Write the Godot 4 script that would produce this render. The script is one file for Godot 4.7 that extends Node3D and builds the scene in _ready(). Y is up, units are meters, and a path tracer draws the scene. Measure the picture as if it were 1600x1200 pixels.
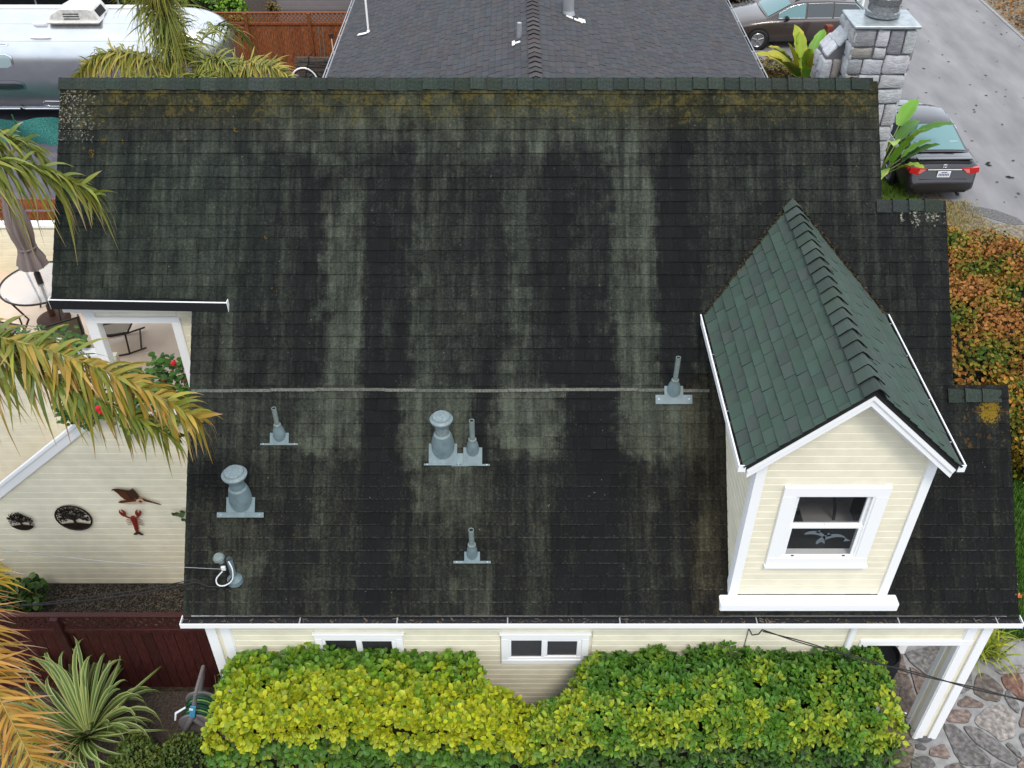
extends Node3D
# Coordinates: x right, y up, z = -d, where d is the ground distance in front of the camera. Metres.

class MB:
	var v := PackedVector3Array()
	var n := PackedVector3Array()
	var uv := PackedVector2Array()
	var uv2 := PackedVector2Array()
	var c := PackedColorArray()
	var idx := PackedInt32Array()
	var has_uv := false

	func vert(p: Vector3, nn: Vector3, col: Color, t := Vector2.ZERO) -> int:
		v.append(p); n.append(nn); c.append(col); uv.append(t); uv2.append(t * Vector2(16, 9))
		return v.size() - 1

	func tri(a: Vector3, b: Vector3, d: Vector3, col := Color.WHITE) -> void:   # counter-clockwise from outside
		var nn := (b - a).cross(d - a).normalized()
		var i := vert(a, nn, col); vert(b, nn, col); vert(d, nn, col)
		idx.append_array([i, i + 2, i + 1])

	func quad(a: Vector3, b: Vector3, e: Vector3, f: Vector3, col := Color.WHITE, t: Array = []) -> void:
		var nn := (e - a).cross(f - b).normalized()
		var i := v.size()
		if t.size():
			has_uv = true
			vert(a, nn, col, t[0]); vert(b, nn, col, t[1]); vert(e, nn, col, t[2]); vert(f, nn, col, t[3])
		else:
			vert(a, nn, col); vert(b, nn, col); vert(e, nn, col); vert(f, nn, col)
		idx.append_array([i, i + 2, i + 1, i, i + 3, i + 2])

	func quad4(a: Vector3, b: Vector3, e: Vector3, f: Vector3, ca: Color, cb: Color, ce: Color, cf: Color) -> void:
		var nn := (e - a).cross(f - b).normalized()
		var i := v.size()
		vert(a, nn, ca); vert(b, nn, cb); vert(e, nn, ce); vert(f, nn, cf)
		idx.append_array([i, i + 2, i + 1, i, i + 3, i + 2])

	func box(o: Vector3, s: Vector3, b := Basis(), col := Color.WHITE, bevel := 0.0) -> void:
		var h := s * 0.5
		var e := minf(bevel, minf(h.x, minf(h.y, h.z)) * 0.9)
		for ax in 3:
			for sg: float in [-1.0, 1.0]:
				var nn := Vector3.ZERO; nn[ax] = sg
				var u := Vector3.ZERO; u[(ax + 1) % 3] = 1.0
				var w := Vector3.ZERO; w[(ax + 2) % 3] = 1.0
				if sg < 0: var q := u; u = w; w = q
				var hu := absf(u.dot(h)) - e
				var hw := absf(w.dot(h)) - e
				var k := nn * h[ax]
				quad(o + b * (k - u * hu - w * hw), o + b * (k + u * hu - w * hw), o + b * (k + u * hu + w * hw), o + b * (k - u * hu + w * hw), col)
		if e > 0.0:
			for ax in 3:
				var i1 := (ax + 1) % 3
				var i2 := (ax + 2) % 3
				for s1: float in [-1.0, 1.0]:
					for s2: float in [-1.0, 1.0]:
						var a := Vector3.ZERO; a[i1] = s1 * h[i1]; a[i2] = s2 * (h[i2] - e)
						var d := Vector3.ZERO; d[i1] = s1 * (h[i1] - e); d[i2] = s2 * h[i2]
						var k := Vector3.ZERO; k[ax] = h[ax] - e
						if (s1 * s2 > 0): quad(o + b * (a - k), o + b * (d - k), o + b * (d + k), o + b * (a + k), col)
						else: quad(o + b * (d - k), o + b * (a - k), o + b * (a + k), o + b * (d + k), col)
			for s1: float in [-1.0, 1.0]:
				for s2: float in [-1.0, 1.0]:
					for s3: float in [-1.0, 1.0]:
						var a := Vector3(s1 * h.x, s2 * (h.y - e), s3 * (h.z - e))
						var d := Vector3(s1 * (h.x - e), s2 * h.y, s3 * (h.z - e))
						var f := Vector3(s1 * (h.x - e), s2 * (h.y - e), s3 * h.z)
						if s1 * s2 * s3 > 0: tri(o + b * a, o + b * d, o + b * f, col)
						else: tri(o + b * a, o + b * f, o + b * d, col)

	func bar(p: Vector3, q: Vector3, w: float, h: float, up := Vector3.UP, col := Color.WHITE, bevel := 0.0) -> void:
		var x := (q - p).normalized()
		var z := x.cross(up).normalized()
		var y := z.cross(x).normalized()
		box((p + q) * 0.5, Vector3((q - p).length(), h, w), Basis(x, y, z), col, bevel)

	func prism(poly: PackedVector2Array, t: Transform3D, depth: float, col := Color.WHITE, side := Color(-1, 0, 0)) -> void:   # polygon in local xy, from z = 0 up to z = depth
		var p := poly.duplicate()
		var area := 0.0
		for i in p.size(): area += p[i].cross(p[(i + 1) % p.size()])
		if area < 0: p.reverse()
		var sc := col if side.r < 0 else side
		var ix := Geometry2D.triangulate_polygon(p)
		for k in range(0, ix.size(), 3):
			var a := p[ix[k]]; var b := p[ix[k + 1]]; var d := p[ix[k + 2]]
			if (b - a).cross(d - a) < 0: var q := b; b = d; d = q
			tri(t * Vector3(a.x, a.y, depth), t * Vector3(b.x, b.y, depth), t * Vector3(d.x, d.y, depth), col)
			tri(t * Vector3(a.x, a.y, 0), t * Vector3(d.x, d.y, 0), t * Vector3(b.x, b.y, 0), col)
		for i in p.size():
			var a := p[i]; var b := p[(i + 1) % p.size()]
			quad(t * Vector3(a.x, a.y, 0), t * Vector3(b.x, b.y, 0), t * Vector3(b.x, b.y, depth), t * Vector3(a.x, a.y, depth), sc)

	func grid(rows: Array, cols: Array = [], flip := false, wrap := false) -> void:   # rows of PackedVector3Array, smooth
		var base := v.size()
		var w: int = rows[0].size()
		var acc := PackedVector3Array(); acc.resize(rows.size() * w)
		for i in rows.size() - 1:
			for j in (w if wrap else w - 1):
				var j2 := (j + 1) % w
				var nn: Vector3 = (rows[i + 1][j2] - rows[i][j]).cross(rows[i + 1][j] - rows[i][j2])
				if flip: nn = -nn
				acc[i * w + j] += nn; acc[i * w + j2] += nn; acc[(i + 1) * w + j] += nn; acc[(i + 1) * w + j2] += nn
				var a := base + i * w + j; var b := base + i * w + j2; var e := base + (i + 1) * w + j2; var f := base + (i + 1) * w + j
				if flip: idx.append_array([a, b, e, a, e, f])
				else: idx.append_array([a, e, b, a, f, e])
		for i in rows.size():
			for j in w:
				vert(rows[i][j], acc[i * w + j].normalized(), cols[i][j] if cols.size() else Color.WHITE)

	func tube(pts: Array, rad: Array, sides := 8, col := Color.WHITE, caps := true) -> void:
		var rows := []
		var ref := Vector3.UP
		var d0: Vector3 = (pts[1] - pts[0]).normalized()
		if absf(d0.dot(ref)) > 0.9: ref = Vector3.RIGHT
		for i in pts.size():
			var d: Vector3 = (pts[mini(i + 1, pts.size() - 1)] - pts[maxi(i - 1, 0)]).normalized()
			var x := d.cross(ref).normalized()
			var y := x.cross(d).normalized()
			ref = y
			var r := PackedVector3Array()
			for k in sides:
				var a := TAU * k / sides
				r.append(pts[i] + (x * cos(a) + y * sin(a)) * float(rad[i] if rad.size() > 1 else rad[0]))
			rows.append(r)
		var cc := []
		for i in pts.size():
			var r := []
			for k in sides: r.append(col)
			cc.append(r)
		grid(rows, cc, true, true)
		if caps:
			for e: int in [0, pts.size() - 1]:
				for k in sides:
					var a: Vector3 = rows[e][k]; var b: Vector3 = rows[e][(k + 1) % sides]
					if e == 0: tri(pts[0], a, b, col)
					else: tri(pts[e], b, a, col)

	func lathe(prof: Array, t: Transform3D, sides := 20, col := Color.WHITE) -> void:   # prof: Vector2(radius, height)
		for i in prof.size() - 1:
			var rows := [PackedVector3Array(), PackedVector3Array()]
			for e in 2:
				for k in sides:
					var a := TAU * k / sides
					rows[e].append(t * Vector3(prof[i + e].x * cos(a), prof[i + e].y, prof[i + e].x * sin(a)))
			var cc := []
			for e in 2:
				var r := []
				for k in sides: r.append(col)
				cc.append(r)
			grid(rows, cc, true, true)

	func mesh() -> ArrayMesh:
		var a := []
		a.resize(Mesh.ARRAY_MAX)
		a[Mesh.ARRAY_VERTEX] = v; a[Mesh.ARRAY_NORMAL] = n; a[Mesh.ARRAY_COLOR] = c; a[Mesh.ARRAY_INDEX] = idx
		if has_uv: a[Mesh.ARRAY_TEX_UV] = uv; a[Mesh.ARRAY_TEX_UV2] = uv2
		var m := ArrayMesh.new()
		m.add_surface_from_arrays(Mesh.PRIMITIVE_TRIANGLES, a)
		return m

var rng := RandomNumberGenerator.new()
var taken := {}
var T := {}
var M := {}
var where := {}      # node -> its transform in the world

func V(x: float, y: float, d: float) -> Vector3: return Vector3(x, y, -d)
func rf(a: float, b: float) -> float: return rng.randf_range(a, b)
func lin(r: float, g: float, b: float) -> Color: return Color(r, g, b).linear_to_srgb()
func vary(c: Color, k: float) -> Color:
	var f := 1.0 + rf(-k, k)
	return Color(c.r * f * (1 + rf(-k, k) * 0.25), c.g * f, c.b * f * (1 + rf(-k, k) * 0.25))

func numbered(called: String) -> String:
	if not taken.has(called):
		taken[called] = 0
		return called
	taken[called] += 1
	return "%s_%03d" % [called, taken[called]]

func thing(called: String, label: String, category: String, at := Vector3.ZERO, group := "") -> Node3D:
	var o := Node3D.new()
	o.name = numbered(called); o.position = at
	add_child(o)
	where[o] = o.transform
	tag(o, label, category, group)
	return o

func tag(o: Node3D, label: String, category: String, group := "") -> void:
	o.set_meta("label", label); o.set_meta("category", category)
	if group: o.set_meta("group", group)

func part(called: String, what, m: Material, parent: Node3D, xf := Transform3D()) -> MeshInstance3D:   # shapes are given in world coordinates
	var o := MeshInstance3D.new()
	o.mesh = what.mesh() if what is MB else what
	o.material_override = m
	o.name = called
	o.transform = where[parent].affine_inverse() * xf
	parent.add_child(o, true)
	where[o] = xf
	return o

func single(called: String, what, m: Material, label: String, category: String, group := "") -> MeshInstance3D:
	var o := MeshInstance3D.new()
	o.mesh = what.mesh() if what is MB else what
	o.material_override = m
	o.name = numbered(called)
	add_child(o)
	where[o] = o.transform
	tag(o, label, category, group)
	return o

func struct(called: String, what, m: Material) -> MeshInstance3D:
	var o := MeshInstance3D.new()
	o.mesh = what.mesh() if what is MB else what
	o.material_override = m
	o.name = numbered(called)
	add_child(o)
	where[o] = o.transform
	o.set_meta("kind", "structure")
	return o

func many(called: String, mesh: Mesh, m: Material, xfs: Array, cols: Array, parent: Node3D = null) -> MultiMeshInstance3D:
	var mm := MultiMesh.new()
	mm.transform_format = MultiMesh.TRANSFORM_3D
	mm.use_colors = true
	mm.mesh = mesh
	mm.instance_count = xfs.size()
	for i in xfs.size():
		mm.set_instance_transform(i, xfs[i]); mm.set_instance_color(i, cols[i])
	var o := MultiMeshInstance3D.new()
	o.multimesh = mm
	o.material_override = m
	o.set_meta("kind", "stuff")
	if parent:
		o.name = called
		o.transform = where[parent].affine_inverse()
		parent.add_child(o, true)
	else:
		o.name = numbered(called)
		add_child(o)
	return o

func frame(x: Vector3, up: Vector3, at: Vector3, s := Vector3.ONE) -> Transform3D:   # local x along x, y near up
	x = x.normalized()
	var z := x.cross(up)
	if z.length() < 0.01: z = x.cross(Vector3(0.3, 0.2, 0.9))
	z = z.normalized()
	return Transform3D(Basis(x * s.x, z.cross(x).normalized() * s.y, z * s.z), at)

# ---------------------------------------------------------------- textures and materials
func noise_tex(key: String, size: int, freq: float, oct: int, lo: float, hi: float, seed_: int, power := 1.0, cell := false, stretch := 1) -> void:
	var f := FastNoiseLite.new()
	f.seed = seed_; f.frequency = freq; f.fractal_octaves = oct
	f.noise_type = FastNoiseLite.TYPE_CELLULAR if cell else FastNoiseLite.TYPE_SIMPLEX_SMOOTH
	if cell: f.cellular_return_type = FastNoiseLite.RETURN_CELL_VALUE
	var im := f.get_seamless_image(size, size / stretch, false, false, 0.15)
	var b := im.get_data()
	for i in b.size():
		b[i] = int(255.0 * clampf(lo + (hi - lo) * pow(b[i] / 255.0, power), 0, 1))
	im = Image.create_from_data(size, size / stretch, false, Image.FORMAT_L8, b)
	im.convert(Image.FORMAT_RGB8)
	T[key] = ImageTexture.create_from_image(im)

func mat(key: String, c: Color, rough := 0.8, o := {}) -> StandardMaterial3D:
	var m := StandardMaterial3D.new()
	m.resource_name = key
	m.albedo_color = c
	m.roughness = rough
	m.metallic = o.get("metal", 0.0)
	m.metallic_specular = o.get("spec", 0.4)
	m.vertex_color_use_as_albedo = o.get("vcol", false)
	if o.has("tex"):
		m.albedo_texture = T[o.tex]
		m.uv1_triplanar = true
		m.uv1_world_triplanar = o.get("world", true)
		m.uv1_scale = o.get("scale", Vector3.ONE)
	if o.has("bump"):
		m.heightmap_enabled = true
		m.heightmap_texture = T[o.get("bumptex", o.get("tex", "grain"))]
		m.heightmap_scale = o.bump
		if not o.has("tex"):
			m.uv1_triplanar = true; m.uv1_world_triplanar = true; m.uv1_scale = o.get("scale", Vector3.ONE)
	if o.has("coat"):
		m.clearcoat_enabled = true; m.clearcoat = o.coat; m.clearcoat_roughness = 0.05
	if o.has("back"):
		m.backlight_enabled = true; m.backlight = o.back
	if o.has("alpha"):
		m.transparency = BaseMaterial3D.TRANSPARENCY_ALPHA
		m.albedo_color.a = o.alpha
	m.cull_mode = BaseMaterial3D.CULL_DISABLED if o.get("two", false) else BaseMaterial3D.CULL_BACK
	M[key] = m
	return m

func materials() -> void:
	noise_tex("grain", 512, 0.22, 3, 0.45, 1.0, 3)
	noise_tex("mottle", 512, 0.012, 5, 0.80, 1.0, 5)
	noise_tex("blotch", 512, 0.03, 5, 0.5, 1.0, 7)
	noise_tex("speck", 512, 0.16, 2, 0.55, 1.0, 9)
	noise_tex("chips", 512, 0.09, 2, 0.05, 1.0, 11, 1.3, true)
	noise_tex("soft", 512, 0.008, 4, 0.93, 1.0, 13)
	noise_tex("grime", 512, 0.035, 5, 0.55, 1.05, 19)
	noise_tex("wood", 512, 0.02, 5, 0.45, 1.0, 15)
	mat("cream", lin(0.82, 0.772, 0.61), 0.55, {"vcol": true, "tex": "soft", "scale": Vector3(0.7, 0.7, 0.7)})
	mat("white", lin(0.80, 0.81, 0.82), 0.45)
	mat("gutter_white", lin(0.80, 0.81, 0.83), 0.35)
	mat("gutter_dark", lin(0.020, 0.022, 0.027), 0.8, {"tex": "blotch", "scale": Vector3(3, 3, 3)})
	mat("deck_dark", lin(0.012, 0.013, 0.013), 0.95)
	mat("shingle_plain", lin(0.035, 0.04, 0.04), 0.95, {"vcol": true, "tex": "speck", "scale": Vector3(2.2, 2.2, 2.2)})
	mat("shingle_green", lin(1, 1, 1), 0.95, {"vcol": true, "tex": "speck", "scale": Vector3(2.5, 2.5, 2.5), "bump": 0.25})
	mat("shingle_cap", lin(1, 1, 1), 0.95, {"vcol": true, "tex": "blotch", "scale": Vector3(2.1, 2.1, 2.1), "bump": 0.25, "bumptex": "speck"})
	mat("shingle_grey", lin(1, 1, 1), 0.95, {"vcol": true, "tex": "soft", "scale": Vector3(0.5, 0.5, 0.5)})
	mat("vent", lin(0.155, 0.215, 0.235), 0.5, {"tex": "mottle", "scale": Vector3(1.2, 1.2, 1.2)})
	mat("vent_worn", lin(0.20, 0.255, 0.27), 0.45, {"tex": "mottle", "scale": Vector3(4, 4, 4)})
	mat("vent_pipe", lin(0.19, 0.235, 0.23), 0.55, {"tex": "mottle", "scale": Vector3(3, 3, 3)})
	mat("black", lin(0.008, 0.008, 0.009), 0.7)
	mat("rubber", lin(0.015, 0.015, 0.016), 0.75)
	mat("soil", lin(0.060, 0.040, 0.026), 0.95, {"tex": "blotch", "scale": Vector3(0.8, 0.8, 0.8), "bump": 2.0})
	mat("asphalt", lin(0.235, 0.23, 0.238), 0.9, {"tex": "road", "scale": Vector3(0.11, 0.11, 0.045)} if T.has("road") else {"tex": "mottle", "scale": Vector3(0.16, 0.16, 0.05), "bump": 0.3, "bumptex": "mottle"})
	mat("yard", lin(0.11, 0.105, 0.13), 0.9, {"tex": "mottle", "scale": Vector3(0.3, 0.3, 0.3)})
	mat("dirt", lin(0.30, 0.25, 0.18), 0.95, {"tex": "blotch", "scale": Vector3(0.5, 0.5, 0.5)})
	mat("aggregate", lin(0.155, 0.125, 0.095), 0.9, {"tex": "chips", "scale": Vector3(1.1, 1.1, 1.1), "bump": 0.4})
	mat("mortar", lin(0.30, 0.295, 0.295), 0.9, {"tex": "mottle", "scale": Vector3(0.9, 0.9, 0.9), "bump": 0.5})
	mat("stone", lin(1, 1, 1), 0.8, {"vcol": true, "tex": "blotch", "scale": Vector3(0.7, 0.7, 0.7), "bump": 0.8, "world": true})
	mat("ledge", lin(1, 1, 1), 0.85, {"vcol": true, "tex": "mottle", "scale": Vector3(1.2, 2.6, 1.2), "bump": 1.5, "bumptex": "blotch"})
	mat("stone_mortar", lin(0.10, 0.10, 0.11), 0.95)
	mat("cedar", lin(0.44, 0.135, 0.04), 0.75, {"vcol": true, "tex": "wood", "scale": Vector3(3.0, 0.5, 3.0)})
	mat("redwood", lin(0.092, 0.018, 0.014), 0.6, {"vcol": true, "tex": "wood", "scale": Vector3(4.0, 0.5, 4.0)})
	mat("oldwood", lin(0.20, 0.17, 0.14), 0.85, {"vcol": true, "tex": "wood", "scale": Vector3(0.6, 3.0, 3.0)})
	mat("leaf", lin(1, 1, 1), 0.42, {"vcol": true, "back": lin(0.2, 0.2, 0.2), "two": true, "spec": 0.34})
	mat("leaf_matte", lin(1, 1, 1), 0.75, {"vcol": true, "back": lin(0.2, 0.2, 0.2), "two": true, "spec": 0.25})
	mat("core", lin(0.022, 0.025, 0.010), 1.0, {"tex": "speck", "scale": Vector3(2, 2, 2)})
	mat("twig", lin(0.10, 0.065, 0.04), 0.9)
	mat("trunk", lin(0.16, 0.13, 0.10), 0.9, {"tex": "blotch", "scale": Vector3(1, 3, 1), "bump": 2.0})
	mat("glass", lin(0.03, 0.035, 0.04), 0.03, {"alpha": 0.12, "spec": 0.28})
	mat("table_glass", lin(0.5, 0.53, 0.55), 0.12, {"alpha": 0.22, "spec": 0.5})
	mat("room", lin(0.035, 0.034, 0.037), 0.9)
	mat("room_light", lin(0.22, 0.21, 0.205), 0.9)
	mat("blind", lin(0.07, 0.07, 0.075), 0.8)
	mat("etch", lin(0.11, 0.135, 0.155), 0.7)
	mat("bronze", lin(0.022, 0.014, 0.011), 0.5, {"metal": 0.2})
	mat("rust", lin(0.16, 0.055, 0.025), 0.5, {"tex": "blotch", "scale": Vector3(8, 8, 8)})
	mat("rust_dark", lin(0.05, 0.022, 0.014), 0.55)
	mat("tan_metal", lin(0.52, 0.36, 0.24), 0.5)
	mat("lobster", lin(0.33, 0.035, 0.02), 0.45, {"tex": "blotch", "scale": Vector3(9, 9, 9)})
	mat("frame_brown", lin(0.020, 0.015, 0.013), 0.45)
	mat("sling", lin(0.42, 0.36, 0.27), 0.85, {"tex": "grain", "scale": Vector3(4, 4, 4)})
	mat("taupe", lin(0.37, 0.30, 0.29), 0.9, {"tex": "grain", "scale": Vector3(2, 2, 2)})
	mat("deck_floor", lin(0.72, 0.58, 0.47), 0.8, {"tex": "soft", "scale": Vector3(0.5, 0.5, 0.5)})
	mat("aluminium", lin(0.62, 0.635, 0.65), 0.25, {"metal": 0.95, "tex": "soft", "scale": Vector3(0.25, 0.6, 0.6)})
	mat("trailer_white", lin(0.8, 0.8, 0.8), 0.4)
	mat("trailer_shell", lin(0.66, 0.64, 0.60), 0.5, {"tex": "mottle", "scale": Vector3(1.0, 1.0, 1.0)})
	mat("dark_glass", lin(0.03, 0.036, 0.04), 0.05, {"spec": 0.7})
	mat("teal_net", lin(0.07, 0.33, 0.29), 0.8, {"tex": "blotch", "scale": Vector3(1.1, 1.1, 1.1), "two": true})
	mat("slate_cloth", lin(0.055, 0.07, 0.085), 0.8, {"tex": "mottle", "scale": Vector3(0.4, 0.4, 0.4), "two": true})
	mat("pipe_grey", lin(0.35, 0.36, 0.38), 0.4, {"metal": 0.5})
	mat("grey_siding", lin(0.20, 0.18, 0.185), 0.8, {"tex": "soft", "scale": Vector3(0.5, 0.5, 0.5)})
	mat("blue_trim", lin(0.18, 0.30, 0.45), 0.6)
	mat("car_bronze", lin(0.060, 0.046, 0.042), 0.35, {"metal": 0.35, "coat": 1.0})
	mat("car_grey", lin(0.022, 0.020, 0.024), 0.32, {"metal": 0.25, "coat": 1.0})
	mat("car_glass", lin(0.02, 0.028, 0.03), 0.04, {"spec": 0.8})
	mat("car_glass_tint", lin(0.075, 0.18, 0.19), 0.06, {"spec": 0.8})
	mat("chrome", lin(0.75, 0.76, 0.78), 0.15, {"metal": 1.0})
	mat("rim", lin(0.42, 0.43, 0.45), 0.3, {"metal": 0.8})
	mat("tail_red", lin(0.45, 0.008, 0.012), 0.15, {"coat": 1.0})
	mat("tail_pale", lin(0.60, 0.18, 0.17), 0.15, {"coat": 1.0})
	mat("plate", lin(0.72, 0.73, 0.76), 0.5)
	mat("plate_ink", lin(0.05, 0.06, 0.16), 0.6)
	mat("wire_black", lin(0.012, 0.012, 0.013), 0.6)
	mat("wire_white", lin(0.62, 0.65, 0.66), 0.5)
	mat("reel_grey", lin(0.15, 0.135, 0.14), 0.6)
	mat("hose_green", lin(0.012, 0.065, 0.035), 0.45)
	mat("hose_stripe", lin(0.20, 0.36, 0.10), 0.45)
	mat("sticker_blue", lin(0.05, 0.25, 0.42), 0.5)
	mat("flue", lin(0.45, 0.47, 0.49), 0.3, {"metal": 0.7, "tex": "blotch", "scale": Vector3(1.5, 4.5, 1.5)})
	mat("cap_metal", lin(0.42, 0.47, 0.49), 0.35, {"metal": 0.5, "tex": "mottle", "scale": Vector3(1.2, 1.2, 1.2)})
	mat("petal_red", lin(0.55, 0.02, 0.03), 0.6, {"two": true})
	mat("petal_pink", lin(0.60, 0.06, 0.18), 0.6, {"two": true})
	mat("petal_orange", lin(0.60, 0.14, 0.03), 0.6, {"two": true})
	mat("petal_white", lin(0.8, 0.8, 0.76), 0.6, {"two": true})
	mat("post_red", lin(0.26, 0.06, 0.035), 0.7, {"tex": "wood", "scale": Vector3(3, 0.6, 3)})
	mat("bin", lin(0.035, 0.04, 0.05), 0.6)
	mat("door_blue", lin(0.05, 0.17, 0.27), 0.5)

# ---------------------------------------------------------------- main
func _ready() -> void:
	rng.seed = 4711
	var cam := Camera3D.new()
	cam.name = "camera"
	cam.fov = 43.36
	cam.position = Vector3(0, 12, 0)
	cam.rotation_degrees = Vector3(-39.9, 0, 0)
	cam.near = 0.1; cam.far = 400.0
	cam.current = true
	add_child(cam)
	var we := WorldEnvironment.new()
	we.name = "world_environment"
	var env := Environment.new()
	env.background_mode = Environment.BG_SKY
	var skm := ProceduralSkyMaterial.new()
	skm.sky_top_color = Color(0.90, 0.93, 0.97)
	skm.sky_horizon_color = Color(0.84, 0.88, 0.93)
	skm.sky_curve = 0.2
	skm.ground_bottom_color = Color(0.3, 0.3, 0.29)
	skm.ground_horizon_color = Color(0.6, 0.62, 0.64)
	skm.energy_multiplier = 1.25
	var sky := Sky.new()
	sky.sky_material = skm
	env.sky = sky
	env.tonemap_mode = Environment.TONE_MAPPER_LINEAR
	env.tonemap_exposure = 1.6
	env.sdfgi_enabled = true; env.ssao_enabled = true; env.ssil_enabled = true
	we.environment = env
	add_child(we)
	var sun := DirectionalLight3D.new()
	sun.name = "sun"
	sun.light_energy = 0.45
	sun.light_color = Color(1.0, 0.97, 0.92)
	sun.light_angular_distance = 14.0
	sun.shadow_enabled = true
	sun.rotation_degrees = Vector3(-58, 14, 0)
	add_child(sun)

	materials()
	grounds()
	house()
	neighbour_house()
	deck_area()
	far_background()
	trailer()
	cars()
	palms()
	garden_left()
	hedges()
	garden_right()
	wires()

# ---------------------------------------------------------------- ground
func sheet(poly: Array, y: float, m: Material, called: String) -> MeshInstance3D:   # poly of x, d pairs, flat at height y
	var p := PackedVector2Array()
	for i in range(0, poly.size(), 2): p.append(Vector2(poly[i], poly[i + 1]))
	var b := MB.new()
	b.prism(p, Transform3D(Basis(Vector3.RIGHT, Vector3(0, 0, -1), Vector3.UP), Vector3(0, y - 0.02, 0)), 0.02)
	return struct(called, b, m)

func grounds() -> void:
	var b := MB.new()
	b.quad(V(-200, 0, -60), V(200, 0, -60), V(200, 0, 320), V(-200, 0, 320))
	struct("ground", b, M.soil)
	sheet([10.05, 19.0, 17.2, 17.6, 17.2, 90, 6.4, 90, 6.4, 29.9, 10.0, 29.7, 10.15, 24.0], 0.024, M.asphalt, "road")
	sheet([8.8, 17.2, 17.2, 17.0, 17.2, 19.0, 11.6, 20.4, 10.9, 21.6, 10.3, 23.5, 9.5, 23.5], 0.028, M.dirt, "dirt_verge")
	sheet([-20, 15.8, -4.9, 15.8, -4.9, 34, -20, 34], 0.02, M.yard, "yard_pavement")
	sheet([-9.5, 7.75, -3.72, 7.75, -3.72, 9.6, -9.5, 9.6], 0.024, M.aggregate, "aggregate_path")
	sheet([-9.5, 5.0, -3.6, 5.0, -3.6, 7.62, -9.5, 7.62], 0.012, mat("mulch", lin(0.12, 0.09, 0.075), 0.95, {"tex": "blotch", "scale": Vector3(1.4, 1.4, 1.4), "bump": 1.5}), "garden_bed")
	sheet([4.2, 3.0, 12, 3.0, 12, 8.35, 6.75, 8.5, 5.9, 9.2, 4.2, 9.2], 0.03, M.mortar, "patio_mortar")
	var c := MB.new()
	c.box(V(17.28, 0.02, 55), Vector3(0.12, 0.05, 80), Basis(), Color.WHITE, 0.01)
	struct("kerb", c, M.mortar)
	var g := MB.new()
	g.box(V(-7.2, 0.03, 8.6), Vector3(0.02, 0.012, 1.7))
	struct("path_joint", g, M.black)
	# gentle grass: blades on the verge by the sedan and on the side lawn
	var bl := MB.new()
	for k in 3:
		var a := TAU * k / 3.0
		var o := Vector3(cos(a), 0, sin(a)) * 0.02
		bl.tri(o - Vector3(sin(a), 0, -cos(a)) * 0.006, o + Vector3(sin(a), 0, -cos(a)) * 0.006, o * 2.2 + Vector3(0, 0.075, 0), Color.WHITE)
	var bm := bl.mesh()
	var xf := []
	var cl := []
	for i in 26000:
		var x := rf(6.2, 10.5); var d := rf(7.6, 13.6)
		if d < 8.45 or (d < 9.0 and x < 7.0): continue
		xf.append(Transform3D(Basis(Vector3.UP, rf(0, TAU)) * Basis.from_scale(Vector3(1, rf(0.6, 1.3), 1) * 1.2), V(x, 0.03, d)))
		cl.append(vary(Color(0.075, 0.17, 0.025), 0.35))
	var lawn := many("lawn_grass", bm, M.leaf_matte, xf, cl)
	tag(lawn, "mown green lawn beside the right edge of the roof", "grass")
	sheet([6.0, 8.6, 11.5, 8.4, 11.5, 13.8, 6.0, 13.8], 0.018, mat("turf", lin(0.05, 0.09, 0.02), 1.0, {"tex": "speck"}), "lawn_soil")
	xf = []; cl = []
	for i in 9000:
		var x := rf(9.2, 10.6); var d := rf(20.4, 24.5)
		if x > 10.0 + 0.5 * sin(d * 1.7) * 0.4 + (0.3 if d < 21.6 else 0.0): continue
		xf.append(Transform3D(Basis(Vector3.UP, rf(0, TAU)) * Basis.from_scale(Vector3(1.4, rf(0.8, 2.0), 1.4)), V(x, 0.03, d)))
		cl.append(vary(Color(0.12, 0.20, 0.03), 0.35))
	for i in 2600:
		var x := rf(9.9, 11.6); var d := rf(19.6, 21.4)
		if rng.randf() < (x - 9.9) / 1.8: continue
		xf.append(Transform3D(Basis(Vector3.UP, rf(0, TAU)) * Basis.from_scale(Vector3(1.4, rf(0.6, 1.3), 1.4)), V(x, 0.03, d)))
		cl.append(vary(Color(0.30, 0.25, 0.10), 0.35))
	tag(many("verge_grass", bm, M.leaf_matte, xf, cl), "green and dry grass strip by the grey sedan", "grass")
	sheet([11.2, 21.3, 11.9, 21.0, 12.3, 20.6, 12.35, 20.3, 12.0, 20.3, 11.5, 20.7, 11.1, 21.0], 0.033, mat("oil_stain", lin(0.17, 0.16, 0.155), 0.6, {"tex": "blotch"}), "oil_stain")
	# fallen leaf bits on the road
	var lf := MB.new()
	lf.quad(Vector3(-0.05, 0.012, -0.03), Vector3(-0.04, 0.01, 0.04), Vector3(0.07, 0.02, 0.03), Vector3(0.05, 0.012, -0.03))
	xf = []; cl = []
	for i in 110:
		xf.append(Transform3D(Basis(Vector3.UP, rf(0, TAU)) * Basis.from_scale(Vector3.ONE * rf(0.3, 0.9)), V(rf(10.4, 17), 0.03, rf(20, 36))))
		cl.append(vary(Color(0.07, 0.055, 0.045), 0.5))
	for p in [[12.3, 24.2], [12.6, 23.4], [12.9, 22.7], [13.6, 21.2], [13.9, 20.9], [11.2, 27.4], [11.4, 27.1]]:
		for k in 3:
			xf.append(Transform3D(Basis(Vector3.UP, rf(0, TAU)) * Basis.from_scale(Vector3.ONE * 1.0), V(p[0] + rf(-0.08, 0.08), 0.035, p[1] + rf(-0.08, 0.08))))
			cl.append(Color(0.02, 0.017, 0.015))
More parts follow.
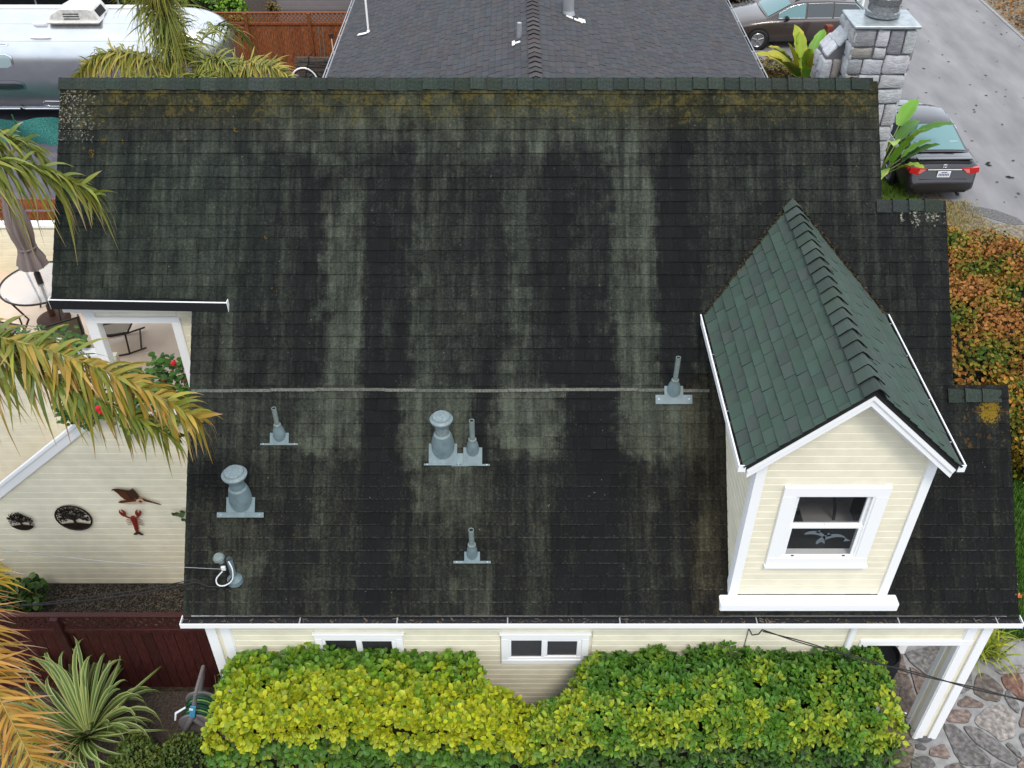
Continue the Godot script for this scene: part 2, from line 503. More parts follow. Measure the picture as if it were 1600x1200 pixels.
	tag(many("fallen_leaves", lf.mesh(), M.leaf_matte, xf, cl), "small dark fallen leaves scattered over the grey road", "leaf litter")

# ---------------------------------------------------------------- the yellow house
const K := 0.70710678
func R(x: float, s: float, h: float) -> Vector3: return V(x, 2.88 + (s + h) * K, 6.78 + (s - h) * K)

func sm(a: float, b: float, x: float) -> float: return smoothstep(a, b, x)

func roof_map() -> ImageTexture:
	var W := 1480; var H := 840
	var f1 := FastNoiseLite.new(); f1.seed = 21; f1.frequency = 0.02; f1.fractal_octaves = 4
	var f2 := FastNoiseLite.new(); f2.seed = 22; f2.frequency = 0.16; f2.fractal_octaves = 3
	var f3 := FastNoiseLite.new(); f3.seed = 23; f3.frequency = 0.055; f3.fractal_octaves = 3
	var f4 := FastNoiseLite.new(); f4.seed = 24; f4.frequency = 0.42; f4.fractal_octaves = 2
	var n1 := f1.get_image(W, H).get_data()
	var n2 := f2.get_image(W, H).get_data()
	var n3 := f3.get_image(W, H).get_data()
	var n4 := f4.get_image(W, H).get_data()
	# stains that run down the slope: left, right, bottom, top (in pixels of the survey), strength, edge softness
	var L := [
		[400, 1040, 150, 250, 0.22, 30], [505, 566, 320, 615, 0.34, 9], [645, 692, 290, 615, 0.22, 14], [796, 828, 300, 615, 0.20, 9], [955, 1028, 240, 615, 0.30, 8], [345, 372, 380, 620, 0.16, 10],
		[716, 750, 400, 615, 0.12, 10], [590, 640, 140, 215, 0.10, 15], [610, 645, 420, 615, 0.06, 8], [100, 330, 200, 480, 0.12, 40], [1090, 1330, 150, 330, -0.02, 30],
		[566, 642, 215, 620, -0.26, 10], [692, 718, 240, 620, -0.14, 8], [828, 900, 250, 620, -0.24, 12], [1028, 1086, 200, 620, -0.30, 8], [462, 504, 260, 620, -0.20, 10], [385, 425, 240, 620, -0.12, 14],
		[478, 500, 280, 400, -0.10, 6], [600, 614, 190, 330, -0.14, 5], [700, 712, 205, 330, -0.12, 5], [880, 896, 255, 400, -0.12, 5], [1052, 1066, 215, 420, -0.10, 6],
		[1120, 1480, 330, 640, -0.10, 40], [760, 795, 260, 560, -0.08, 10], [900, 950, 280, 620, -0.10, 12], [735, 760, 260, 420, -0.10, 8],
		[300, 430, 615, 720, 0.10, 20], [470, 564, 618, 722, 0.36, 10], [622, 734, 618, 735, 0.40, 9], [774, 882, 618, 722, 0.40, 10], [962, 1092, 618, 724, 0.34, 10], [432, 470, 618, 700, 0.10, 10],
		[564, 622, 600, 970, -0.30, 12], [736, 772, 600, 735, -0.26, 9], [884, 960, 600, 970, -0.28, 10],
		[1430, 1620, 630, 980, -0.14, 20], [566, 642, 560, 800, -0.10, 14], [884, 960, 560, 980, -0.10, 14], [300, 1600, 725, 980, -0.12, 10], [655, 768, 728, 832, 0.36, 8], [652, 684, 830, 970, 0.16, 8], [712, 768, 880, 970, 0.28, 6], [494, 514, 700, 970, 0.20, 6], [410, 464, 695, 800, 0.12, 8],
		[342, 414, 812, 900, 0.28, 7], [378, 418, 880, 975, 0.26, 10], [1086, 1126, 600, 940, 0.22, 8], [1036, 1082, 640, 800, 0.16, 8], [1040, 1060, 780, 960, 0.06, 8], [824, 836, 730, 840, 0.10, 4],
		[300, 340, 740, 980, -0.02, 8], [470, 484, 700, 900, 0.05, 5], [345, 400, 915, 970, 0.14, 12]]
	var rows := []
	for e in L:
		rows.append([(e[0] - 800) * 0.00752, (e[1] - 800) * 0.00752, (965 - e[3]) / 132.8, (965 - e[2]) / 132.8, e[4] * 0.95, e[5] * 0.00752 * 1.5])
	# columns are worked out once per 4 x 4 block, then spread
	var gw := W / 4; var gh := H / 4
	var base := PackedFloat32Array(); base.resize(gw * gh)
	var ff := FastNoiseLite.new(); ff.seed = 37; ff.frequency = 0.11; ff.fractal_octaves = 3
	var fing := PackedFloat32Array(); fing.resize(gw)
	for gx in gw: fing[gx] = ff.get_noise_1d(gx)
	for gy in gh:
		var s := 6.4 * (1.0 - (gy * 4.0 + 2.0) / H)
		var course := int(s / 0.1465)
		var course_off := float(hash(course * 31 + 7) % 100) / 100.0 * 0.21
		for gx in gw:
			var hs := hash(course * 613 + int((-5.45 + 11.3 * (gx * 4.0 + 2.0) / W + course_off + 8.0) / 0.21) * 17)
			base[gy * gw + gx] += (float(hs % 1000) / 1000.0 - 0.5) * 0.13
		for e in rows:
			var wob: float = 0.20
			for gx in gw:
				var x := -5.45 + 11.3 * (gx * 4.0 + 2.0) / W
				if x < e[0] - 0.5 or x > e[1] + 0.5 or s < e[2] - 0.6 or s > e[3] + 0.6: continue
				var i := gy * 4 * W + gx * 4
				var q: float = (n3[i] / 255.0 - 0.5) * 0.7 + (n1[i] / 255.0 - 0.5) * 0.6
				var hs := hash(course * 977 + int((x + course_off) / 0.21) * 131)
				var tj := float(hs % 1000) / 1000.0 - 0.5
				var xx: float = x + q * wob + tj * 0.08
				var ss: float = s + fing[gx] * 0.9 + q * 0.22
				base[gy * gw + gx] += e[4] * sm(e[0] - e[5], e[0] + e[5], xx) * (1.0 - sm(e[1] - e[5], e[1] + e[5], xx)) * sm(e[2] - 0.16, e[2] + 0.16, s + q * 0.3) * (1.0 - sm(e[3] - (0.30 if e[3] > 2.7 else 0.10), e[3] + (0.30 if e[3] > 2.7 else 0.10), ss if e[3] > 2.7 else s + q * 0.2))
	var out := PackedByteArray(); out.resize(W * H * 3)
	var fs := FastNoiseLite.new(); fs.seed = 31; fs.frequency = 0.03; fs.fractal_octaves = 4
	var streak := PackedFloat32Array(); streak.resize(W)
	for x in W: streak[x] = fs.get_noise_1d(x)
	for y in H:
		var s := 6.4 * (1.0 - (y + 0.5) / H)
		var top := sm(5.55, 6.12, s)
		var low := 1.0 - sm(1.2, 2.5, s)
		var fr := fmod(s / 0.1465, 1.0)
		var butt := (1.0 - sm(0.02, 0.10, fr)) * (1.0 - sm(0.8, 2.2, s))
		for x in W:
			var i := y * W + x
			var X := -5.45 + 11.3 * x / W
			var gi := mini(y / 4, gh - 1) * gw + mini(x / 4, gw - 1)
			var a := n1[i] / 255.0 - 0.5
			var b := n2[i] / 255.0 - 0.5
			var g := n4[i] / 255.0 - 0.5
			var c := n3[i] / 255.0 - 0.5
			var l := 0.39 + base[gi] * 1.05 + a * 0.24 + b * 0.34 + g * 0.42 + c * 0.12 + (streak[x] * 0.22 + (n3[(y / 14 + 300) * W + x] / 255.0 - 0.5) * 0.42) * (1.0 - top) + (n4[(y / 7) * W + x] / 255.0 - 0.5) * 0.16 + (n2[(y / 12) * W + x] / 255.0 - 0.5) * 0.30
			l = clampf(l, 0.02, 1.0)
			var k := l * l
			var r := 0.0104 + 0.122 * k
			var gr := 0.0120 + 0.139 * k
			var bl := 0.0130 + 0.100 * k
			# green tone where the granules are cleaner
			var clean := (1.0 - sm(-3.6, -2.4, X)) * sm(3.2, 4.0, s) * (1.0 - sm(5.2, 5.8, s))
			gr += 0.005 * clean; bl += 0.003 * clean
			r += low * 0.004 * l; bl -= low * 0.007 * l; gr -= low * 0.001 * l
			if X > 2.0 and X < 2.5 and s < 2.8:
				r += 0.02 * l; bl -= 0.012 * l
			# lichen below the ridge
			if top > 0.0 and X < 4.4:
				r += 0.020 * top * (0.7 + a); gr += 0.018 * top * (0.7 + a); bl -= 0.004 * top
				var y1 := clampf((top * 0.75 + a * 1.1 + c * 1.3 + b * 1.1 + g * 0.7 - 0.62) * 2.2, 0, 1) * (0.9 if s < 6.2 else 0.4)
				r = lerpf(r, 0.15, y1 * 0.7); gr = lerpf(gr, 0.115, y1 * 0.7); bl = lerpf(bl, 0.026, y1 * 0.7)
				var wl := (1.0 - sm(-5.35, -5.0, X)) * sm(5.5, 6.1, s)
				if wl > 0.0 and b + g * 0.9 > 0.30 - 0.14 * wl:
					r = 0.42; gr = 0.40; bl = 0.34
			if s > 4.52 and s < 4.72 and X > 4.6 and X < 5.13 and c + b + g * 0.8 > 0.16 + absf(s - 4.66) * 2.0:
				r = 0.5; gr = 0.47; bl = 0.38
			if X > 5.2:
				var dx := (X - 5.56) / 0.11; var ds := (s - 2.34) / 0.13
				if dx * dx + ds * ds + b * 2.6 + g * 2.6 + c * 1.5 < 0.9:
					r = 0.30; gr = 0.19; bl = 0.015
				if s > 1.9 and s < 2.4 and c > 0.16: r += 0.07; gr += 0.03
			if butt > 0.0 and b > -0.12:
				var t := butt * (0.4 + b) * 0.10
				r += t; gr += t; bl += t * 0.9
			# fine light flecks
			if g > 0.27 and b > 0.02: r += 0.045; gr += 0.043; bl += 0.026
			out[i * 3] = int(255.0 * pow(clampf(r, 0, 1), 0.4545)); out[i * 3 + 1] = int(255.0 * pow(clampf(gr, 0, 1), 0.4545)); out[i * 3 + 2] = int(255.0 * pow(clampf(bl, 0, 1), 0.4545))
	# single lichen spots
	var im := Image.create_from_data(W, H, false, Image.FORMAT_RGB8, out)
	for k in 420:
		var px := rng.randi_range(4, W - 6); var py := rng.randi_range(4, H - 6)
		var col := Color(0.62, 0.60, 0.50) if k % 3 else Color(0.62, 0.46, 0.10)
		var n := 1 if k % 7 else 2
		for q in n * 2: im.set_pixel(px + rng.randi_range(0, n), py + rng.randi_range(0, n), col.darkened(rf(0, 0.4)))
	for p in [[133, 243, 4], [133, 250, 2], [120, 237, 2], [152, 225, 3], [181, 226, 2], [360, 207, 3], [290, 173, 4], [228, 383, 2], [413, 381, 2], [150, 192, 2]]:
		var px := int((((p[0] - 800) * 0.00752 + 5.45) / 11.3) * W); var py := int((1.0 - ((965 - p[1]) / 132.8) / 6.4) * H)
		for q in p[2] * p[2] * 2: im.set_pixel(clampi(px + rng.randi_range(-p[2], p[2]) , 0, W - 1), clampi(py + rng.randi_range(-p[2], p[2]), 0, H - 1), Color(0.72, 0.55, 0.16).darkened(rf(0, 0.3)))
	return ImageTexture.create_from_image(im)

func shingle(x0: float, x1: float, s0: float, s1: float, lift: float, tone: float) -> MB:
	var b := MB.new()
	var c := Color(tone, tone, tone)
	var e := Color(0.22, 0.22, 0.22)
	var t := func(x: float, s: float) -> Vector2: return Vector2((x + 5.45) / 11.3, 1.0 - s / 6.4)
	var u := [t.call(x0, s0), t.call(x1, s0), t.call(x1, s1), t.call(x0, s1)]
	b.quad(R(x0, s0, lift), R(x1, s0, lift), R(x1, s1, 0.004), R(x0, s1, 0.004), c, u)
	b.quad(R(x0, s0, 0), R(x1, s0, 0), R(x1, s0, lift), R(x0, s0, lift), e, [u[0], u[1], u[1], u[0]])
	b.quad(R(x0, s0, 0), R(x0, s0, lift), R(x0, s1, 0.004), R(x0, s1, 0), e, [u[0], u[0], u[3], u[3]])
	b.quad(R(x1, s0, 0), R(x1, s1, 0), R(x1, s1, 0.004), R(x1, s0, lift), e, [u[1], u[2], u[2], u[1]])
	return b

func join(a: MB, b: MB) -> void:
	var k := a.v.size()
	a.v.append_array(b.v); a.n.append_array(b.n); a.c.append_array(b.c); a.uv.append_array(b.uv); a.uv2.append_array(b.uv2)
	for i in b.idx: a.idx.append(i + k)
	a.has_uv = a.has_uv or b.has_uv

func pieces(called: String, list: Array, m: Material, parent: Node3D, most := 300) -> void:   # the first ones singly, the rest as one
	var rest := MB.new()
	for i in list.size():
		if i < most: part(called, list[i], m, parent)
		else: join(rest, list[i])
	if list.size() > most:
		var o := part("more_" + called + "s", rest, m, parent)
		o.set_meta("kind", "stuff")

func caps(called: String, p0: Vector3, p1: Vector3, step: float, dl: Vector3, dr: Vector3, wide: float, c: Color, m: Material, parent: Node3D) -> void:
	var a := (p1 - p0).normalized()
	var n := int((p1 - p0).length() / step)
	var nl := dl.cross(a).normalized(); if nl.y < 0: nl = -nl
	var nr := dr.cross(a).normalized(); if nr.y < 0: nr = -nr
	var na := (nl + nr).normalized()
	for i in n:
		var b := MB.new()
		var col := vary(c, 0.22)
		var w := wide * rf(0.93, 1.07)
		var q0 := p0 + a * (i * step - rf(0.0, 0.012)); var q1 := p0 + a * ((i + 1) * step + 0.03)
		var h0 := rf(0.030, 0.044); var h1 := 0.012
		var e := Color(0.007, 0.007, 0.007)
		var prof := func(q: Vector3, h: float) -> Array: return [q + dl * w + nl * h, q + dl * 0.02 + nl * (h + 0.002), q + na * (h + 0.004), q + dr * 0.02 + nr * (h + 0.002), q + dr * w + nr * h]
		var A: Array = prof.call(q0, h0)
		var B: Array = prof.call(q1, h1)
		var Z: Array = prof.call(q0, h0 - 0.012)
		var Y: Array = prof.call(q1, h1 - 0.010)
		for k in 4:
			b.quad(A[k], A[k + 1], B[k + 1], B[k], col)
			b.quad(Z[k], Z[k + 1], A[k + 1], A[k], e)
		b.quad(Z[0], A[0], B[0], Y[0], e)
		b.quad(A[4], Z[4], Y[4], B[4], e)
		part(called, b, m, parent)

# clapboards: o origin, u to the right, n outwards; span gives for a board's height its ends [bottom left, bottom right, top left, top right]
func siding(parent: Node3D, o: Vector3, u: Vector3, n: Vector3, y0: float, y1: float, e: float, span: Callable, m: Material = null) -> void:
	var y := y0
	while y < y1 - 0.01:
		var h := minf(e, y1 - y)
		for s: Array in span.call(y, y + h):
			if s[1] - s[0] < 0.01 and s[3] - s[2] < 0.01: continue
			var b := MB.new()
			var pr := [[0.002, 0.0], [0.015, 0.004], [0.0145, 0.82], [0.0105, 0.93], [0.010, 1.0], [0.0, 1.0]]
			var jit := rf(-0.001, 0.001)
			var pc := Color.WHITE * rf(0.955, 1.0)
			for k in pr.size() - 1:
				var f0: float = pr[k][1]; var f1: float = pr[k + 1][1]
				var yy0 := Vector3.UP * (y + h * f0); var yy1 := Vector3.UP * (y + h * f1)
				var n0: Vector3 = n * (float(pr[k][0]) + jit); var n1: Vector3 = n * (float(pr[k + 1][0]) + jit)
				b.quad(o + u * lerpf(s[0], s[2], f0) + yy0 + n0, o + u * lerpf(s[1], s[3], f0) + yy0 + n0, o + u * lerpf(s[1], s[3], f1) + yy1 + n1, o + u * lerpf(s[0], s[2], f1) + yy1 + n1, pc)
			part("siding_board", b, m if m else M.cream, parent)
		y += e

func bx(called: String, x0: float, x1: float, y0: float, y1: float, d0: float, d1: float, m: Material, parent: Node3D, bevel := 0.004) -> MeshInstance3D:
	var b := MB.new()
	b.box(V((x0 + x1) / 2, (y0 + y1) / 2, (d0 + d1) / 2), Vector3(absf(x1 - x0), absf(y1 - y0), absf(d1 - d0)), Basis(), Color.WHITE, bevel)
	return part(called, b, m, parent)

func addbx(b: MB, x0: float, x1: float, y0: float, y1: float, d0: float, d1: float, bevel := 0.004, col := Color.WHITE) -> void:
	b.box(V((x0 + x1) / 2, (y0 + y1) / 2, (d0 + d1) / 2), Vector3(absf(x1 - x0), absf(y1 - y0), absf(d1 - d0)), Basis(), col, bevel)

func gutter(called: String, p0: Vector3, p1: Vector3, out: Vector3, w: float, h: float, at: Array, parent: Node3D, face: Material = null) -> void:
	var a := (p1 - p0).normalized()
	var l := (p1 - p0).length()
	var B := Basis(a, Vector3.UP, a.cross(Vector3.UP))
	var mid := (p0 + p1) / 2
	var b := MB.new()
	b.box(mid + out * w, Vector3(l, 0.014, 0.016), B, Color.WHITE, 0.004)
	b.box(mid + Vector3.UP * -h + out * w * 0.5, Vector3(l, 0.006, w), B)
	for q: Vector3 in [p0, p1]: b.box(q + out * w * 0.5 + Vector3.UP * (-h * 0.5), Vector3(0.008, h + 0.014, w + 0.012), B)
	if face == null: b.box(mid + out * (w + 0.004) + Vector3.UP * (-h * 0.5), Vector3(l, h, 0.006), B)
	var g := part(called, b, M.gutter_white, parent)
	if face:
		var f := MB.new()
		f.box(mid + out * (w + 0.004) + Vector3.UP * (-h * 0.5 - 0.01), Vector3(l, h - 0.005, 0.006), B)
		part("gutter_face", f, face, g)
	var t := MB.new()
	t.box(mid + out * w * 0.5 + Vector3.UP * (-h * 0.62), Vector3(l - 0.02, 0.02, w - 0.03), B)
	t.box(mid + out * 0.008 + Vector3.UP * (-h * 0.45), Vector3(l - 0.02, h * 0.8, 0.006), B)
	t.box(mid + out * (w - 0.012) + Vector3.UP * (-h * 0.52), Vector3(l - 0.02, h * 0.8, 0.004), B)
	part("gutter_channel", t, M.gutter_dark, g)
	for k: float in at:
		var s := MB.new()
		s.box(p0 + a * k + out * w * 0.5 + Vector3.UP * -0.012, Vector3(0.014, 0.005, w), B)
		part("gutter_strap", s, M.pipe_grey, g)
	var lf := MB.new()
	lf.quad(Vector3(-0.012, 0.0, -0.003), Vector3(-0.012, 0.002, 0.003), Vector3(0.014, 0.006, 0.004), Vector3(0.014, 0.004, -0.002))
	var xf := []; var cl := []
	for i in int(l * 40):
		xf.append(Transform3D(Basis(Vector3.UP, rf(0, TAU)) * Basis(Vector3.RIGHT, rf(-0.5, 0.5)) * Basis.from_scale(Vector3.ONE * rf(0.6, 2.2)), p0 + a * rf(0.02, l - 0.02) + out * rf(0.02, w - 0.02) + Vector3.UP * (-h * 0.62 + 0.014)))
		cl.append(vary(Color(0.09, 0.075, 0.06), 0.6))
	many("gutter_litter", lf.mesh(), M.leaf_matte, xf, cl, g)

func frame_boxes(b: MB, x0: float, x1: float, y0: float, y1: float, w: float, d0: float, d1: float) -> void:
	addbx(b, x0, x1, y1 - w, y1, d0, d1); addbx(b, x0, x1, y0, y0 + w, d0, d1)
	addbx(b, x0, x0 + w, y0 + w, y1 - w, d0 + 0.002, d1); addbx(b, x1 - w, x1, y0 + w, y1 - w, d0 + 0.002, d1)

func house() -> void:
	var h := thing("cottage_house", "cream clapboard cottage under the big stained dark shingle roof with a gabled dormer", "house", V(0.5, 0, 9))
	var sh := StandardMaterial3D.new()
	sh.resource_name = "stained_shingle"
	sh.albedo_texture = roof_map(); sh.roughness = 0.95; sh.metallic_specular = 0.25
	sh.vertex_color_use_as_albedo = true
	sh.detail_enabled = true; sh.detail_albedo = T.grain; sh.detail_uv_layer = BaseMaterial3D.DETAIL_UV_2; sh.detail_blend_mode = BaseMaterial3D.BLEND_MODE_MUL
	# main roof slab, front and back
	var b := MB.new()
	var sl := Basis(Vector3.RIGHT, Vector3(0, K, -K), Vector3(0, K, K))
	b.prism(PackedVector2Array([Vector2(-5.40, 3.657), Vector2(-3.74, 3.657), Vector2(-3.74, 0), Vector2(5.77, 0), Vector2(5.77, 2.55), Vector2(5.13, 2.55), Vector2(5.13, 4.82), Vector2(4.37, 4.82), Vector2(4.37, 6.30), Vector2(-5.40, 6.30)]),
		Transform3D(sl, R(0, 0, -0.13)), 0.13)
	var sb := Basis(Vector3.LEFT, Vector3(0, K, K), Vector3(0, K, -K))
	b.prism(PackedVector2Array([Vector2(-4.16, 0), Vector2(5.40, 0), Vector2(5.40, 6.28), Vector2(-4.37, 6.28), Vector2(-4.37, 5.7), Vector2(-4.16, 5.6)]), Transform3D(sb, V(0, 2.88 - 0.06, 15.70)), 0.12)
	b.prism(PackedVector2Array([Vector2(-5.13, 0), Vector2(-4.38, 0), Vector2(-4.38, 1.6), Vector2(-5.13, 1.6)]), Transform3D(sb, V(0, 5.05, 11.28)), 0.10)
	b.prism(PackedVector2Array([Vector2(-5.77, 0), Vector2(-5.14, 0), Vector2(-5.14, 1.6), Vector2(-5.77, 1.6)]), Transform3D(sb, V(0, 3.43, 9.7)), 0.10)
	var roof := part("roof", b, M.deck_dark, h)
	var list := []
	var e := 0.1465
	for i in 43:
		var s0 := i * e; var s1 := s0 + e + 0.012
		var xl := -3.765 if s0 < 3.60 else -5.425
		var xr := 5.795 if s0 < 2.52 else (5.155 if s0 < 4.78 else 4.395)
		var x := xl
		var ph := rf(0, 10.0)
		var uneven := rf(0.8, 1.3)
		var first := true
		while x < xr - 0.01:
			var w: float = [0.152, 0.152, 0.305, 0.2, 0.25, 0.152][rng.randi_range(0, 5)] * rf(0.94, 1.06)
			if first: w *= rf(0.4, 1.0)
			first = false
			if xr - x - w < 0.08: w = xr - x
			var so := s0 + 0.004 * sin(x * 1.7 + ph) + rf(-0.0025, 0.0025)
			var d := 6.78 + s0 * K
			if not (x > 2.62 and x + w < 4.12 and d > 7.1 and d < 9.0):
				list.append(shingle(x + 0.0012, x + w - 0.0012, maxf(so, -0.02), s1, rf(0.012, 0.017) * uneven, rf(0.76, 1.2)))
			x += w
	# those that show largest first
	list.sort_custom(func(p, q): return p.v[0].distance_squared_to(p.v[1]) > q.v[0].distance_squared_to(q.v[1]))
	pieces("shingle", list, sh, roof)
	# course of flashing half-way up, where the lower roof was renewed
	b = MB.new()
	var x := -3.74
	while x < 2.2:
		var w := rf(0.3, 0.6)
		b.box(R(x + w / 2, 2.585 + 0.008 * sin(x * 2.1), 0.019), Vector3(w, 0.036, 0.008), sl * Basis(Vector3(0, 0, 1), rf(-0.006, 0.006)), vary(Color(0.16, 0.165, 0.145), 0.2))
		x += w - 0.01
	part("roof_seam", b, M.shingle_cap, roof)
	var cg := Color(0.040, 0.054, 0.044)
	caps("ridge_shingle", V(-5.43, 7.355, 11.245), V(4.41, 7.355, 11.245), 0.19, Vector3(0, -K, K), Vector3(0, -K, -K), 0.13, cg, M.shingle_cap, roof)
	caps("ridge_shingle", V(4.33, 6.30, 10.20), V(5.17, 6.30, 10.20), 0.19, Vector3(0, -K, K), Vector3(0, -K, -K), 0.13, cg, M.shingle_cap, roof)
	caps("ridge_shingle", V(5.08, 4.70, 8.60), V(5.81, 4.70, 8.60), 0.2, Vector3(0, -K, K), Vector3(0, -K, -K), 0.13, cg, M.shingle_cap, roof)
	# walls
	b = MB.new()
	addbx(b, -3.6, 4.25, 0, 2.86, 6.905, 7.05); addbx(b, 4.25, 5.67, 2.19, 2.84, 6.905, 7.05)
	var fw := part("front_wall", b, M.cream, h)
	siding(fw, V(0, 0, 6.905), Vector3.RIGHT, Vector3.BACK, 0.15, 2.76, 0.1, func(a: float, c: float) -> Array:
		var m := (a + c) / 2
		if m > 2.2: m = m
		var cuts := [[-2.36, -1.31, 1.78, 2.40], [-0.14, 0.96, 1.78, 2.40]]
		var xs := [-3.44]
		for k in cuts:
			if c > k[2] + 0.01 and a < k[3] - 0.01: xs.append(k[0]); xs.append(k[1])
		xs.append(5.40 if m > 2.26 else 4.17)
		var r := []
		for k in range(0, xs.size(), 2): r.append([xs[k], xs[k + 1], xs[k], xs[k + 1]])
		return r)
	bx("wall_joint", 2.785, 2.797, 1.2, 2.76, 6.878, 6.9, M.room_light, fw)
	b = MB.new()
	addbx(b, 4.1, 4.2, 0, 2.8, 8.5, 15.4); addbx(b, -3.6, 4.2, 0, 2.9, 15.3, 15.4); addbx(b, 4.25, 5.05, 0, 5.9, 10.0, 10.12)
	addbx(b, 5.07, 5.65, 2.6, 4.45, 8.5, 8.6, 0.0)
	for q in [[4.08, 7.06, 15.4, 11.24, 7.1], [-3.6, 7.17, 15.4, 11.24, 7.1], [4.98, 8.62, 10.1, 10.1, 5.95]]:   # gable walls below the slopes
		var sd := MB.new()
		sd.prism(PackedVector2Array([Vector2(q[1], 0.0 if q[0] < 4.5 else 2.6), Vector2(q[2], 0.0 if q[0] < 4.5 else 2.6), Vector2(q[2], minf(q[2] - 4.12, 2.9 if q[2] > 12 else 9.0)), Vector2(q[3], q[3] - 4.12), Vector2(q[1], q[1] - 4.12)]), Transform3D(Basis(Vector3(0, 0, -1), Vector3.UP, Vector3.RIGHT), Vector3(q[0], 0, 0)), 0.1)
		join(b, sd)
	part("side_walls", b, M.cream, h)
	# corner pilasters: two white boards with cream between
	for c in [[-3.61, -3.33], [5.37, 5.67]]:
		b = MB.new()
		addbx(b, c[0] + 0.01, c[1] - 0.01, 0.06, 2.82, 6.90, 7.16)
		var p := part("corner_pillar", b, M.cream, h)
		for q in [[c[0], c[0] + 0.115], [c[1] - 0.115, c[1]]]: bx("corner_board", q[0], q[1], 0.06, 2.80, 6.868, 6.90, M.white, p)
		bx("corner_board", c[0] - 0.012, c[0] + 0.01, 0.06, 2.80, 6.88, 6.98, M.white, p); bx("corner_board", c[0] - 0.012, c[0] + 0.01, 0.06, 2.80, 7.07, 7.16, M.white, p)
		bx("corner_board", c[1] - 0.01, c[1] + 0.012, 0.06, 2.80, 6.88, 6.98, M.white, p); bx("corner_board", c[1] - 0.01, c[1] + 0.012, 0.06, 2.80, 7.07, 7.16, M.white, p)
		b = MB.new()
		b.lathe([Vector2(0.0, 0.08), Vector2(0.16, 0.08), Vector2(0.17, 0.03), Vector2(0.17, 0)], Transform3D(Basis(), V((c[0] + c[1]) / 2, 0.01, 7.0)), 20)
		part("pillar_foot", b, M.stone_mortar, p)
	# porch: header, jamb, back wall with door, rear pilaster
	b = MB.new()
	addbx(b, 4.16, 5.50, 2.17, 2.27, 6.865, 6.92)
	addbx(b, 4.16, 4.26, 0.05, 2.17, 6.867, 6.92)
	addbx(b, 4.26, 5.38, 2.165, 2.19, 6.92, 7.06)
	part("porch_trim", b, M.white, h)
	b = MB.new()
	addbx(b, 4.16, 4.25, 0.03, 2.8, 7.06, 8.5); addbx(b, 4.25, 5.60, 0.03, 2.9, 8.25, 8.33)
	var pw := part("porch_wall", b, M.cream, h)
	siding(pw, V(0, 0, 8.25), Vector3.RIGHT, Vector3.BACK, 0.1, 2.6, 0.1, func(_a, _c): return [[5.31, 5.54, 5.31, 5.54]])
	bx("door", 4.35, 5.20, 0.05, 2.05, 8.215, 8.25, M.door_blue, pw); bx("door_trim", 5.20, 5.31, 0.05, 2.1, 8.205, 8.25, M.white, pw); bx("corner_board", 5.54, 5.67, 0.05, 2.75, 8.21, 8.35, M.white, pw)
	b = MB.new()
	addbx(b, 4.25, 5.67, 2.62, 2.66, 7.05, 8.5)
	part("porch_ceiling", b, M.white, h)
	# front windows
	for q in [-2.35, -0.13]:
		b = MB.new()
		frame_boxes(b, q, q + 1.05, 1.80, 2.39, 0.085, 6.86, 6.905)
		addbx(b, q - 0.02, q + 1.07, 2.385, 2.41, 6.85, 6.905)
		var w := part("window", b, M.white, h)
		bx("interior", q + 0.05, q + 1.0, 1.84, 2.34, 6.9035, 6.9045, M.room if q < -1 else M.blind, w, 0.0)
		b = MB.new()
		frame_boxes(b, q + 0.085, q + 0.52, 1.885, 2.305, 0.035, 6.868, 6.9); part("sash", b, M.gutter_white, w)
		b = MB.new()
		frame_boxes(b, q + 0.50, q + 0.965, 1.885, 2.305, 0.055, 6.872, 6.902); part("sash", b, M.gutter_white, w)
		bx("pane", q + 0.12, q + 0.485, 1.92, 2.27, 6.886, 6.889, M.glass, w, 0.0); bx("pane", q + 0.555, q + 0.91, 1.94, 2.25, 6.89, 6.893, M.glass, w, 0.0)
	# gutters
	gutter("gutter", V(-3.77, 2.875, 6.775), V(5.81, 2.875, 6.775), Vector3.BACK, 0.115, 0.065, [1.35, 2.46, 3.72, 5.0, 6.56, 8.18, 9.3], h)
	gutter("gutter", V(-5.43, 5.50, 9.37), V(-3.33, 5.50, 9.31), Vector3.BACK, 0.06, 0.12, [], h, M.gutter_dark)
	bx("fascia", -3.72, 5.74, 2.77, 2.80, 6.785, 6.80, M.white, h)
	bx("soffit", -3.72, 5.74, 2.735, 2.75, 6.80, 6.91, M.white, h)
	b = MB.new()
	b.bar(V(4.02, 2.76, 6.80), V(4.02, 2.60, 6.87), 0.07, 0.05, Vector3.BACK); b.bar(V(4.02, 2.62, 6.865), V(4.02, 0.15, 6.865), 0.07, 0.05, Vector3.BACK, Color.WHITE, 0.01)
	part("downspout", b, M.white, h)
	dormer(h)
	chimney(h)
	vents(h, roof)

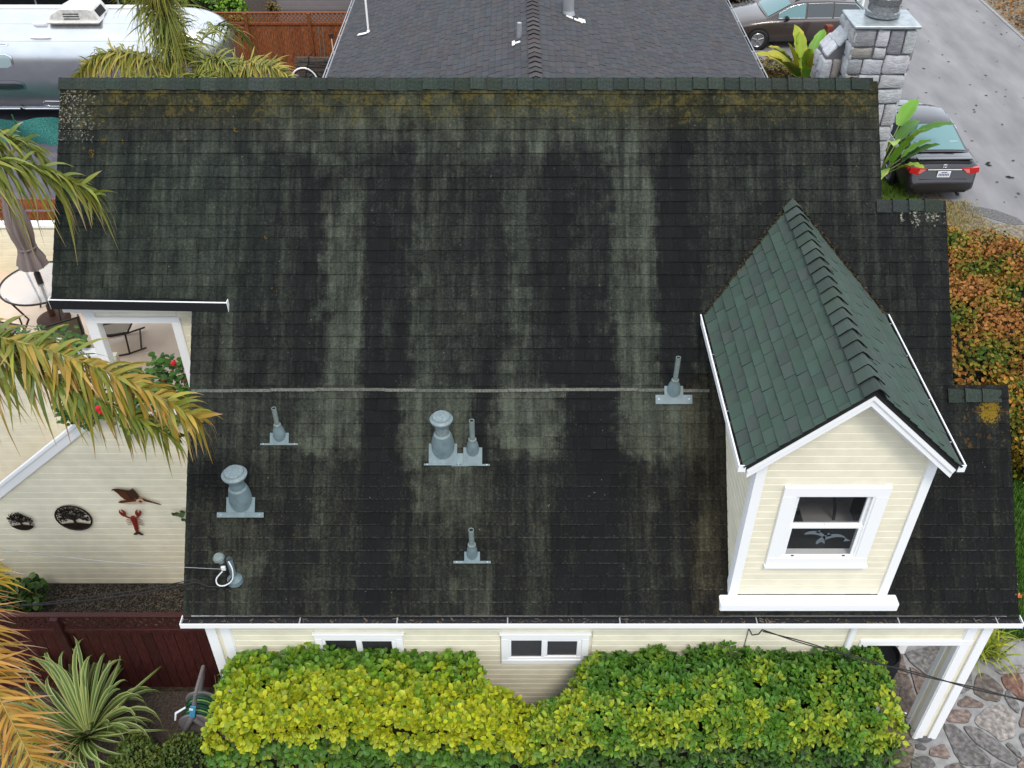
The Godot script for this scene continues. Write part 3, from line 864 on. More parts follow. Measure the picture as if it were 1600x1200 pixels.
func dormer(h: Node3D) -> void:
	var rp := V(0, 0, 0)
	# roof slopes
	var slab := MB.new()
	var el := Vector2(2.28, 5.34); var rd := Vector2(3.33, 6.31); var er := Vector2(4.37, 5.34)
	for q in [[el, rd], [er, rd]]:
		var a: Vector2 = q[0]; var c: Vector2 = q[1]
		var p0 := V(a.x, a.y, 6.72); var p1 := V(c.x, c.y, 6.72); var p2 := V(c.x, c.y, c.y + 3.93); var p3 := V(a.x, a.y, a.y + 3.93)
		var dn := Vector3(0, -0.07, 0)
		if a.x < 3:
			slab.quad(p0, p1, p2, p3); slab.quad(p0 + dn, p3 + dn, p2 + dn, p1 + dn); slab.quad(p0 + dn, p1 + dn, p1, p0); slab.quad(p3, p3 + dn, p0 + dn, p0)
		else:
			slab.quad(p1, p0, p3, p2); slab.quad(p1 + dn, p2 + dn, p3 + dn, p0 + dn); slab.quad(p1 + dn, p0 + dn, p0, p1); slab.quad(p0, p0 + dn, p3 + dn, p3)
	var roof := part("dormer_roof", slab, M.deck_dark, h)
	var n := 11
	var sides := [[el, rd], [er, rd]]
	for side in sides.size():
		var a: Vector2 = sides[side][0]; var c: Vector2 = sides[side][1]
		var up := (c - a); var len := up.length(); up /= len
		var nr := Vector2(-up.y, up.x) if side == 0 else Vector2(up.y, -up.x)
		if nr.y < 0: nr = -nr
		var pt := func(d: float, w: float, hh: float) -> Vector3:
			var p: Vector2 = a + up * w + nr * hh
			return V(p.x, p.y, d)
		for i in n:
			var w0 := i * len / n - (0.02 if i == 0 else 0.0); var w1 := (i + 1) * len / n + 0.012
			var dm0 := a.y + up.y * w0 + 3.93; var dm1 := a.y + up.y * minf(w1, len) + 3.93
			var d := 6.70
			var first := true
			while d < dm0 - 0.02:
				var wd := 0.205 + rf(-0.012, 0.012)
				if first: wd = 0.205 * (0.35 + 0.5 * (i % 2) + 0.13 * ((i / 2) % 2))
				first = false
				var d1 := minf(d + wd, dm0)
				if dm0 - d1 < 0.07: d1 = dm0
				var d2 := d1 if d1 < dm0 else dm1
				var t := rng.randf()
				var g := Color(0.072, 0.124, 0.095).lerp(Color(0.080, 0.104, 0.092), t * t) * rf(0.90, 1.1)
				var g2 := g.lerp(Color(0.048, 0.060, 0.057), rf(0.25, 0.95))
				var l := rf(0.011, 0.015) + (0.006 if rng.randf() < 0.5 else 0.0)
				var e := Color(0.008, 0.009, 0.009)
				var b := MB.new()
				var f := d + 0.003
				if side == 0:
					b.quad4(pt.call(f, w0, l), pt.call(f, w1, 0.004), pt.call(d2, w1, 0.004), pt.call(d1, w0, l), g, g2, g2.lerp(g, 0.5), g)
					b.quad(pt.call(d1, w0, 0), pt.call(f, w0, 0), pt.call(f, w0, l), pt.call(d1, w0, l), e)
					b.quad(pt.call(f, w0, 0), pt.call(f, w1, 0), pt.call(f, w1, 0.004), pt.call(f, w0, l), e)
				else:
					b.quad4(pt.call(f, w0, l), pt.call(d1, w0, l), pt.call(d2, w1, 0.004), pt.call(f, w1, 0.004), g, g, g2.lerp(g, 0.5), g2)
					b.quad(pt.call(f, w0, 0), pt.call(d1, w0, 0), pt.call(d1, w0, l), pt.call(f, w0, l), e)
					b.quad(pt.call(f, w1, 0), pt.call(f, w0, 0), pt.call(f, w0, l), pt.call(f, w1, 0.004), e)
				part("shingle", b, M.shingle_green, roof)
				d = d1
	var dl := Vector3(el.x - rd.x, el.y - rd.y, 0).normalized(); var dr := Vector3(er.x - rd.x, er.y - rd.y, 0).normalized()
	caps("ridge_shingle", V(rd.x, rd.y + 0.012, 6.68), V(rd.x, rd.y + 0.012, 10.26), 0.185, dl, dr, 0.135, Color(0.076, 0.108, 0.090), M.shingle_green, roof)
	var bit := MB.new()
	bit.quad(Vector3(-0.012, 0.0, -0.005), Vector3(-0.010, 0.002, 0.006), Vector3(0.014, 0.004, 0.005), Vector3(0.012, 0.003, -0.004))
	var vx := []; var vc := []
	for i in 1500:
		var t := rng.randf()
		var e: Vector2 = (el if rng.randf() < 0.5 else er).lerp(rd, t)
		var off := rf(-0.045, 0.03)
		vx.append(Transform3D(Basis(Vector3(rf(-1, 1), rf(-1, 1), rf(-1, 1)).normalized(), rf(0, TAU)) * Basis.from_scale(Vector3.ONE * rf(0.6, 1.5)), V(e.x + off * signf(e.x - rd.x) * -1.0, e.y + 0.014 + maxf(0.0, off) * 0.6, e.y + 3.90 - rf(0.0, 0.02))))
		vc.append(vary(Color(0.05, 0.04, 0.025), 0.5))
	many("valley_litter", bit.mesh(), M.leaf_matte, vx, vc, roof)
	# walls
	var y0 := 3.0
	var core := MB.new()
	addbx(core, 2.50, 2.93, y0, 5.30, 6.96, 7.04); addbx(core, 3.76, 4.25, y0, 5.30, 6.96, 7.04); addbx(core, 2.93, 3.76, y0, 3.66, 6.96, 7.04); addbx(core, 2.93, 3.76, 4.74, 5.30, 6.96, 7.04)
	core.prism(PackedVector2Array([Vector2(2.50, 5.30), Vector2(4.25, 5.30), Vector2(4.25, 5.34), Vector2(3.35, 6.20), Vector2(2.50, 5.38)]), Transform3D(Basis(), V(0, 0, 7.04)), 0.08)
	for q in [2.50, 4.19]: core.prism(PackedVector2Array([Vector2(7.04, 3.1), Vector2(7.04, 5.34), Vector2(9.2, 5.34), Vector2(9.2, 5.30)]), Transform3D(Basis(Vector3(0, 0, -1), Vector3.UP, Vector3.RIGHT), Vector3(q, 0, 0)), 0.06)
	var wall := part("dormer_wall", core, M.cream, h)
	var gl := func(y: float) -> float: return 2.50 if y < 5.30 else 2.50 + (y - 5.30) * 0.98
	var gr := func(y: float) -> float: return 4.25 if y < 5.30 else 4.25 - (y - 5.30) * 1.04
	siding(wall, V(0, 0, 6.96), Vector3.RIGHT, Vector3.BACK, y0 + 0.02, 6.14, 0.102, func(a: float, c: float) -> Array:
		if c > 3.62 and a < 4.80: return [[2.55, 2.86, 2.55, 2.86], [3.83, 4.22, 3.83, 4.22]]
		return [[gl.call(a), gr.call(a), gl.call(c), gr.call(c)]])
	siding(wall, V(2.50, 0, 0), Vector3.BACK, Vector3.LEFT, y0 + 0.02, 5.25, 0.102, func(a: float, c: float) -> Array:
		return [[-(a + 3.92), -6.98, -(c + 3.92), -6.98]])
	siding(wall, V(4.25, 0, 0), Vector3.FORWARD, Vector3.RIGHT, y0 + 0.02, 5.25, 0.102, func(a: float, c: float) -> Array:
		return [[6.98, a + 3.92, 6.98, c + 3.92]])
	for q in [[2.472, 2.575], [4.185, 4.285]]: bx("corner_board", q[0], q[1], y0, 5.30, 6.918, 6.962, M.white, wall)
	bx("corner_board", 2.470, 2.50, y0, 5.22, 6.965, 7.06, M.white, wall); bx("corner_board", 4.25, 4.287, y0, 5.22, 6.965, 7.06, M.white, wall)
	bx("base_board", 2.37, 4.40, 2.925, 3.05, 6.80, 6.95, M.white, wall, 0.012)
	# gable boards
	for q in [[el, rd, 1.0], [er, rd, -1.0]]:
		var a: Vector2 = q[0]; var c: Vector2 = q[1]
		var k: float = q[2]
		var mk := func(off: float, w: float, d0: float, d1: float, ext: float) -> MB:
			var b := MB.new()
			var lowx := a.x + k * (0.02 - ext)
			var slope := (c.y - a.y) / (c.x - a.x)
			var yl := a.y + (lowx - a.x) * slope
			var poly := PackedVector2Array([Vector2(lowx, yl - off), Vector2(c.x, c.y - off), Vector2(c.x, c.y - off - w), Vector2(lowx + k * 0.02, yl - off - w * 0.92)])
			b.prism(poly, Transform3D(Basis(), V(0, 0, d1)), d1 - d0)
			return b
		part("gable_board", mk.call(0.075, 0.135, 6.735, 6.765, 0.0), M.white, wall)
		part("gable_board", mk.call(0.075, 0.05, 6.718, 6.735, 0.0), M.white, wall)
		part("gable_board", mk.call(0.20, 0.11, 6.918, 6.96, -0.22), M.white, wall)
		part("gable_soffit", mk.call(0.09, 0.02, 6.765, 6.96, 0.0), M.white, wall)
	gutter("dormer_gutter", V(2.28, 5.34, 9.24), V(2.28, 5.34, 6.72), Vector3.LEFT, 0.06, 0.075, [0.75, 1.7], h)
	gutter("dormer_gutter", V(4.37, 5.34, 6.72), V(4.37, 5.34, 9.24), Vector3.RIGHT, 0.06, 0.075, [0.35, 1.0, 1.75, 2.35], h)
	# window
	var b := MB.new()
	frame_boxes(b, 2.80, 3.90, 3.60, 4.84, 0.135, 6.905, 6.96)
	addbx(b, 2.79, 3.93, 3.57, 3.615, 6.885, 6.955, 0.008)
	frame_boxes(b, 2.93, 3.77, 3.70, 4.72, 0.03, 6.915, 7.05)
	var w := part("dormer_window", b, M.white, h)
	b = MB.new(); frame_boxes(b, 2.955, 3.745, 4.20, 4.70, 0.04, 6.95, 6.985); part("sash", b, M.gutter_white, w)
	b = MB.new(); frame_boxes(b, 2.955, 3.745, 3.725, 4.235, 0.04, 6.925, 6.95); part("sash", b, M.gutter_white, w)
	bx("pane", 2.99, 3.71, 4.235, 4.665, 6.966, 6.969, M.glass, w, 0.0)
	bx("pane", 2.99, 3.71, 3.762, 4.20, 6.936, 6.939, M.glass, w, 0.0)
	bx("sash_lock", 3.33, 3.37, 4.236, 4.252, 6.93, 6.955, M.gutter_white, w)
	for q in [3.06, 3.62]: bx("sash_lift", q, q + 0.03, 3.75, 3.765, 6.918, 6.926, M.black, w, 0.0)
	# the room behind
	b = MB.new()
	addbx(b, 2.6, 4.15, 3.45, 3.5, 7.05, 8.9, 0.0); addbx(b, 2.6, 4.15, 5.15, 5.2, 7.05, 8.9, 0.0); addbx(b, 2.6, 4.15, 3.5, 5.15, 8.3, 8.35, 0.0); addbx(b, 2.58, 2.62, 3.45, 5.2, 7.05, 8.4, 0.0); addbx(b, 4.12, 4.16, 3.45, 5.2, 7.05, 8.4, 0.0)
	var room := part("room_behind", b, M.room, w)
	b = MB.new(); addbx(b, 2.9, 3.12, 3.5, 4.6, 7.75, 7.8); addbx(b, 3.2, 3.75, 4.02, 4.04, 7.1, 7.45, 0.0); addbx(b, 3.15, 3.9, 3.5, 4.5, 7.62, 7.65)
	part("furniture", b, M.room_light, w)
	b = MB.new()
	var arc := []
	for i in 14:
		var t := i / 13.0
		arc.append(V(3.12 + 0.42 * sin(t * 1.5), 4.72 - 0.75 * t * t, 7.2))
	b.tube(arc, [0.018], 6); part("curtain_cord", b, M.black, w)
	# etched dolphins on the lower pane
	for q in [[3.24, 4.10, 1.1, 0.2], [3.47, 4.02, 1.35, 2.2]]:
		b = MB.new()
		var poly := PackedVector2Array()
		var bot := PackedVector2Array()
		for i in 13:
			var t := i / 12.0
			var ang := 2.5 - t * 2.2
			var r := 0.13
			var th := 0.036 * sin(PI * pow(t, 0.7)) + 0.002
			poly.append(Vector2(cos(ang) * (r + th), sin(ang) * (r + th) * 0.8)); bot.append(Vector2(cos(ang) * (r - th * 0.6), sin(ang) * (r - th * 0.6) * 0.8))
		poly.append_array(PackedVector2Array([Vector2(0.15, -0.02), Vector2(0.10, 0.0)]))
		bot.reverse()
		poly.append_array(bot)
		b.prism(poly, Transform3D(Basis(Vector3(0, 0, 1), q[3] * 0.35 - 0.3).scaled(Vector3(q[2], q[2], 1)), V(q[0], q[1] - 0.1, 6.9345)), 0.0008)
		b.prism(PackedVector2Array([Vector2(-0.01, 0.115), Vector2(0.02, 0.16), Vector2(0.035, 0.11)]), Transform3D(Basis(Vector3(0, 0, 1), q[3] * 0.35 - 0.3).scaled(Vector3(q[2], q[2], 1)), V(q[0], q[1] - 0.1, 6.9345)), 0.0008)
		part("etched_dolphin", b, M.etch, w)

func stone_block(o: Vector3, u: Vector3, n: Vector3, w: float, h: float, depth: float, col: Color) -> MB:   # cushion-faced stone
	var b := MB.new()
	var rows := []
	var ks := [0.0, 0.10, 0.5, 0.90, 1.0]
	for j in 5:
		var r := PackedVector3Array()
		for i in 5:
			var fx: float = ks[i]; var fy: float = ks[j]
			var inner := minf(minf(fx, 1 - fx), minf(fy, 1 - fy))
			var z := depth if inner > 0.05 else depth * 0.35
			if inner > 0.05: z += rf(-0.008, 0.010)
			var cx := rf(-0.008, 0.008); var cy := rf(-0.008, 0.008)
			if (i == 0 or i == 4) and (j == 0 or j == 4): fx = lerpf(fx, 0.5, 0.07); fy = lerpf(fy, 0.5, 0.07)
			r.append(o + u * ((fx - 0.5) * w + cx) + Vector3.UP * ((fy - 0.5) * h + cy) + n * z)
		rows.append(r)
	var cc := []
	for j in 5:
		var r := []
		for i in 5: r.append(vary(col, 0.06))
		cc.append(r)
	b.grid(rows, cc)
	for i in 4:
		b.quad(rows[0][i] - n * depth * 0.5, rows[0][i + 1] - n * depth * 0.5, rows[0][i + 1], rows[0][i], col); b.quad(rows[4][i], rows[4][i + 1], rows[4][i + 1] - n * depth * 0.5, rows[4][i] - n * depth * 0.5, col)
		b.quad(rows[i][0] - n * depth * 0.5, rows[i][0], rows[i + 1][0], rows[i + 1][0] - n * depth * 0.5, col); b.quad(rows[i][4], rows[i][4] - n * depth * 0.5, rows[i + 1][4] - n * depth * 0.5, rows[i + 1][4], col)
	return b

func stone_face(parent: Node3D, o: Vector3, u: Vector3, n: Vector3, x0: float, x1: float, y0: float, y1: float) -> void:
	var todo := [Rect2(x0, y0, x1 - x0, y1 - y0)]
	var done := []
	while todo.size():
		var r: Rect2 = todo.pop_back()
		var big: bool = r.size.x > 0.44 or r.size.y > 0.28 or (r.size.x * r.size.y > 0.07 and rng.randf() < 0.6)
		if not big or (r.size.x < 0.2 and r.size.y < 0.34):
			done.append(r); continue
		if r.size.x * rf(0.75, 1.25) > r.size.y * 1.05 and r.size.x > 0.24:
			var k := r.size.x * rf(0.33, 0.67)
			todo.append(Rect2(r.position, Vector2(k, r.size.y))); todo.append(Rect2(r.position + Vector2(k, 0), Vector2(r.size.x - k, r.size.y)))
		else:
			var k := r.size.y * rf(0.35, 0.65)
			todo.append(Rect2(r.position, Vector2(r.size.x, k))); todo.append(Rect2(r.position + Vector2(0, k), Vector2(r.size.x, r.size.y - k)))
	for r: Rect2 in done:
		var t := rng.randf()
		var c := Color(0.46, 0.465, 0.485) if t < 0.58 else (Color(0.27, 0.25, 0.235) if t < 0.82 else Color(0.26, 0.26, 0.28))
		var q := r.get_center()
		part("stone", stone_block(o + u * q.x + Vector3.UP * q.y, u, n, r.size.x - 0.014, r.size.y - 0.014, 0.035, vary(c, 0.12)), M.ledge, parent)

func chimney(h: Node3D) -> void:
	var core := MB.new()
	addbx(core, 4.22, 4.94, 0, 7.76, 11.84, 12.46)
	core.prism(PackedVector2Array([Vector2(3.98, 0), Vector2(4.24, 0), Vector2(4.24, 7.62), Vector2(3.98, 7.30)]), Transform3D(Basis(), V(0, 0, 12.46)), 0.40)
	var c := part("chimney", core, M.stone_mortar, h)
	stone_face(c, V(0, 0, 11.84), Vector3.RIGHT, Vector3.BACK, 4.19, 4.97, 4.6, 7.75)
	stone_face(c, V(4.22, 0, 0), Vector3.BACK, Vector3.LEFT, -12.46, -11.81, 6.7, 7.75)
	stone_face(c, V(4.94, 0, 0), Vector3.FORWARD, Vector3.RIGHT, 11.81, 12.46, 6.0, 7.75)
	stone_face(c, V(0, 0, 12.06), Vector3.RIGHT, Vector3.BACK, 3.95, 4.2, 6.2, 7.30)
	stone_face(c, V(3.98, 0, 0), Vector3.BACK, Vector3.LEFT, -12.46, -12.03, 6.2, 7.30)
	for q in [[4.05, 7.40, 12.16], [4.15, 7.53, 12.3], [4.06, 7.41, 12.36], [4.16, 7.54, 12.13]]:
		var sb := MB.new()
		sb.box(V(q[0], q[1], q[2]), Vector3(0.20, 0.06, 0.21), Basis(Vector3.BACK, 0.88), vary(Color(0.50, 0.51, 0.53), 0.12), 0.02)
		part("stone", sb, M.ledge, c)
	bx("chimney_slab", 4.165, 4.985, 7.77, 7.81, 11.78, 12.38, M.cap_metal, c, 0.01)
	var b := MB.new()
	b.lathe([Vector2(0.0, 0.0), Vector2(0.21, 0.0), Vector2(0.21, 0.05), Vector2(0.19, 0.06), Vector2(0.18, 0.14), Vector2(0.195, 0.15), Vector2(0.195, 0.22), Vector2(0.175, 0.23), Vector2(0.175, 0.34), Vector2(0.2, 0.36), Vector2(0.2, 0.55), Vector2(0.0, 0.56)], Transform3D(Basis(), V(4.60, 7.83, 12.16)), 28)
	part("flue", b, M.flue, c)

func roof_pipe(x: float, s: float, r: float, tall: float, base: Array, m_pipe: Material, parent: Node3D, cap := false, hood_r := 0.0, called := "vent_pipe") -> void:   # base: flange below the pipe [half width, up, down, apron half width, apron height]
	var sl := Basis(Vector3.RIGHT, Vector3(0, K, -K), Vector3(0, K, K))
	var b := MB.new()
	b.box(R(x, s + (base[1] - base[2]) / 2, 0.024), Vector3(base[0] * 2, base[1] + base[2], 0.008), sl, Color.WHITE, 0.003)
	b.box(R(x, s - base[2] + base[4] / 2 - 0.004, 0.027), Vector3(base[3] * 2, base[4], 0.010), sl, Color.WHITE, 0.003)
	# boot, a cone leaning into the slope
	var foot := R(x, s, 0.02)
	var rows := []
	var h0 := tall * 0.45 if cap else 0.16
	for j in 5:
		var t := j / 4.0
		var row := PackedVector3Array()
		for k in 18:
			var a := TAU * k / 18
			var rr := lerpf(hood_r, r * 1.25, t)
			var flat := R(x + cos(a) * hood_r, s + sin(a) * hood_r * 1.15, 0.02)
			var ring := foot + Vector3(cos(a) * rr, h0, -sin(a) * rr)
			row.append(flat.lerp(ring, t))
		rows.append(row)
	b.grid(rows, [], false, true)
	var f := part("vent_flashing", b, M.vent, parent)
	for q in [-1.0, 1.0]:
		var sc := MB.new()
		sc.box(R(x + q * base[3] * 0.82, s - base[2] + base[4] * 0.5, 0.034), Vector3(0.012, 0.012, 0.004), sl)
		part("screw", sc, M.pipe_grey, f)
	var p := MB.new()
	var top := foot + Vector3.UP * tall
	if cap:
		p.lathe([Vector2(r * 1.25, h0), Vector2(r, h0 + 0.02), Vector2(r, tall - 0.05)], Transform3D(Basis(), foot), 18)
		part(called, p, m_pipe, f)
		var c := MB.new()
		c.lathe([Vector2(r * 1.05, tall - 0.05), Vector2(r * 1.65, tall - 0.045), Vector2(r * 1.7, tall - 0.02), Vector2(r * 1.35, tall + 0.0), Vector2(r * 1.25, tall + 0.022), Vector2(0.0, tall + 0.03)], Transform3D(Basis(), foot), 24)
		part("vent_cap", c, M.vent_worn, f)
	else:
		p.lathe([Vector2(r, h0 - 0.03), Vector2(r * 1.5, h0 - 0.02), Vector2(r * 1.5, h0 + 0.015), Vector2(r, h0 + 0.02), Vector2(r, tall), Vector2(r * 0.78, tall), Vector2(r * 0.78, tall - 0.1)], Transform3D(Basis(), foot), 14)
		part(called, p, m_pipe, f)
		var k := MB.new()
		k.lathe([Vector2(r * 0.78, tall - 0.012), Vector2(0, tall - 0.012)], Transform3D(Basis(), foot), 12)
		part("pipe_mouth", k, M.black, f)

func vents(h: Node3D, roof: Node3D) -> void:
	var sd := func(d: float) -> float: return (d - 6.78) / K
	roof_pipe(-2.70, sd.call(8.235), 0.028, 0.42, [0.11, 0.03, 0.11, 0.22, 0.022], M.vent_pipe, roof, false, 0.075)
	roof_pipe(-3.13, sd.call(7.71), 0.085, 0.44, [0.165, 0.03, 0.20, 0.27, 0.06], M.vent, roof, true, 0.135)
	roof_pipe(-0.80, sd.call(8.14), 0.078, 0.46, [0.165, 0.04, 0.21, 0.22, 0.022], M.vent_worn, roof, true, 0.135)
	roof_pipe(-0.455, sd.call(8.115), 0.031, 0.46, [0.11, 0.03, 0.18, 0.20, 0.022], M.vent_pipe, roof, false, 0.075)
	var b := MB.new()
	var sl := Basis(Vector3.RIGHT, Vector3(0, K, -K), Vector3(0, K, K))
	b.box(R(-0.60, sd.call(8.035), 0.021), Vector3(0.20, 0.15, 0.006), sl)
	part("flashing_bridge", b, M.vent, roof)
	roof_pipe(-0.458, sd.call(7.27), 0.031, 0.42, [0.09, 0.03, 0.10, 0.215, 0.03], M.vent_pipe, roof, false, 0.065)
	roof_pipe(1.885, sd.call(8.60), 0.029, 0.50, [0.11, 0.06, 0.15, 0.215, 0.11], M.vent_pipe, roof, false, 0.08)
	# electric service mast with its weatherhead
	var foot := R(-3.17, sd.call(7.05), 0.01)
	b = MB.new()
	b.lathe([Vector2(0.09, 0.0), Vector2(0.085, 0.06), Vector2(0.05, 0.10), Vector2(0.034, 0.12), Vector2(0.034, 0.40)], Transform3D(Basis(), foot), 14)
	var ms := part("service_mast", b, M.vent, roof)
	b = MB.new()
	b.lathe([Vector2(0.0, 0.48), Vector2(0.04, 0.475), Vector2(0.062, 0.45), Vector2(0.066, 0.42), Vector2(0.04, 0.40), Vector2(0.034, 0.36)], Transform3D(Basis(Vector3(0, 0, 1), 0.25), foot + Vector3(-0.005, 0, 0)), 16)
	part("weatherhead", b, M.vent_pipe, ms)
	b = MB.new()
	b.box(foot + Vector3(-0.07, 0.30, 0.05), Vector3(0.05, 0.06, 0.03), Basis(), Color.WHITE, 0.006)
	part("insulator", b, M.wire_white, ms)

# ---------------------------------------------------------------- neighbour
func neighbour_house() -> void:
	var h := thing("grey_roof_house", "low neighbouring house behind the ridge with a plain dark grey shingle gable roof", "house", V(0.6, 0, 25))
	var rx := 0.47; var ry := 4.4; var ey := 2.6
	var rest := MB.new()
	var slab := MB.new()
	for side in 2:
		var ex := -4.53 if side == 0 else 6.16
		var up := Vector2(rx - ex, ry - ey); var len := up.length(); up /= len
		var nr := Vector2(-up.y, up.x) if side == 0 else Vector2(up.y, -up.x)
		var pt := func(d: float, w: float, hh: float) -> Vector3: return V(ex + up.x * w + nr.x * hh, ey + up.y * w + nr.y * hh, d)
		var q: Array = [pt.call(17.2, 0, -0.02), pt.call(17.2, len, -0.02), pt.call(38, len, -0.02), pt.call(38, 0, -0.02)]
		if side == 1: q = [q[1], q[0], q[3], q[2]]
		slab.quad(q[0], q[1], q[2], q[3])
		var n := int(len / 0.143)
		for i in n:
			var w0 := i * len / n; var w1 := w0 + len / n + 0.01
			var d := 17.2 - rf(0, 0.25)
			while d < 37.5:
				var d1 := d + 0.30 * rf(0.9, 1.1)
				var a := rf(0, 1)
				var g := Color(0.050, 0.052, 0.060).lerp(Color(0.057, 0.052, 0.054), a * a) * rf(0.88, 1.12)
				var e := Color(0.008, 0.008, 0.010)
				var l := rf(0.016, 0.024)
				if side == 0:
					rest.quad(pt.call(d + 0.014, w0, l), pt.call(d + 0.014, w1, 0.003), pt.call(d1, w1, 0.003), pt.call(d1, w0, l), g)
					rest.quad(pt.call(d1, w0, 0), pt.call(d, w0, 0), pt.call(d, w0, l), pt.call(d1, w0, l), e)
				else:
					rest.quad(pt.call(d + 0.014, w0, l), pt.call(d1, w0, l), pt.call(d1, w1, 0.003), pt.call(d + 0.014, w1, 0.003), g)
					rest.quad(pt.call(d, w0, 0), pt.call(d1, w0, 0), pt.call(d1, w0, l), pt.call(d, w0, l), e)
				d = d1
	var roof := part("roof", slab, M.deck_dark, h)
	part("shingles", rest, M.shingle_grey, roof).set_meta("kind", "stuff")
	var dl := Vector3(-4.53 - rx, ey - ry, 0).normalized(); var dr := Vector3(6.16 - rx, ey - ry, 0).normalized()
	caps("ridge_cap", V(rx, ry + 0.01, 17.2), V(rx, ry + 0.01, 27.4), 0.26, dl, dr, 0.13, Color(0.060, 0.052, 0.054), M.shingle_grey, roof)
	var rv := MB.new()
	rv.quad(V(rx - 0.16, ry - 0.02, 27.4), V(rx, ry + 0.04, 27.4), V(rx, ry + 0.04, 38), V(rx - 0.16, ry - 0.02, 38)); rv.quad(V(rx, ry + 0.04, 27.4), V(rx + 0.16, ry - 0.02, 27.4), V(rx + 0.16, ry - 0.02, 38), V(rx, ry + 0.04, 38))
	part("ridge_vent", rv, mat("ridge_brown", lin(0.065, 0.05, 0.048), 0.9), roof)
	var b := MB.new()
	addbx(b, -4.1, 5.7, 0, 2.5, 17.6, 37, 0.0)
	part("walls", b, M.grey_siding, h)
	for q in [[-4.53, Vector3.LEFT], [6.16, Vector3.RIGHT]]:
		b = MB.new()
		b.bar(V(q[0], ey - 0.02, 17.2), V(q[0], ey - 0.02, 38), 0.02, 0.03); b.bar(V(q[0] + q[1].x * 0.1, ey - 0.02, 17.2), V(q[0] + q[1].x * 0.1, ey - 0.02, 38), 0.02, 0.03); b.bar(V(q[0] + q[1].x * 0.05, ey - 0.11, 17.2), V(q[0] + q[1].x * 0.05, ey - 0.11, 38), 0.1, 0.01)
		for i in 18: b.box(V(q[0] + q[1].x * 0.05, ey, 18 + i * 1.1), Vector3(0.12, 0.012, 0.03))
		part("gutter", b, M.pipe_grey, h)
	# roof vents
	var sy := func(x: float) -> float: return ey + (ry - ey) * ((x + 4.53) / (rx + 4.53) if x < rx else (6.16 - x) / (6.16 - rx))
	b = MB.new()
	var f := V(1.32, sy.call(1.32), 22.9)
	b.lathe([Vector2(0.16, 0.0), Vector2(0.13, 0.1), Vector2(0.12, 0.5), Vector2(0.11, 0.62)], Transform3D(Basis(), f), 16)
	b.lathe([Vector2(0.13, 0.62), Vector2(0.17, 0.64), Vector2(0.17, 0.72), Vector2(0.14, 0.75), Vector2(0.0, 0.76)], Transform3D(Basis(), f), 18)
	var v := part("roof_vent", b, M.pipe_grey, roof)
	b = MB.new()
	b.box(f + V(0.14, -0.03, -0.22), Vector3(0.42, 0.012, 0.10), Basis(Vector3.BACK, -0.3) * Basis(Vector3.UP, -0.3)); b.box(f + V(0.31, -0.07, -0.2), Vector3(0.16, 0.012, 0.2), Basis(Vector3.BACK, -0.3))
	part("flashing_strap", b, M.trailer_white, v)
	b = MB.new()
	f = V(0.16, sy.call(0.16), 21.0)
	b.lathe([Vector2(0.06, 0.0), Vector2(0.05, 0.32), Vector2(0.0, 0.32)], Transform3D(Basis(), f), 10)
	v = part("roof_vent", b, M.pipe_grey, roof)
	b = MB.new()
	b.box(f + V(-0.13, -0.02, -0.28), Vector3(0.06, 0.012, 0.24), Basis(Vector3.BACK, 0.3)); b.box(f + V(-0.06, 0.0, -0.3), Vector3(0.16, 0.012, 0.07), Basis(Vector3.BACK, 0.3))
	part("flashing_strap", b, M.trailer_white, v)
	b = MB.new()
	f = V(-3.74, sy.call(-3.74), 25.2)
	b.lathe([Vector2(0.06, 0.0), Vector2(0.026, 0.06), Vector2(0.026, 1.3), Vector2(0.0, 1.3)], Transform3D(Basis(), f), 10)
	b.box(f + V(-0.15, 0.0, -0.12), Vector3(0.28, 0.014, 0.10), Basis(Vector3.BACK, 0.33) * Basis(Vector3.UP, -0.4))
	part("roof_pipe", b, M.trailer_white, roof)

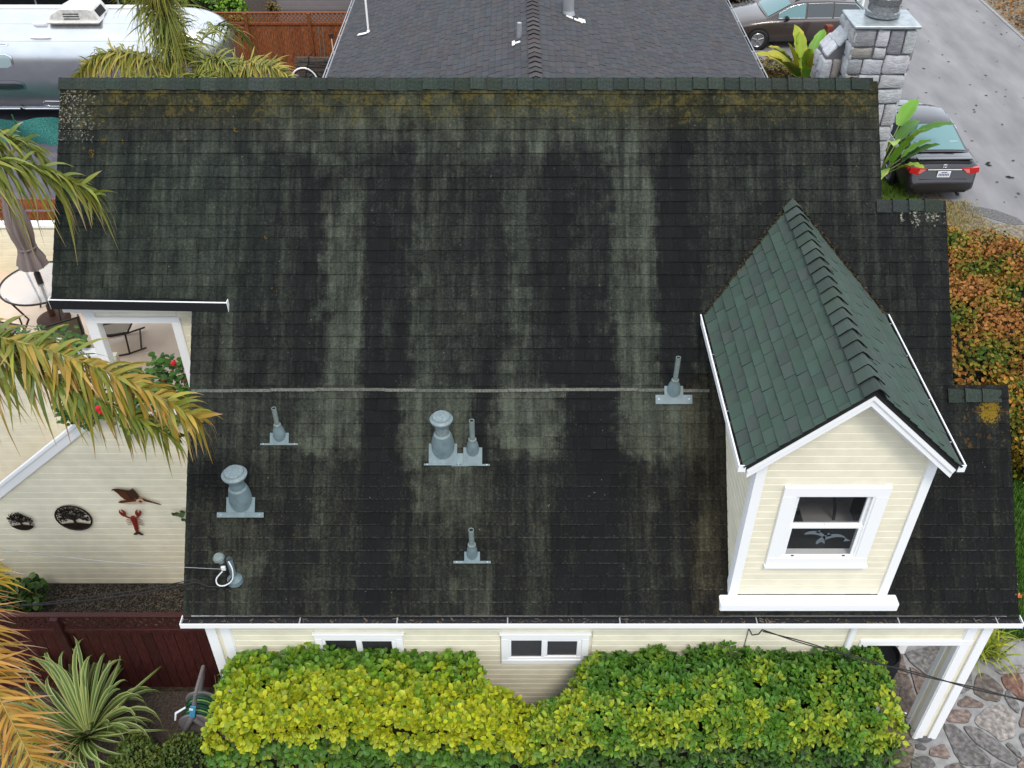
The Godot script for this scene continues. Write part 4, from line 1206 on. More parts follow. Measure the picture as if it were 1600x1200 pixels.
# ---------------------------------------------------------------- fences
func fence(called: String, label: String, group: String, x0: float, x1: float, d: float, top: float, lat: float, bw: float, posts: Array, c: Color, m: Material, bottom := 0.05) -> Node3D:
	var f := thing(called, label, "fence", V((x0 + x1) / 2, 0, d), group)
	var x := x0
	while x < x1 - 0.01:
		var w := minf(bw * rf(0.95, 1.05), x1 - x)
		var b := MB.new()
		b.box(V(x + w / 2, (bottom + top - lat) / 2, d + 0.012 + rf(0, 0.004)), Vector3(w - 0.006, top - lat - bottom, 0.018), Basis(Vector3.BACK, rf(-0.003, 0.003)), vary(c, 0.28), 0.003)
		part("board", b, m, f)
		x += w
	for q in [[top - lat, 0.07], [bottom + 0.25, 0.08]]:
		var b := MB.new()
		b.box(V((x0 + x1) / 2, q[0], d - 0.02 if q[0] > 0.6 else d + 0.045), Vector3(x1 - x0, q[1], 0.04), Basis(), vary(c, 0.1), 0.004)
		part("rail", b, m, f)
	var cp := MB.new()
	cp.box(V((x0 + x1) / 2, top + 0.02, d), Vector3(x1 - x0, 0.03, 0.07), Basis(), c * 0.9, 0.006)
	part("cap_rail", cp, m, f)
	if lat > 0:
		var l := MB.new()
		for s: float in [-1.0, 1.0]:
			var k := x0 - lat
			while k < x1:
				var a := Vector2(k, top - lat) if s > 0 else Vector2(k + lat, top - lat)
				var e := Vector2(k + lat, top) if s > 0 else Vector2(k, top)
				if minf(a.x, e.x) > x0 - 0.02 and maxf(a.x, e.x) < x1 + 0.02:
					l.bar(V(a.x, a.y, d - 0.006 * s), V(e.x, e.y, d - 0.006 * s), 0.008, 0.034, Vector3.UP, vary(c * (2.6 if m == M.redwood else 1.2), 0.15))
				k += 0.125
		part("lattice", l, m, f).set_meta("kind", "stuff")
	for px: float in posts:
		var b := MB.new()
		b.box(V(px, top / 2 + 0.01, d - 0.055), Vector3(0.11, top + 0.02, 0.07), Basis(), c * 0.75, 0.008)
		part("post", b, m, f)
	return f

# ---------------------------------------------------------------- the raised deck at the left
func deck_area() -> void:
	var k := thing("raised_deck", "raised cream clapboard deck with white caps beside the left gable, stairs inside", "deck", V(-6.3, 0, 11))
	var b := MB.new()
	addbx(b, -9.2, -3.75, 2.62, 2.75, 10.6, 14.1, 0.0); addbx(b, -5.5, -3.75, 2.62, 2.75, 9.56, 10.6, 0.0)
	part("floor", b, M.deck_floor, k)
	var slope := func(y: float) -> float: return -5.54 - (3.46 - y) * 1.215 if y < 3.46 else -5.54
	b = MB.new()
	b.prism(PackedVector2Array([Vector2(-9.4, 0), Vector2(-3.7, 0), Vector2(-3.7, 3.58), Vector2(-5.5, 3.58), Vector2(-9.4, 0.34)]), Transform3D(Basis(), V(0, 0, 9.56)), 0.055)
	var w := part("front_wall", b, M.cream, k)
	siding(w, V(0, 0, 9.505), Vector3.RIGHT, Vector3.BACK, 0.05, 3.56, 0.127, func(a: float, c: float) -> Array:
		var l0: float = slope.call(a); var l1: float = slope.call(c)
		return [[maxf(l0, -9.4), -3.7, maxf(l1, -9.4), -3.7]])
	b = MB.new()
	b.bar(V(-5.50, 3.60, 9.50), V(-9.3, 0.47, 9.50), 0.12, 0.035, Vector3.UP, Color.WHITE, 0.005)
	b.bar(V(-5.50, 3.53, 9.470), V(-9.3, 0.40, 9.470), 0.03, 0.17, Vector3.UP, Color.WHITE, 0.004)
	b.bar(V(-5.50, 3.61, 9.452), V(-9.3, 0.48, 9.452), 0.02, 0.05, Vector3.UP, Color.WHITE, 0.004)
	part("stair_cap", b, M.white, w)
	bx("wall_cap", -5.52, -4.0, 3.58, 3.62, 9.44, 9.60, M.white, w)
	# opening under the gutter
	b = MB.new(); addbx(b, -4.06, -3.74, 3.6, 5.34, 9.50, 9.56); addbx(b, -5.2, -4.06, 5.12, 5.34, 9.50, 9.56)
	var u := part("upper_wall", b, M.cream, k)
	siding(u, V(0, 0, 9.50), Vector3.RIGHT, Vector3.BACK, 3.62, 5.25, 0.125, func(_a, _c): return [[-4.05, -3.72, -4.05, -3.72]])
	bx("beam_fascia", -5.38, -3.72, 5.23, 5.36, 9.43, 9.50, M.white, u); bx("head_trim", -5.05, -4.02, 5.05, 5.135, 9.455, 9.50, M.white, u); bx("jamb_trim", -4.13, -4.02, 3.62, 5.05, 9.455, 9.50, M.white, u)
	bx("post", -5.17, -5.04, 3.62, 5.23, 9.46, 9.60, M.white, u); bx("beam_bracket", -5.36, -5.06, 5.10, 5.23, 9.60, 11.2, M.white, u)
	bx("side_wall", -3.78, -3.72, 2.75, 5.4, 9.58, 14.0, M.cream, k)
	# front and back parapets of the open deck
	for q in [[10.6, -9.2, -5.54, 0.0], [14.1, -9.2, -3.75, 2.6]]:
		b = MB.new(); addbx(b, q[1], q[2], q[3], 3.64, q[0] + 0.01, q[0] + 0.1)
		var p := part("parapet", b, M.cream, k)
		siding(p, V(0, 0, q[0] + 0.01), Vector3.RIGHT, Vector3.BACK, q[3] + 0.1, 3.6, 0.127, func(_a, _c): return [[q[1], q[2], q[1], q[2]]])
		bx("wall_cap", q[1], q[2] - 0.1, 3.64, 3.69, q[0] - 0.04, q[0] + 0.13, M.white, p)
	b = MB.new(); addbx(b, -9.2, -9.1, 2.6, 3.64, 10.7, 14.1); part("parapet", b, M.cream, k)
	b = MB.new()
	for i in 13: addbx(b, -5.75 - i * 0.27, -5.5 - i * 0.27, 0.0, 2.72 - i * 0.2, 9.58, 10.58, 0.01)
	part("stairs", b, M.deck_floor, k)
	var lt := thing("lattice_screen", "orange stained slatted wood screen behind the deck's back wall", "screen", V(-7.2, 0, 14.6))
	for i in 8:
		b = MB.new()
		b.box(V(-7.2, 2.1 + i * 0.24, 14.62), Vector3(3.6, 0.20, 0.03), Basis(), vary(Color(1, 1, 1), 0.2), 0.004)
		part("slat", b, M.cedar, lt)
	for px in [-8.9, -7.4, -5.6]:
		b = MB.new(); addbx(b, px, px + 0.09, 0, 3.9, 14.66, 14.75); part("post", b, M.cedar, lt)
	# glass table, chairs, umbrella
	var tb := thing("patio_table", "round clear glass patio table with dark bronze rim on the deck", "table", V(-7.42, 2.75, 12.68))
	b = MB.new(); b.lathe([Vector2(0.0, 0.716), Vector2(0.60, 0.716), Vector2(0.60, 0.724), Vector2(0.0, 0.724)], Transform3D(Basis(), V(-7.42, 2.75, 12.68)), 40); part("glass_top", b, M.table_glass, tb)
	b = MB.new()
	var ring := []
	for i in 41: ring.append(V(-7.42 + cos(TAU * i / 40) * 0.61, 3.47, 12.68 + sin(TAU * i / 40) * 0.61))
	b.tube(ring, [0.017], 7, Color.WHITE, false); part("rim", b, M.frame_brown, tb)
	for i in 4:
		var a := TAU * (i + 0.5) / 4
		b = MB.new(); b.tube([V(-7.42 + cos(a) * 0.56, 3.45, 12.68 + sin(a) * 0.56), V(-7.42 + cos(a) * 0.42, 3.1, 12.68 + sin(a) * 0.42), V(-7.42 + cos(a) * 0.36, 2.95, 12.68 + sin(a) * 0.36), V(-7.42 + cos(a) * 0.5, 2.76, 12.68 + sin(a) * 0.5)], [0.016], 6)
		part("leg", b, M.frame_brown, tb)
	var um := thing("closed_umbrella", "closed taupe patio umbrella standing through the round glass table", "umbrella", V(-7.42, 2.75, 12.68))
	b = MB.new(); b.lathe([Vector2(0.022, 0.05), Vector2(0.022, 2.55)], Transform3D(Basis(), V(-7.42, 2.75, 12.68)), 10); b.lathe([Vector2(0.045, 0.68), Vector2(0.05, 0.70), Vector2(0.05, 0.9), Vector2(0.03, 0.95)], Transform3D(Basis(), V(-7.42, 2.75, 12.68)), 12); part("pole", b, M.frame_brown, um)
	b = MB.new(); b.lathe([Vector2(0.26, 0.0), Vector2(0.26, 0.04), Vector2(0.2, 0.08), Vector2(0.05, 0.1), Vector2(0.05, 0.3), Vector2(0.02, 0.3)], Transform3D(Basis(), V(-7.42, 2.75, 12.68)), 24); part("base", b, M.rust_dark, um)
	var rows := []
	for j in 15:
		var t := j / 14.0
		var y := lerpf(3.80, 5.35, t)
		var r := lerpf(0.20, 0.12, sm(0.0, 0.22, t)) if t < 0.22 else lerpf(0.12, 0.16, sm(0.22, 0.4, t)) * (1.0 - 0.75 * sm(0.4, 1.0, t))
		var row := PackedVector3Array()
		for i in 48:
			var a := TAU * i / 48
			var fold := 1.0 + 0.20 * sin(a * 8 + t * 1.5) + 0.07 * sin(a * 19 + t * 4.0)
			row.append(V(-7.42 + cos(a) * r * fold, y + (0.03 * sin(a * 8) if j == 0 else 0.0), 12.68 + sin(a) * r * fold))
		rows.append(row)
	b = MB.new(); b.grid(rows, [], true, true); part("canopy", b, M.taupe, um)
	b = MB.new(); b.lathe([Vector2(0.135, 4.11), Vector2(0.145, 4.13), Vector2(0.135, 4.15)], Transform3D(Basis(), V(-7.42, 0, 12.68)), 20); part("tie", b, M.taupe, um)
	var first: Node3D = null
	var cl := [["beige sling chair with its back to the big palm frond, nearest the roof gutter", -6.75, 11.62, 0.55], ["dark framed beige sling chair seen through the white framed opening", -6.12, 12.0, 1.9], ["dark framed chair at the left photo edge in front of the glass table", -7.85, 11.75, -0.25], ["dark framed chair behind the glass table next to the roof edge", -7.05, 13.45, 3.3]]
	for q in cl:
		var c: Node3D
		if first == null:
			first = patio_chair(); c = first
		else:
			c = first.duplicate(); c.name = numbered("patio_chair"); add_child(c)
		tag(c, q[0], "chair", "sling chairs round the patio table")
		c.transform = Transform3D(Basis(Vector3.UP, q[3]), V(q[1], 2.75, q[2]))
	# flowers along the opening and the parapet
	geranium("geranium_planter", "tall geranium with pink and red flowers at the right jamb of the deck opening", Vector3(-4.32, 3.62, -9.66), 0.30, 0.75, 260, [M.petal_pink, M.petal_red])
	geranium("geranium_planter", "geranium with one bright red flower beside the white post of the opening", Vector3(-4.98, 3.62, -9.72), 0.24, 0.5, 150, [M.petal_red])
	geranium("geranium_planter", "leafy geranium with small pale flowers in the middle of the deck opening", Vector3(-4.65, 3.62, -9.7), 0.2, 0.42, 130, [M.petal_white, M.petal_red])
	geranium("trailing_geranium", "green geranium trailing over the top of the wall below the deck opening", Vector3(-4.75, 3.38, -9.42), 0.34, 0.32, 200, [M.petal_orange])
	geranium("trailing_geranium", "green geranium trailing down the wall under the big frond beside the stairs", Vector3(-5.55, 3.50, -9.40), 0.36, 0.34, 210, [M.petal_red])
	geranium("parapet_flowers", "geraniums with white and red flowers on the deck's front parapet", Vector3(-6.6, 3.69, -10.66), 0.7, 0.28, 320, [M.petal_white, M.petal_red, M.petal_white])
	wall_art()

func patio_chair() -> Node3D:
	var o := thing("patio_chair", "", "chair")
	var b := MB.new()
	for s: float in [-1.0, 1.0]:
		var x := s * 0.28
		b = MB.new()
		b.tube([Vector3(x, 0.06, -0.36), Vector3(x, 0.02, -0.15), Vector3(x, 0.02, 0.1), Vector3(x, 0.07, 0.38)], [0.014], 6)
		b.tube([Vector3(x, 0.03, -0.22), Vector3(x, 0.35, -0.27), Vector3(x * 1.05, 0.60, -0.26), Vector3(x * 1.05, 0.64, -0.1), Vector3(x, 0.63, 0.22), Vector3(x * 0.95, 0.6, 0.3)], [0.014], 6)
		b.tube([Vector3(x * 0.9, 0.43, -0.27), Vector3(x * 0.9, 0.40, 0.0), Vector3(x * 0.9, 0.40, 0.18), Vector3(x * 0.9, 0.55, 0.28), Vector3(x * 0.9, 1.0, 0.44)], [0.015], 6)
		b.tube([Vector3(x, 0.03, 0.12), Vector3(x * 0.95, 0.40, 0.14)], [0.014], 6)
		part("side_frame", b, M.frame_brown, o)
	b = MB.new()
	for q in [[0.43, -0.27], [1.0, 0.44], [0.05, 0.3], [0.05, -0.3]]: b.tube([Vector3(-0.27, q[0], q[1]), Vector3(0.27, q[0], q[1])], [0.014], 6)
	part("cross_bars", b, M.frame_brown, o)
	b = MB.new()
	var rows := []
	for p in [[0.44, -0.27], [0.415, -0.1], [0.405, 0.08], [0.43, 0.19], [0.55, 0.27], [0.78, 0.355], [1.0, 0.435]]:
		var r := PackedVector3Array()
		for i in 5: r.append(Vector3(-0.25 + 0.125 * i, p[0] - 0.02 * (1 - absf(i - 2) / 2.0), p[1]))
		rows.append(r)
	b.grid(rows); part("sling", b, M.sling, o)
	return o

func leaf_mesh(l: float, w: float, fold := 0.12, droop := 0.1, round_ := 0.0) -> ArrayMesh:   # along +x, facing +y
	var b := MB.new()
	var n := 5
	var mid := []; var le := []; var ri := []
	for i in n + 1:
		var t := float(i) / n
		var hw := w * 0.5 * pow(sin(PI * clampf(pow(t, 0.8 + round_ * 0.15), 0, 1)), 0.75 - 0.27 * round_)
		var y := -droop * l * t * t
		mid.append(Vector3(t * l, y, 0)); le.append(Vector3(t * l, y + fold * hw * 2, -hw)); ri.append(Vector3(t * l, y + fold * hw * 2, hw))
	for i in n:
		var sh := Color(0.92, 0.92, 0.92)
		b.quad4(mid[i], mid[i + 1], le[i + 1], le[i], sh, sh, Color.WHITE, Color.WHITE)
		b.quad4(ri[i], ri[i + 1], mid[i + 1], mid[i], Color.WHITE, Color.WHITE, sh, sh)
	return b.mesh()

func geranium(called: String, label: String, at: Vector3, r: float, tall: float, n: int, petals: Array) -> void:
	var o := thing(called, label, "flowers", at)
	var xf := []; var cl := []
	for i in n:
		var a := rf(0, TAU); var q := sqrt(rng.randf())
		var y := rng.randf()
		var p := at + Vector3(cos(a) * r * q, y * tall, -sin(a) * r * 0.35 * q)
		xf.append(frame(Vector3(cos(a), rf(-0.3, 0.4), -sin(a)), Vector3(rf(-0.4, 0.4), 1, rf(0.0, 0.9)), p, Vector3.ONE * rf(0.7, 1.3)))
		cl.append(vary(Color(0.055, 0.13, 0.025), 0.4))
	many("leaves", leaf_mesh(0.075, 0.07, 0.1, 0.15, 1.0), M.leaf, xf, cl, o)
	var st := MB.new()
	for i in 9: st.tube([at + Vector3(rf(-r, r) * 0.4, -0.05, 0), at + Vector3(rf(-r, r) * 0.8, tall * rf(0.5, 0.9), rf(-0.05, 0.08))], [0.005], 4)
	part("stems", st, M.twig, o)
	for m: Material in petals:
		for h in 2:
			var b := MB.new()
			var cpt := at + Vector3(rf(-0.8, 0.9) * r, tall * rf(0.45, 1.05), rf(0.0, 0.12))
			for i in 16:
				var dv := Vector3(rf(-1, 1), rf(-0.4, 1), rf(-0.3, 1)).normalized()
				var f := frame(dv.cross(Vector3(0.3, 0.8, 0.1)), dv, cpt + dv * 0.035)
				b.quad(f * Vector3(-0.018, 0, -0.015), f * Vector3(-0.014, 0, 0.018), f * Vector3(0.02, 0.006, 0.014), f * Vector3(0.017, 0.004, -0.018))
			part("flower", b, m, o)

func wall_art() -> void:
	var d := 9.47
	# tree of life medallion
	for q in [[-6.33, 1.57, 0.265, true, "round dark metal tree medallion with a full ring on the cream wall"], [-7.12, 1.50, 0.20, false, "smaller ringless dark metal tree ornament at the far left of the cream wall"]]:
		var o := thing("tree_medallion", q[4], "wall art", V(q[0], q[1], d))
		var R0: float = q[2]
		var c := Vector2(q[0], q[1])
		var fl := func(p: Vector2) -> Vector3: return V(p.x, p.y, d - 0.014)
		var b := MB.new()
		if q[3]:
			var ring := []
			for i in 49: ring.append(fl.call(c + Vector2(cos(TAU * i / 48), sin(TAU * i / 48)) * (R0 - 0.012)))
			b.tube(ring, [0.013], 6, Color.WHITE, false)
			part("ring", b, M.bronze, o)
		b = MB.new()
		var ground := PackedVector2Array()
		for i in 11:
			var a := lerpf(PI * 1.17, PI * 1.83, i / 10.0)
			ground.append(c + Vector2(cos(a), sin(a)) * R0 * 0.97)
		for i in 9:
			var t := i / 8.0
			ground.append(c + Vector2(lerpf(0.80, -0.80, t) * R0, (-0.50 + 0.10 * sin(PI * t)) * R0))
		b.prism(ground, Transform3D(Basis(), V(0, 0, d - 0.008)), 0.008)
		part("ground_plate", b, M.bronze, o)
		b = MB.new()
		b.tube([fl.call(c + Vector2(0.02, -0.55) * R0), fl.call(c + Vector2(0.0, -0.3) * R0), fl.call(c + Vector2(-0.03, -0.05) * R0)], [R0 * 0.10, R0 * 0.07, R0 * 0.05], 6)
		var leaves := MB.new()
		for i in 15:
			var a := lerpf(-0.22, PI + 0.22, i / 14.0) + rf(-0.08, 0.08)
			var tip := c + Vector2(cos(a) * 0.86, sin(a) * 0.86 + 0.0) * R0
			var mid := c + Vector2(cos(a) * 0.35, 0.05 + sin(a) * 0.32) * R0
			b.tube([fl.call(c + Vector2(-0.02, -0.15) * R0), fl.call(mid), fl.call(tip)], [R0 * 0.035, R0 * 0.025, R0 * 0.012], 5)
			for k in 11:
				var t := rf(0.15, 1.0)
				var p := mid.lerp(tip, t) + Vector2(rf(-1, 1), rf(-1, 1)) * R0 * 0.17
				if p.distance_to(c) > R0 * 0.97: continue
				var an := a + rf(-1.2, 1.2)
				var dx := Vector2(cos(an), sin(an)) * R0 * 0.085; var dy := dx.orthogonal() * 0.42
				leaves.prism(PackedVector2Array([p - dx, p + dy, p + dx, p - dy]), Transform3D(Basis(), V(0, 0, d - 0.012)), 0.006)
		part("tree", b, M.bronze, o)
		part("leaves", leaves, M.bronze, o).set_meta("kind", "stuff")
	var pt := func(a: Array, s: float, at: Vector2) -> PackedVector2Array:
		var r := PackedVector2Array()
		for i in range(0, a.size(), 2): r.append(at + Vector2(a[i], a[i + 1]) * s)
		return r
	# flying bird with a long bill; units are hundredths of the outline
	var o := thing("bird_ornament", "rust brown metal flying bird with a long bill on the cream wall above the lobster", "wall art", V(-5.33, 1.95, d))
	var at := Vector2(-5.62, 1.86)
	var s := 0.0056
	var where_at := [at, s]
	var flat := func(a: Array, z: float, th: float) -> MB:
		var b := MB.new(); b.prism(pt.call(a, where_at[1], where_at[0]), Transform3D(Basis(), V(0, 0, d - z)), th); return b
	part("body", flat.call([6, 6, 20, 2, 40, 4, 62, 6, 74, 14, 70, 24, 60, 27, 46, 20, 24, 14, 8, 14], 0.006, 0.01), M.tan_metal, o)
	part("back_feathers", flat.call([4, 8, 12, 14, 28, 17, 46, 22, 54, 16, 40, 9, 20, 5], 0.018, 0.008), M.rust, o)
	part("wing", flat.call([30, 20, 18, 34, 12, 46, 4, 56, 0, 50, 2, 58, 10, 60, 18, 60, 34, 56, 44, 54, 54, 60, 58, 52, 54, 40, 50, 26], 0.030, 0.008), M.rust_dark, o)
	part("wing", flat.call([26, 24, 18, 36, 14, 50, 24, 54, 36, 50, 40, 36, 42, 24], 0.042, 0.006), M.rust, o)
	part("crest", flat.call([50, 30, 58, 50, 56, 66, 62, 52, 66, 36, 60, 24], 0.048, 0.006), M.rust_dark, o)
	part("bill", flat.call([70, 24, 82, 17, 96, 10, 108, 4, 112, 0, 104, 2, 90, 8, 74, 13], 0.02, 0.008), M.rust, o)
	part("head", flat.call([54, 14, 60, 10, 68, 11, 73, 16, 73, 22, 68, 27, 60, 27, 55, 22], 0.05, 0.006), M.tan_metal, o)
	part("body_light", flat.call([14, 7, 30, 5, 50, 7, 60, 11, 46, 13, 28, 10], 0.03, 0.006), M.tan_metal, o)
	part("eye", flat.call([61, 18, 66, 15, 70, 19, 65, 23], 0.056, 0.005), M.rust_dark, o)
	# lobster
	o = thing("lobster_ornament", "red metal lobster with raised claws on the cream wall below the bird", "wall art", V(-5.47, 1.47, d))
	at = Vector2(-5.47, 1.47); s = 0.01
	where_at[0] = at; where_at[1] = s
	var b2 := MB.new()
	for q in [[0, 6, 4.6, 9], [-0.2, -3, 3.9, 5], [-0.5, -8, 3.5, 4], [-0.9, -12, 3.2, 4], [-1.3, -16, 2.8, 4]]:
		var rows := []
		for j in 7:
			var th := PI * j / 6
			var r := PackedVector3Array()
			for i in 12:
				var a := TAU * i / 12
				r.append(V(at.x + (q[0] + cos(a) * sin(th) * q[2]) * s, at.y + (q[1] - cos(th) * q[3]) * s, d - 0.012 - sin(a) * sin(th) * 0.02))
			rows.append(r)
		b2.grid(rows, [], false, true)
	part("body", b2, M.lobster, o)
	part("tail_fan", flat.call([-2, -18, -8, -24, -4, -25, 0, -23, 4, -26, 7, -24, 2, -18], 0.02, 0.008), M.rust_dark, o)
	for k: float in [-1.0, 1.0]:
		b2 = MB.new()
		b2.tube([V(at.x + k * 3 * s, at.y + 10 * s, d - 0.015), V(at.x + k * 8 * s, at.y + 13 * s, d - 0.02), V(at.x + k * 11 * s, at.y + 18 * s, d - 0.02)], [0.012, 0.011, 0.014], 6)
		part("arm", b2, M.lobster, o)
		var cw := [k * 8, 17, k * 6.5, 22, k * 8, 27, k * 12, 30, k * 10, 25, k * 11, 22, k * 13.5, 25, k * 14.5, 29, k * 16, 24, k * 14, 19, k * 11, 16]
		part("claw", flat.call(cw, 0.026, 0.016), M.lobster, o)
		b2 = MB.new()
		for i in 4: b2.tube([V(at.x + k * 3.5 * s, at.y + (7 - i * 3) * s, d - 0.012), V(at.x + k * 9 * s, at.y + (8 - i * 3.6) * s, d - 0.02), V(at.x + k * 12 * s, at.y + (4 - i * 3.6) * s, d - 0.008)], [0.004, 0.004, 0.003], 5)
		part("legs", b2, M.lobster, o)
	for q in [["sprig of ivy leaves clinging to the cream wall level with the bird", -4.78, 1.70], ["sprig of ivy leaves at the roof edge right of the lobster", -4.66, 1.52]]:
		o = thing("ivy_sprig", q[0], "ivy", V(q[1], q[2], 9.45))
		for i in 5:
			part("leaf", leaf_mesh(0.10, 0.07), M.ivy if M.has("ivy") else mat("ivy", lin(0.05, 0.08, 0.025), 0.5, {"two": true}), o, frame(Vector3(rf(-1, 1), rf(-0.6, 0.5), 0.2), Vector3(0, 0.4, 1), V(q[1] + rf(-0.07, 0.07), q[2] + rf(-0.04, 0.04), 9.42)))

# ---------------------------------------------------------------- far yard
func bush(called: String, label: String, cat: String, lo: Vector3, hi: Vector3, lumps: int, n: int, leaf: ArrayMesh, colors: Array, split := 0.0, m: Material = null, holes := 0.0) -> Node3D:   # lumpy volume of leaves between two corners
	var o := thing(called, label, cat, Vector3((lo.x + hi.x) / 2, lo.y, (lo.z + hi.z) / 2))
	var balls := []
	var size := hi - lo
	var rad := minf(minf(size.x, size.z) * 0.42, size.y * 0.55)
	for i in lumps:
		var r := rad * rf(0.55, 1.0)
		balls.append([Vector3(rf(lo.x + r, hi.x - r), rf(lo.y + minf(r * 0.6, size.y * 0.4), maxf(hi.y - r, lo.y + r * 0.5)), rf(lo.z + r, hi.z - r)), r])
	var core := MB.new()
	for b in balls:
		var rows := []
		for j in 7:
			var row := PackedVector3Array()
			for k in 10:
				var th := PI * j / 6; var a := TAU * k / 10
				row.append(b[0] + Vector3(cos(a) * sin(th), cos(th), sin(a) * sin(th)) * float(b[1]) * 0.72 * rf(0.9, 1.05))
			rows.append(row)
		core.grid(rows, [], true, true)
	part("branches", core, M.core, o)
	var xf := []; var cl := []
	var tries := 0
	while xf.size() < n and tries < n * 6:
		tries += 1
		var b: Array = balls[rng.randi_range(0, balls.size() - 1)]
		var dv := Vector3(rf(-1, 1), rf(-0.5, 1), rf(-1, 1)).normalized()
		var p: Vector3 = b[0] + dv * float(b[1]) * rf(0.78, 1.08)
		var inside := false
		for c in balls:
			if c != b and p.distance_to(c[0]) < float(c[1]) * 0.80: inside = true; break
		if inside or p.y < lo.y: continue
		var t := clampf(0.5 + 0.5 * sin(p.x * 3.1 + p.z * 2.3) * cos(p.z * 3.7 - p.y * 2.9) + rf(-0.35, 0.35) + (p.y - lo.y) / size.y * split, 0, 0.999)
		var col: Color = colors[int(t * colors.size())]
		var rnd := Vector3(rf(-1, 1), rf(-1, 1), rf(-1, 1))
		xf.append(frame(dv.cross(rnd) + dv * 0.5, dv + rnd * 0.7 + Vector3.UP * 0.4, p, Vector3.ONE * rf(0.65, 1.35)))
		cl.append(vary(col, 0.3))
	many("leaves", leaf, m if m else M.leaf, xf, cl, o)
	return o

func far_background() -> void:
	fence("cedar_fence", "orange stained cedar board fence with a lattice top beside the silver trailer", "", -10.2, -3.9, 29.5, 1.9, 0.30, 0.20, [-9.9, -8.05, -6.14, -4.2], Color(1, 1, 1), M.cedar)
	var small := leaf_mesh(0.13, 0.08, 0.1, 0.1, 1.0)
	bush("shrub", "bright green leafy shrub behind the fence just right of the palm tips", "shrub", V(-11.3, 0.2, 32.4), V(-8.2, 2.55, 31.0), 7, 1500, small, [Color(0.05, 0.11, 0.015), Color(0.10, 0.22, 0.02), Color(0.16, 0.30, 0.03)])
	bush("shrub", "dark green shrub behind the trailer's air conditioner", "shrub", V(-14.0, 0.2, 32.4), V(-11.4, 2.4, 31.0), 6, 1000, small, [Color(0.03, 0.06, 0.015), Color(0.05, 0.10, 0.02), Color(0.12, 0.13, 0.04)])
	var o := thing("grey_house", "grey clapboard house wall with blue and white corner trim behind the cedar fence", "house", V(-6.3, 0, 33))
	var b := MB.new(); addbx(b, -8.05, -4.4, 0, 3.6, 33.05, 38, 0.0)
	var w := part("wall", b, M.grey_siding, o)
	siding(w, V(0, 0, 33.05), Vector3.RIGHT, Vector3.BACK, 0.8, 3.0, 0.15, func(_a, _c): return [[-7.9, -4.9, -7.9, -4.9]], M.grey_siding)
	bx("corner_board", -4.9, -4.72, 0, 3.6, 32.98, 33.05, M.blue_trim, w); bx("corner_board", -4.71, -4.4, 0, 3.6, 32.96, 33.05, M.white, w); bx("corner_board", -8.06, -7.9, 0, 3.6, 32.98, 33.05, M.slate_cloth, w)
	bush("dried_shrub", "small brown dried shrub in front of the grey house wall", "shrub", V(-7.75, 1.2, 31.2), V(-7.15, 2.05, 30.7), 3, 260, leaf_mesh(0.08, 0.03), [Color(0.14, 0.09, 0.03), Color(0.20, 0.14, 0.05)])
	o = thing("canvas_screen", "dark slate canvas screen on grey pipes behind the trailer at the top left corner", "screen", V(-15, 0, 31))
	b = MB.new()
	var rows := []
	for j in 6:
		var r := PackedVector3Array()
		for i in 24: r.append(V(-19 + i * 0.285, 2.05 + j * 0.3, 31.0 + 0.05 * sin(i * 1.1 + j) + 0.04 * sin(i * 2.7)))
		rows.append(r)
	b.grid(rows); part("canvas", b, M.slate_cloth, o)
	for q in [[V(-19, 1.92, 30.95), V(-12.2, 1.92, 30.95)], [V(-15.0, 0, 31.05), V(-15.0, 3.6, 31.05)], [V(-12.4, 0, 31.05), V(-12.4, 3.6, 31.05)]]:
		b = MB.new(); b.tube([q[0], q[1]], [0.03], 8); part("pipe", b, M.pipe_grey, o)
	bx("backing_board", -19, -12.5, 0, 3.6, 31.4, 31.45, M.deck_dark, o)
	# net fence in front of the trailer
	o = thing("shade_net", "torn teal shade net hung low along the bottom of the silver trailer", "net", V(-14, 0, 24.6))
	rows = []
	for j in 6:
		var r := PackedVector3Array()
		for i in 40: r.append(V(-19 + i * 0.22, 0.03 + j * 0.155 + (0.04 * sin(i * 0.9) if j == 5 else 0.0), 24.6 + 0.06 * sin(i * 0.8 + j * 0.7) + 0.03 * sin(i * 2.1) - j * 0.02))
		rows.append(r)
	b = MB.new(); b.grid(rows); part("net", b, M.teal_net, o)
	for px in [-15.5, -13.4, -11.4]:
		b = MB.new(); b.tube([V(px + 0.18, 0, 24.3), V(px, 0.95, 24.48)], [0.022], 6); part("stake", b, M.hose_green, o)
	# junk by the fence
	o = thing("plank_stack", "stack of weathered grey planks leaning at the cedar fence by the grey roof", "planks", V(-5.7, 0, 28.9))
	for i in 5:
		b = MB.new(); b.box(V(-5.65 + rf(-0.1, 0.1), 0.12 + i * 0.17, 28.9 - i * 0.05), Vector3(1.9, 0.13, 0.05), Basis(Vector3.BACK, rf(-0.02, 0.02)), vary(Color(1, 1, 1), 0.25), 0.005); part("plank", b, M.oldwood, o)
	for q in [["thin grey stake leaning at the fence, left one of the pair above the planks", -5.86], ["thin grey stake leaning at the fence, right one of the pair above the planks", -5.74]]:
		b = MB.new(); b.tube([V(q[1] + 0.05, 0.3, 28.9), V(q[1], 1.55, 29.35)], [0.018], 6); single("stake", b, M.oldwood, q[1 - 1], "stake")
	o = thing("spade", "spade with a pale wooden handle standing beside the grey roof edge", "spade", V(-5.35, 0, 28.6))
	b = MB.new(); b.tube([V(-5.32, 0.05, 28.5), V(-5.42, 1.35, 28.9)], [0.02], 8); part("handle", b, M.tan_metal, o)
	b = MB.new(); b.box(V(-5.43, 1.42, 28.92), Vector3(0.14, 0.16, 0.03), Basis(Vector3.BACK, 0.1), Color.WHITE, 0.01); part("grip", b, M.rust_dark, o)
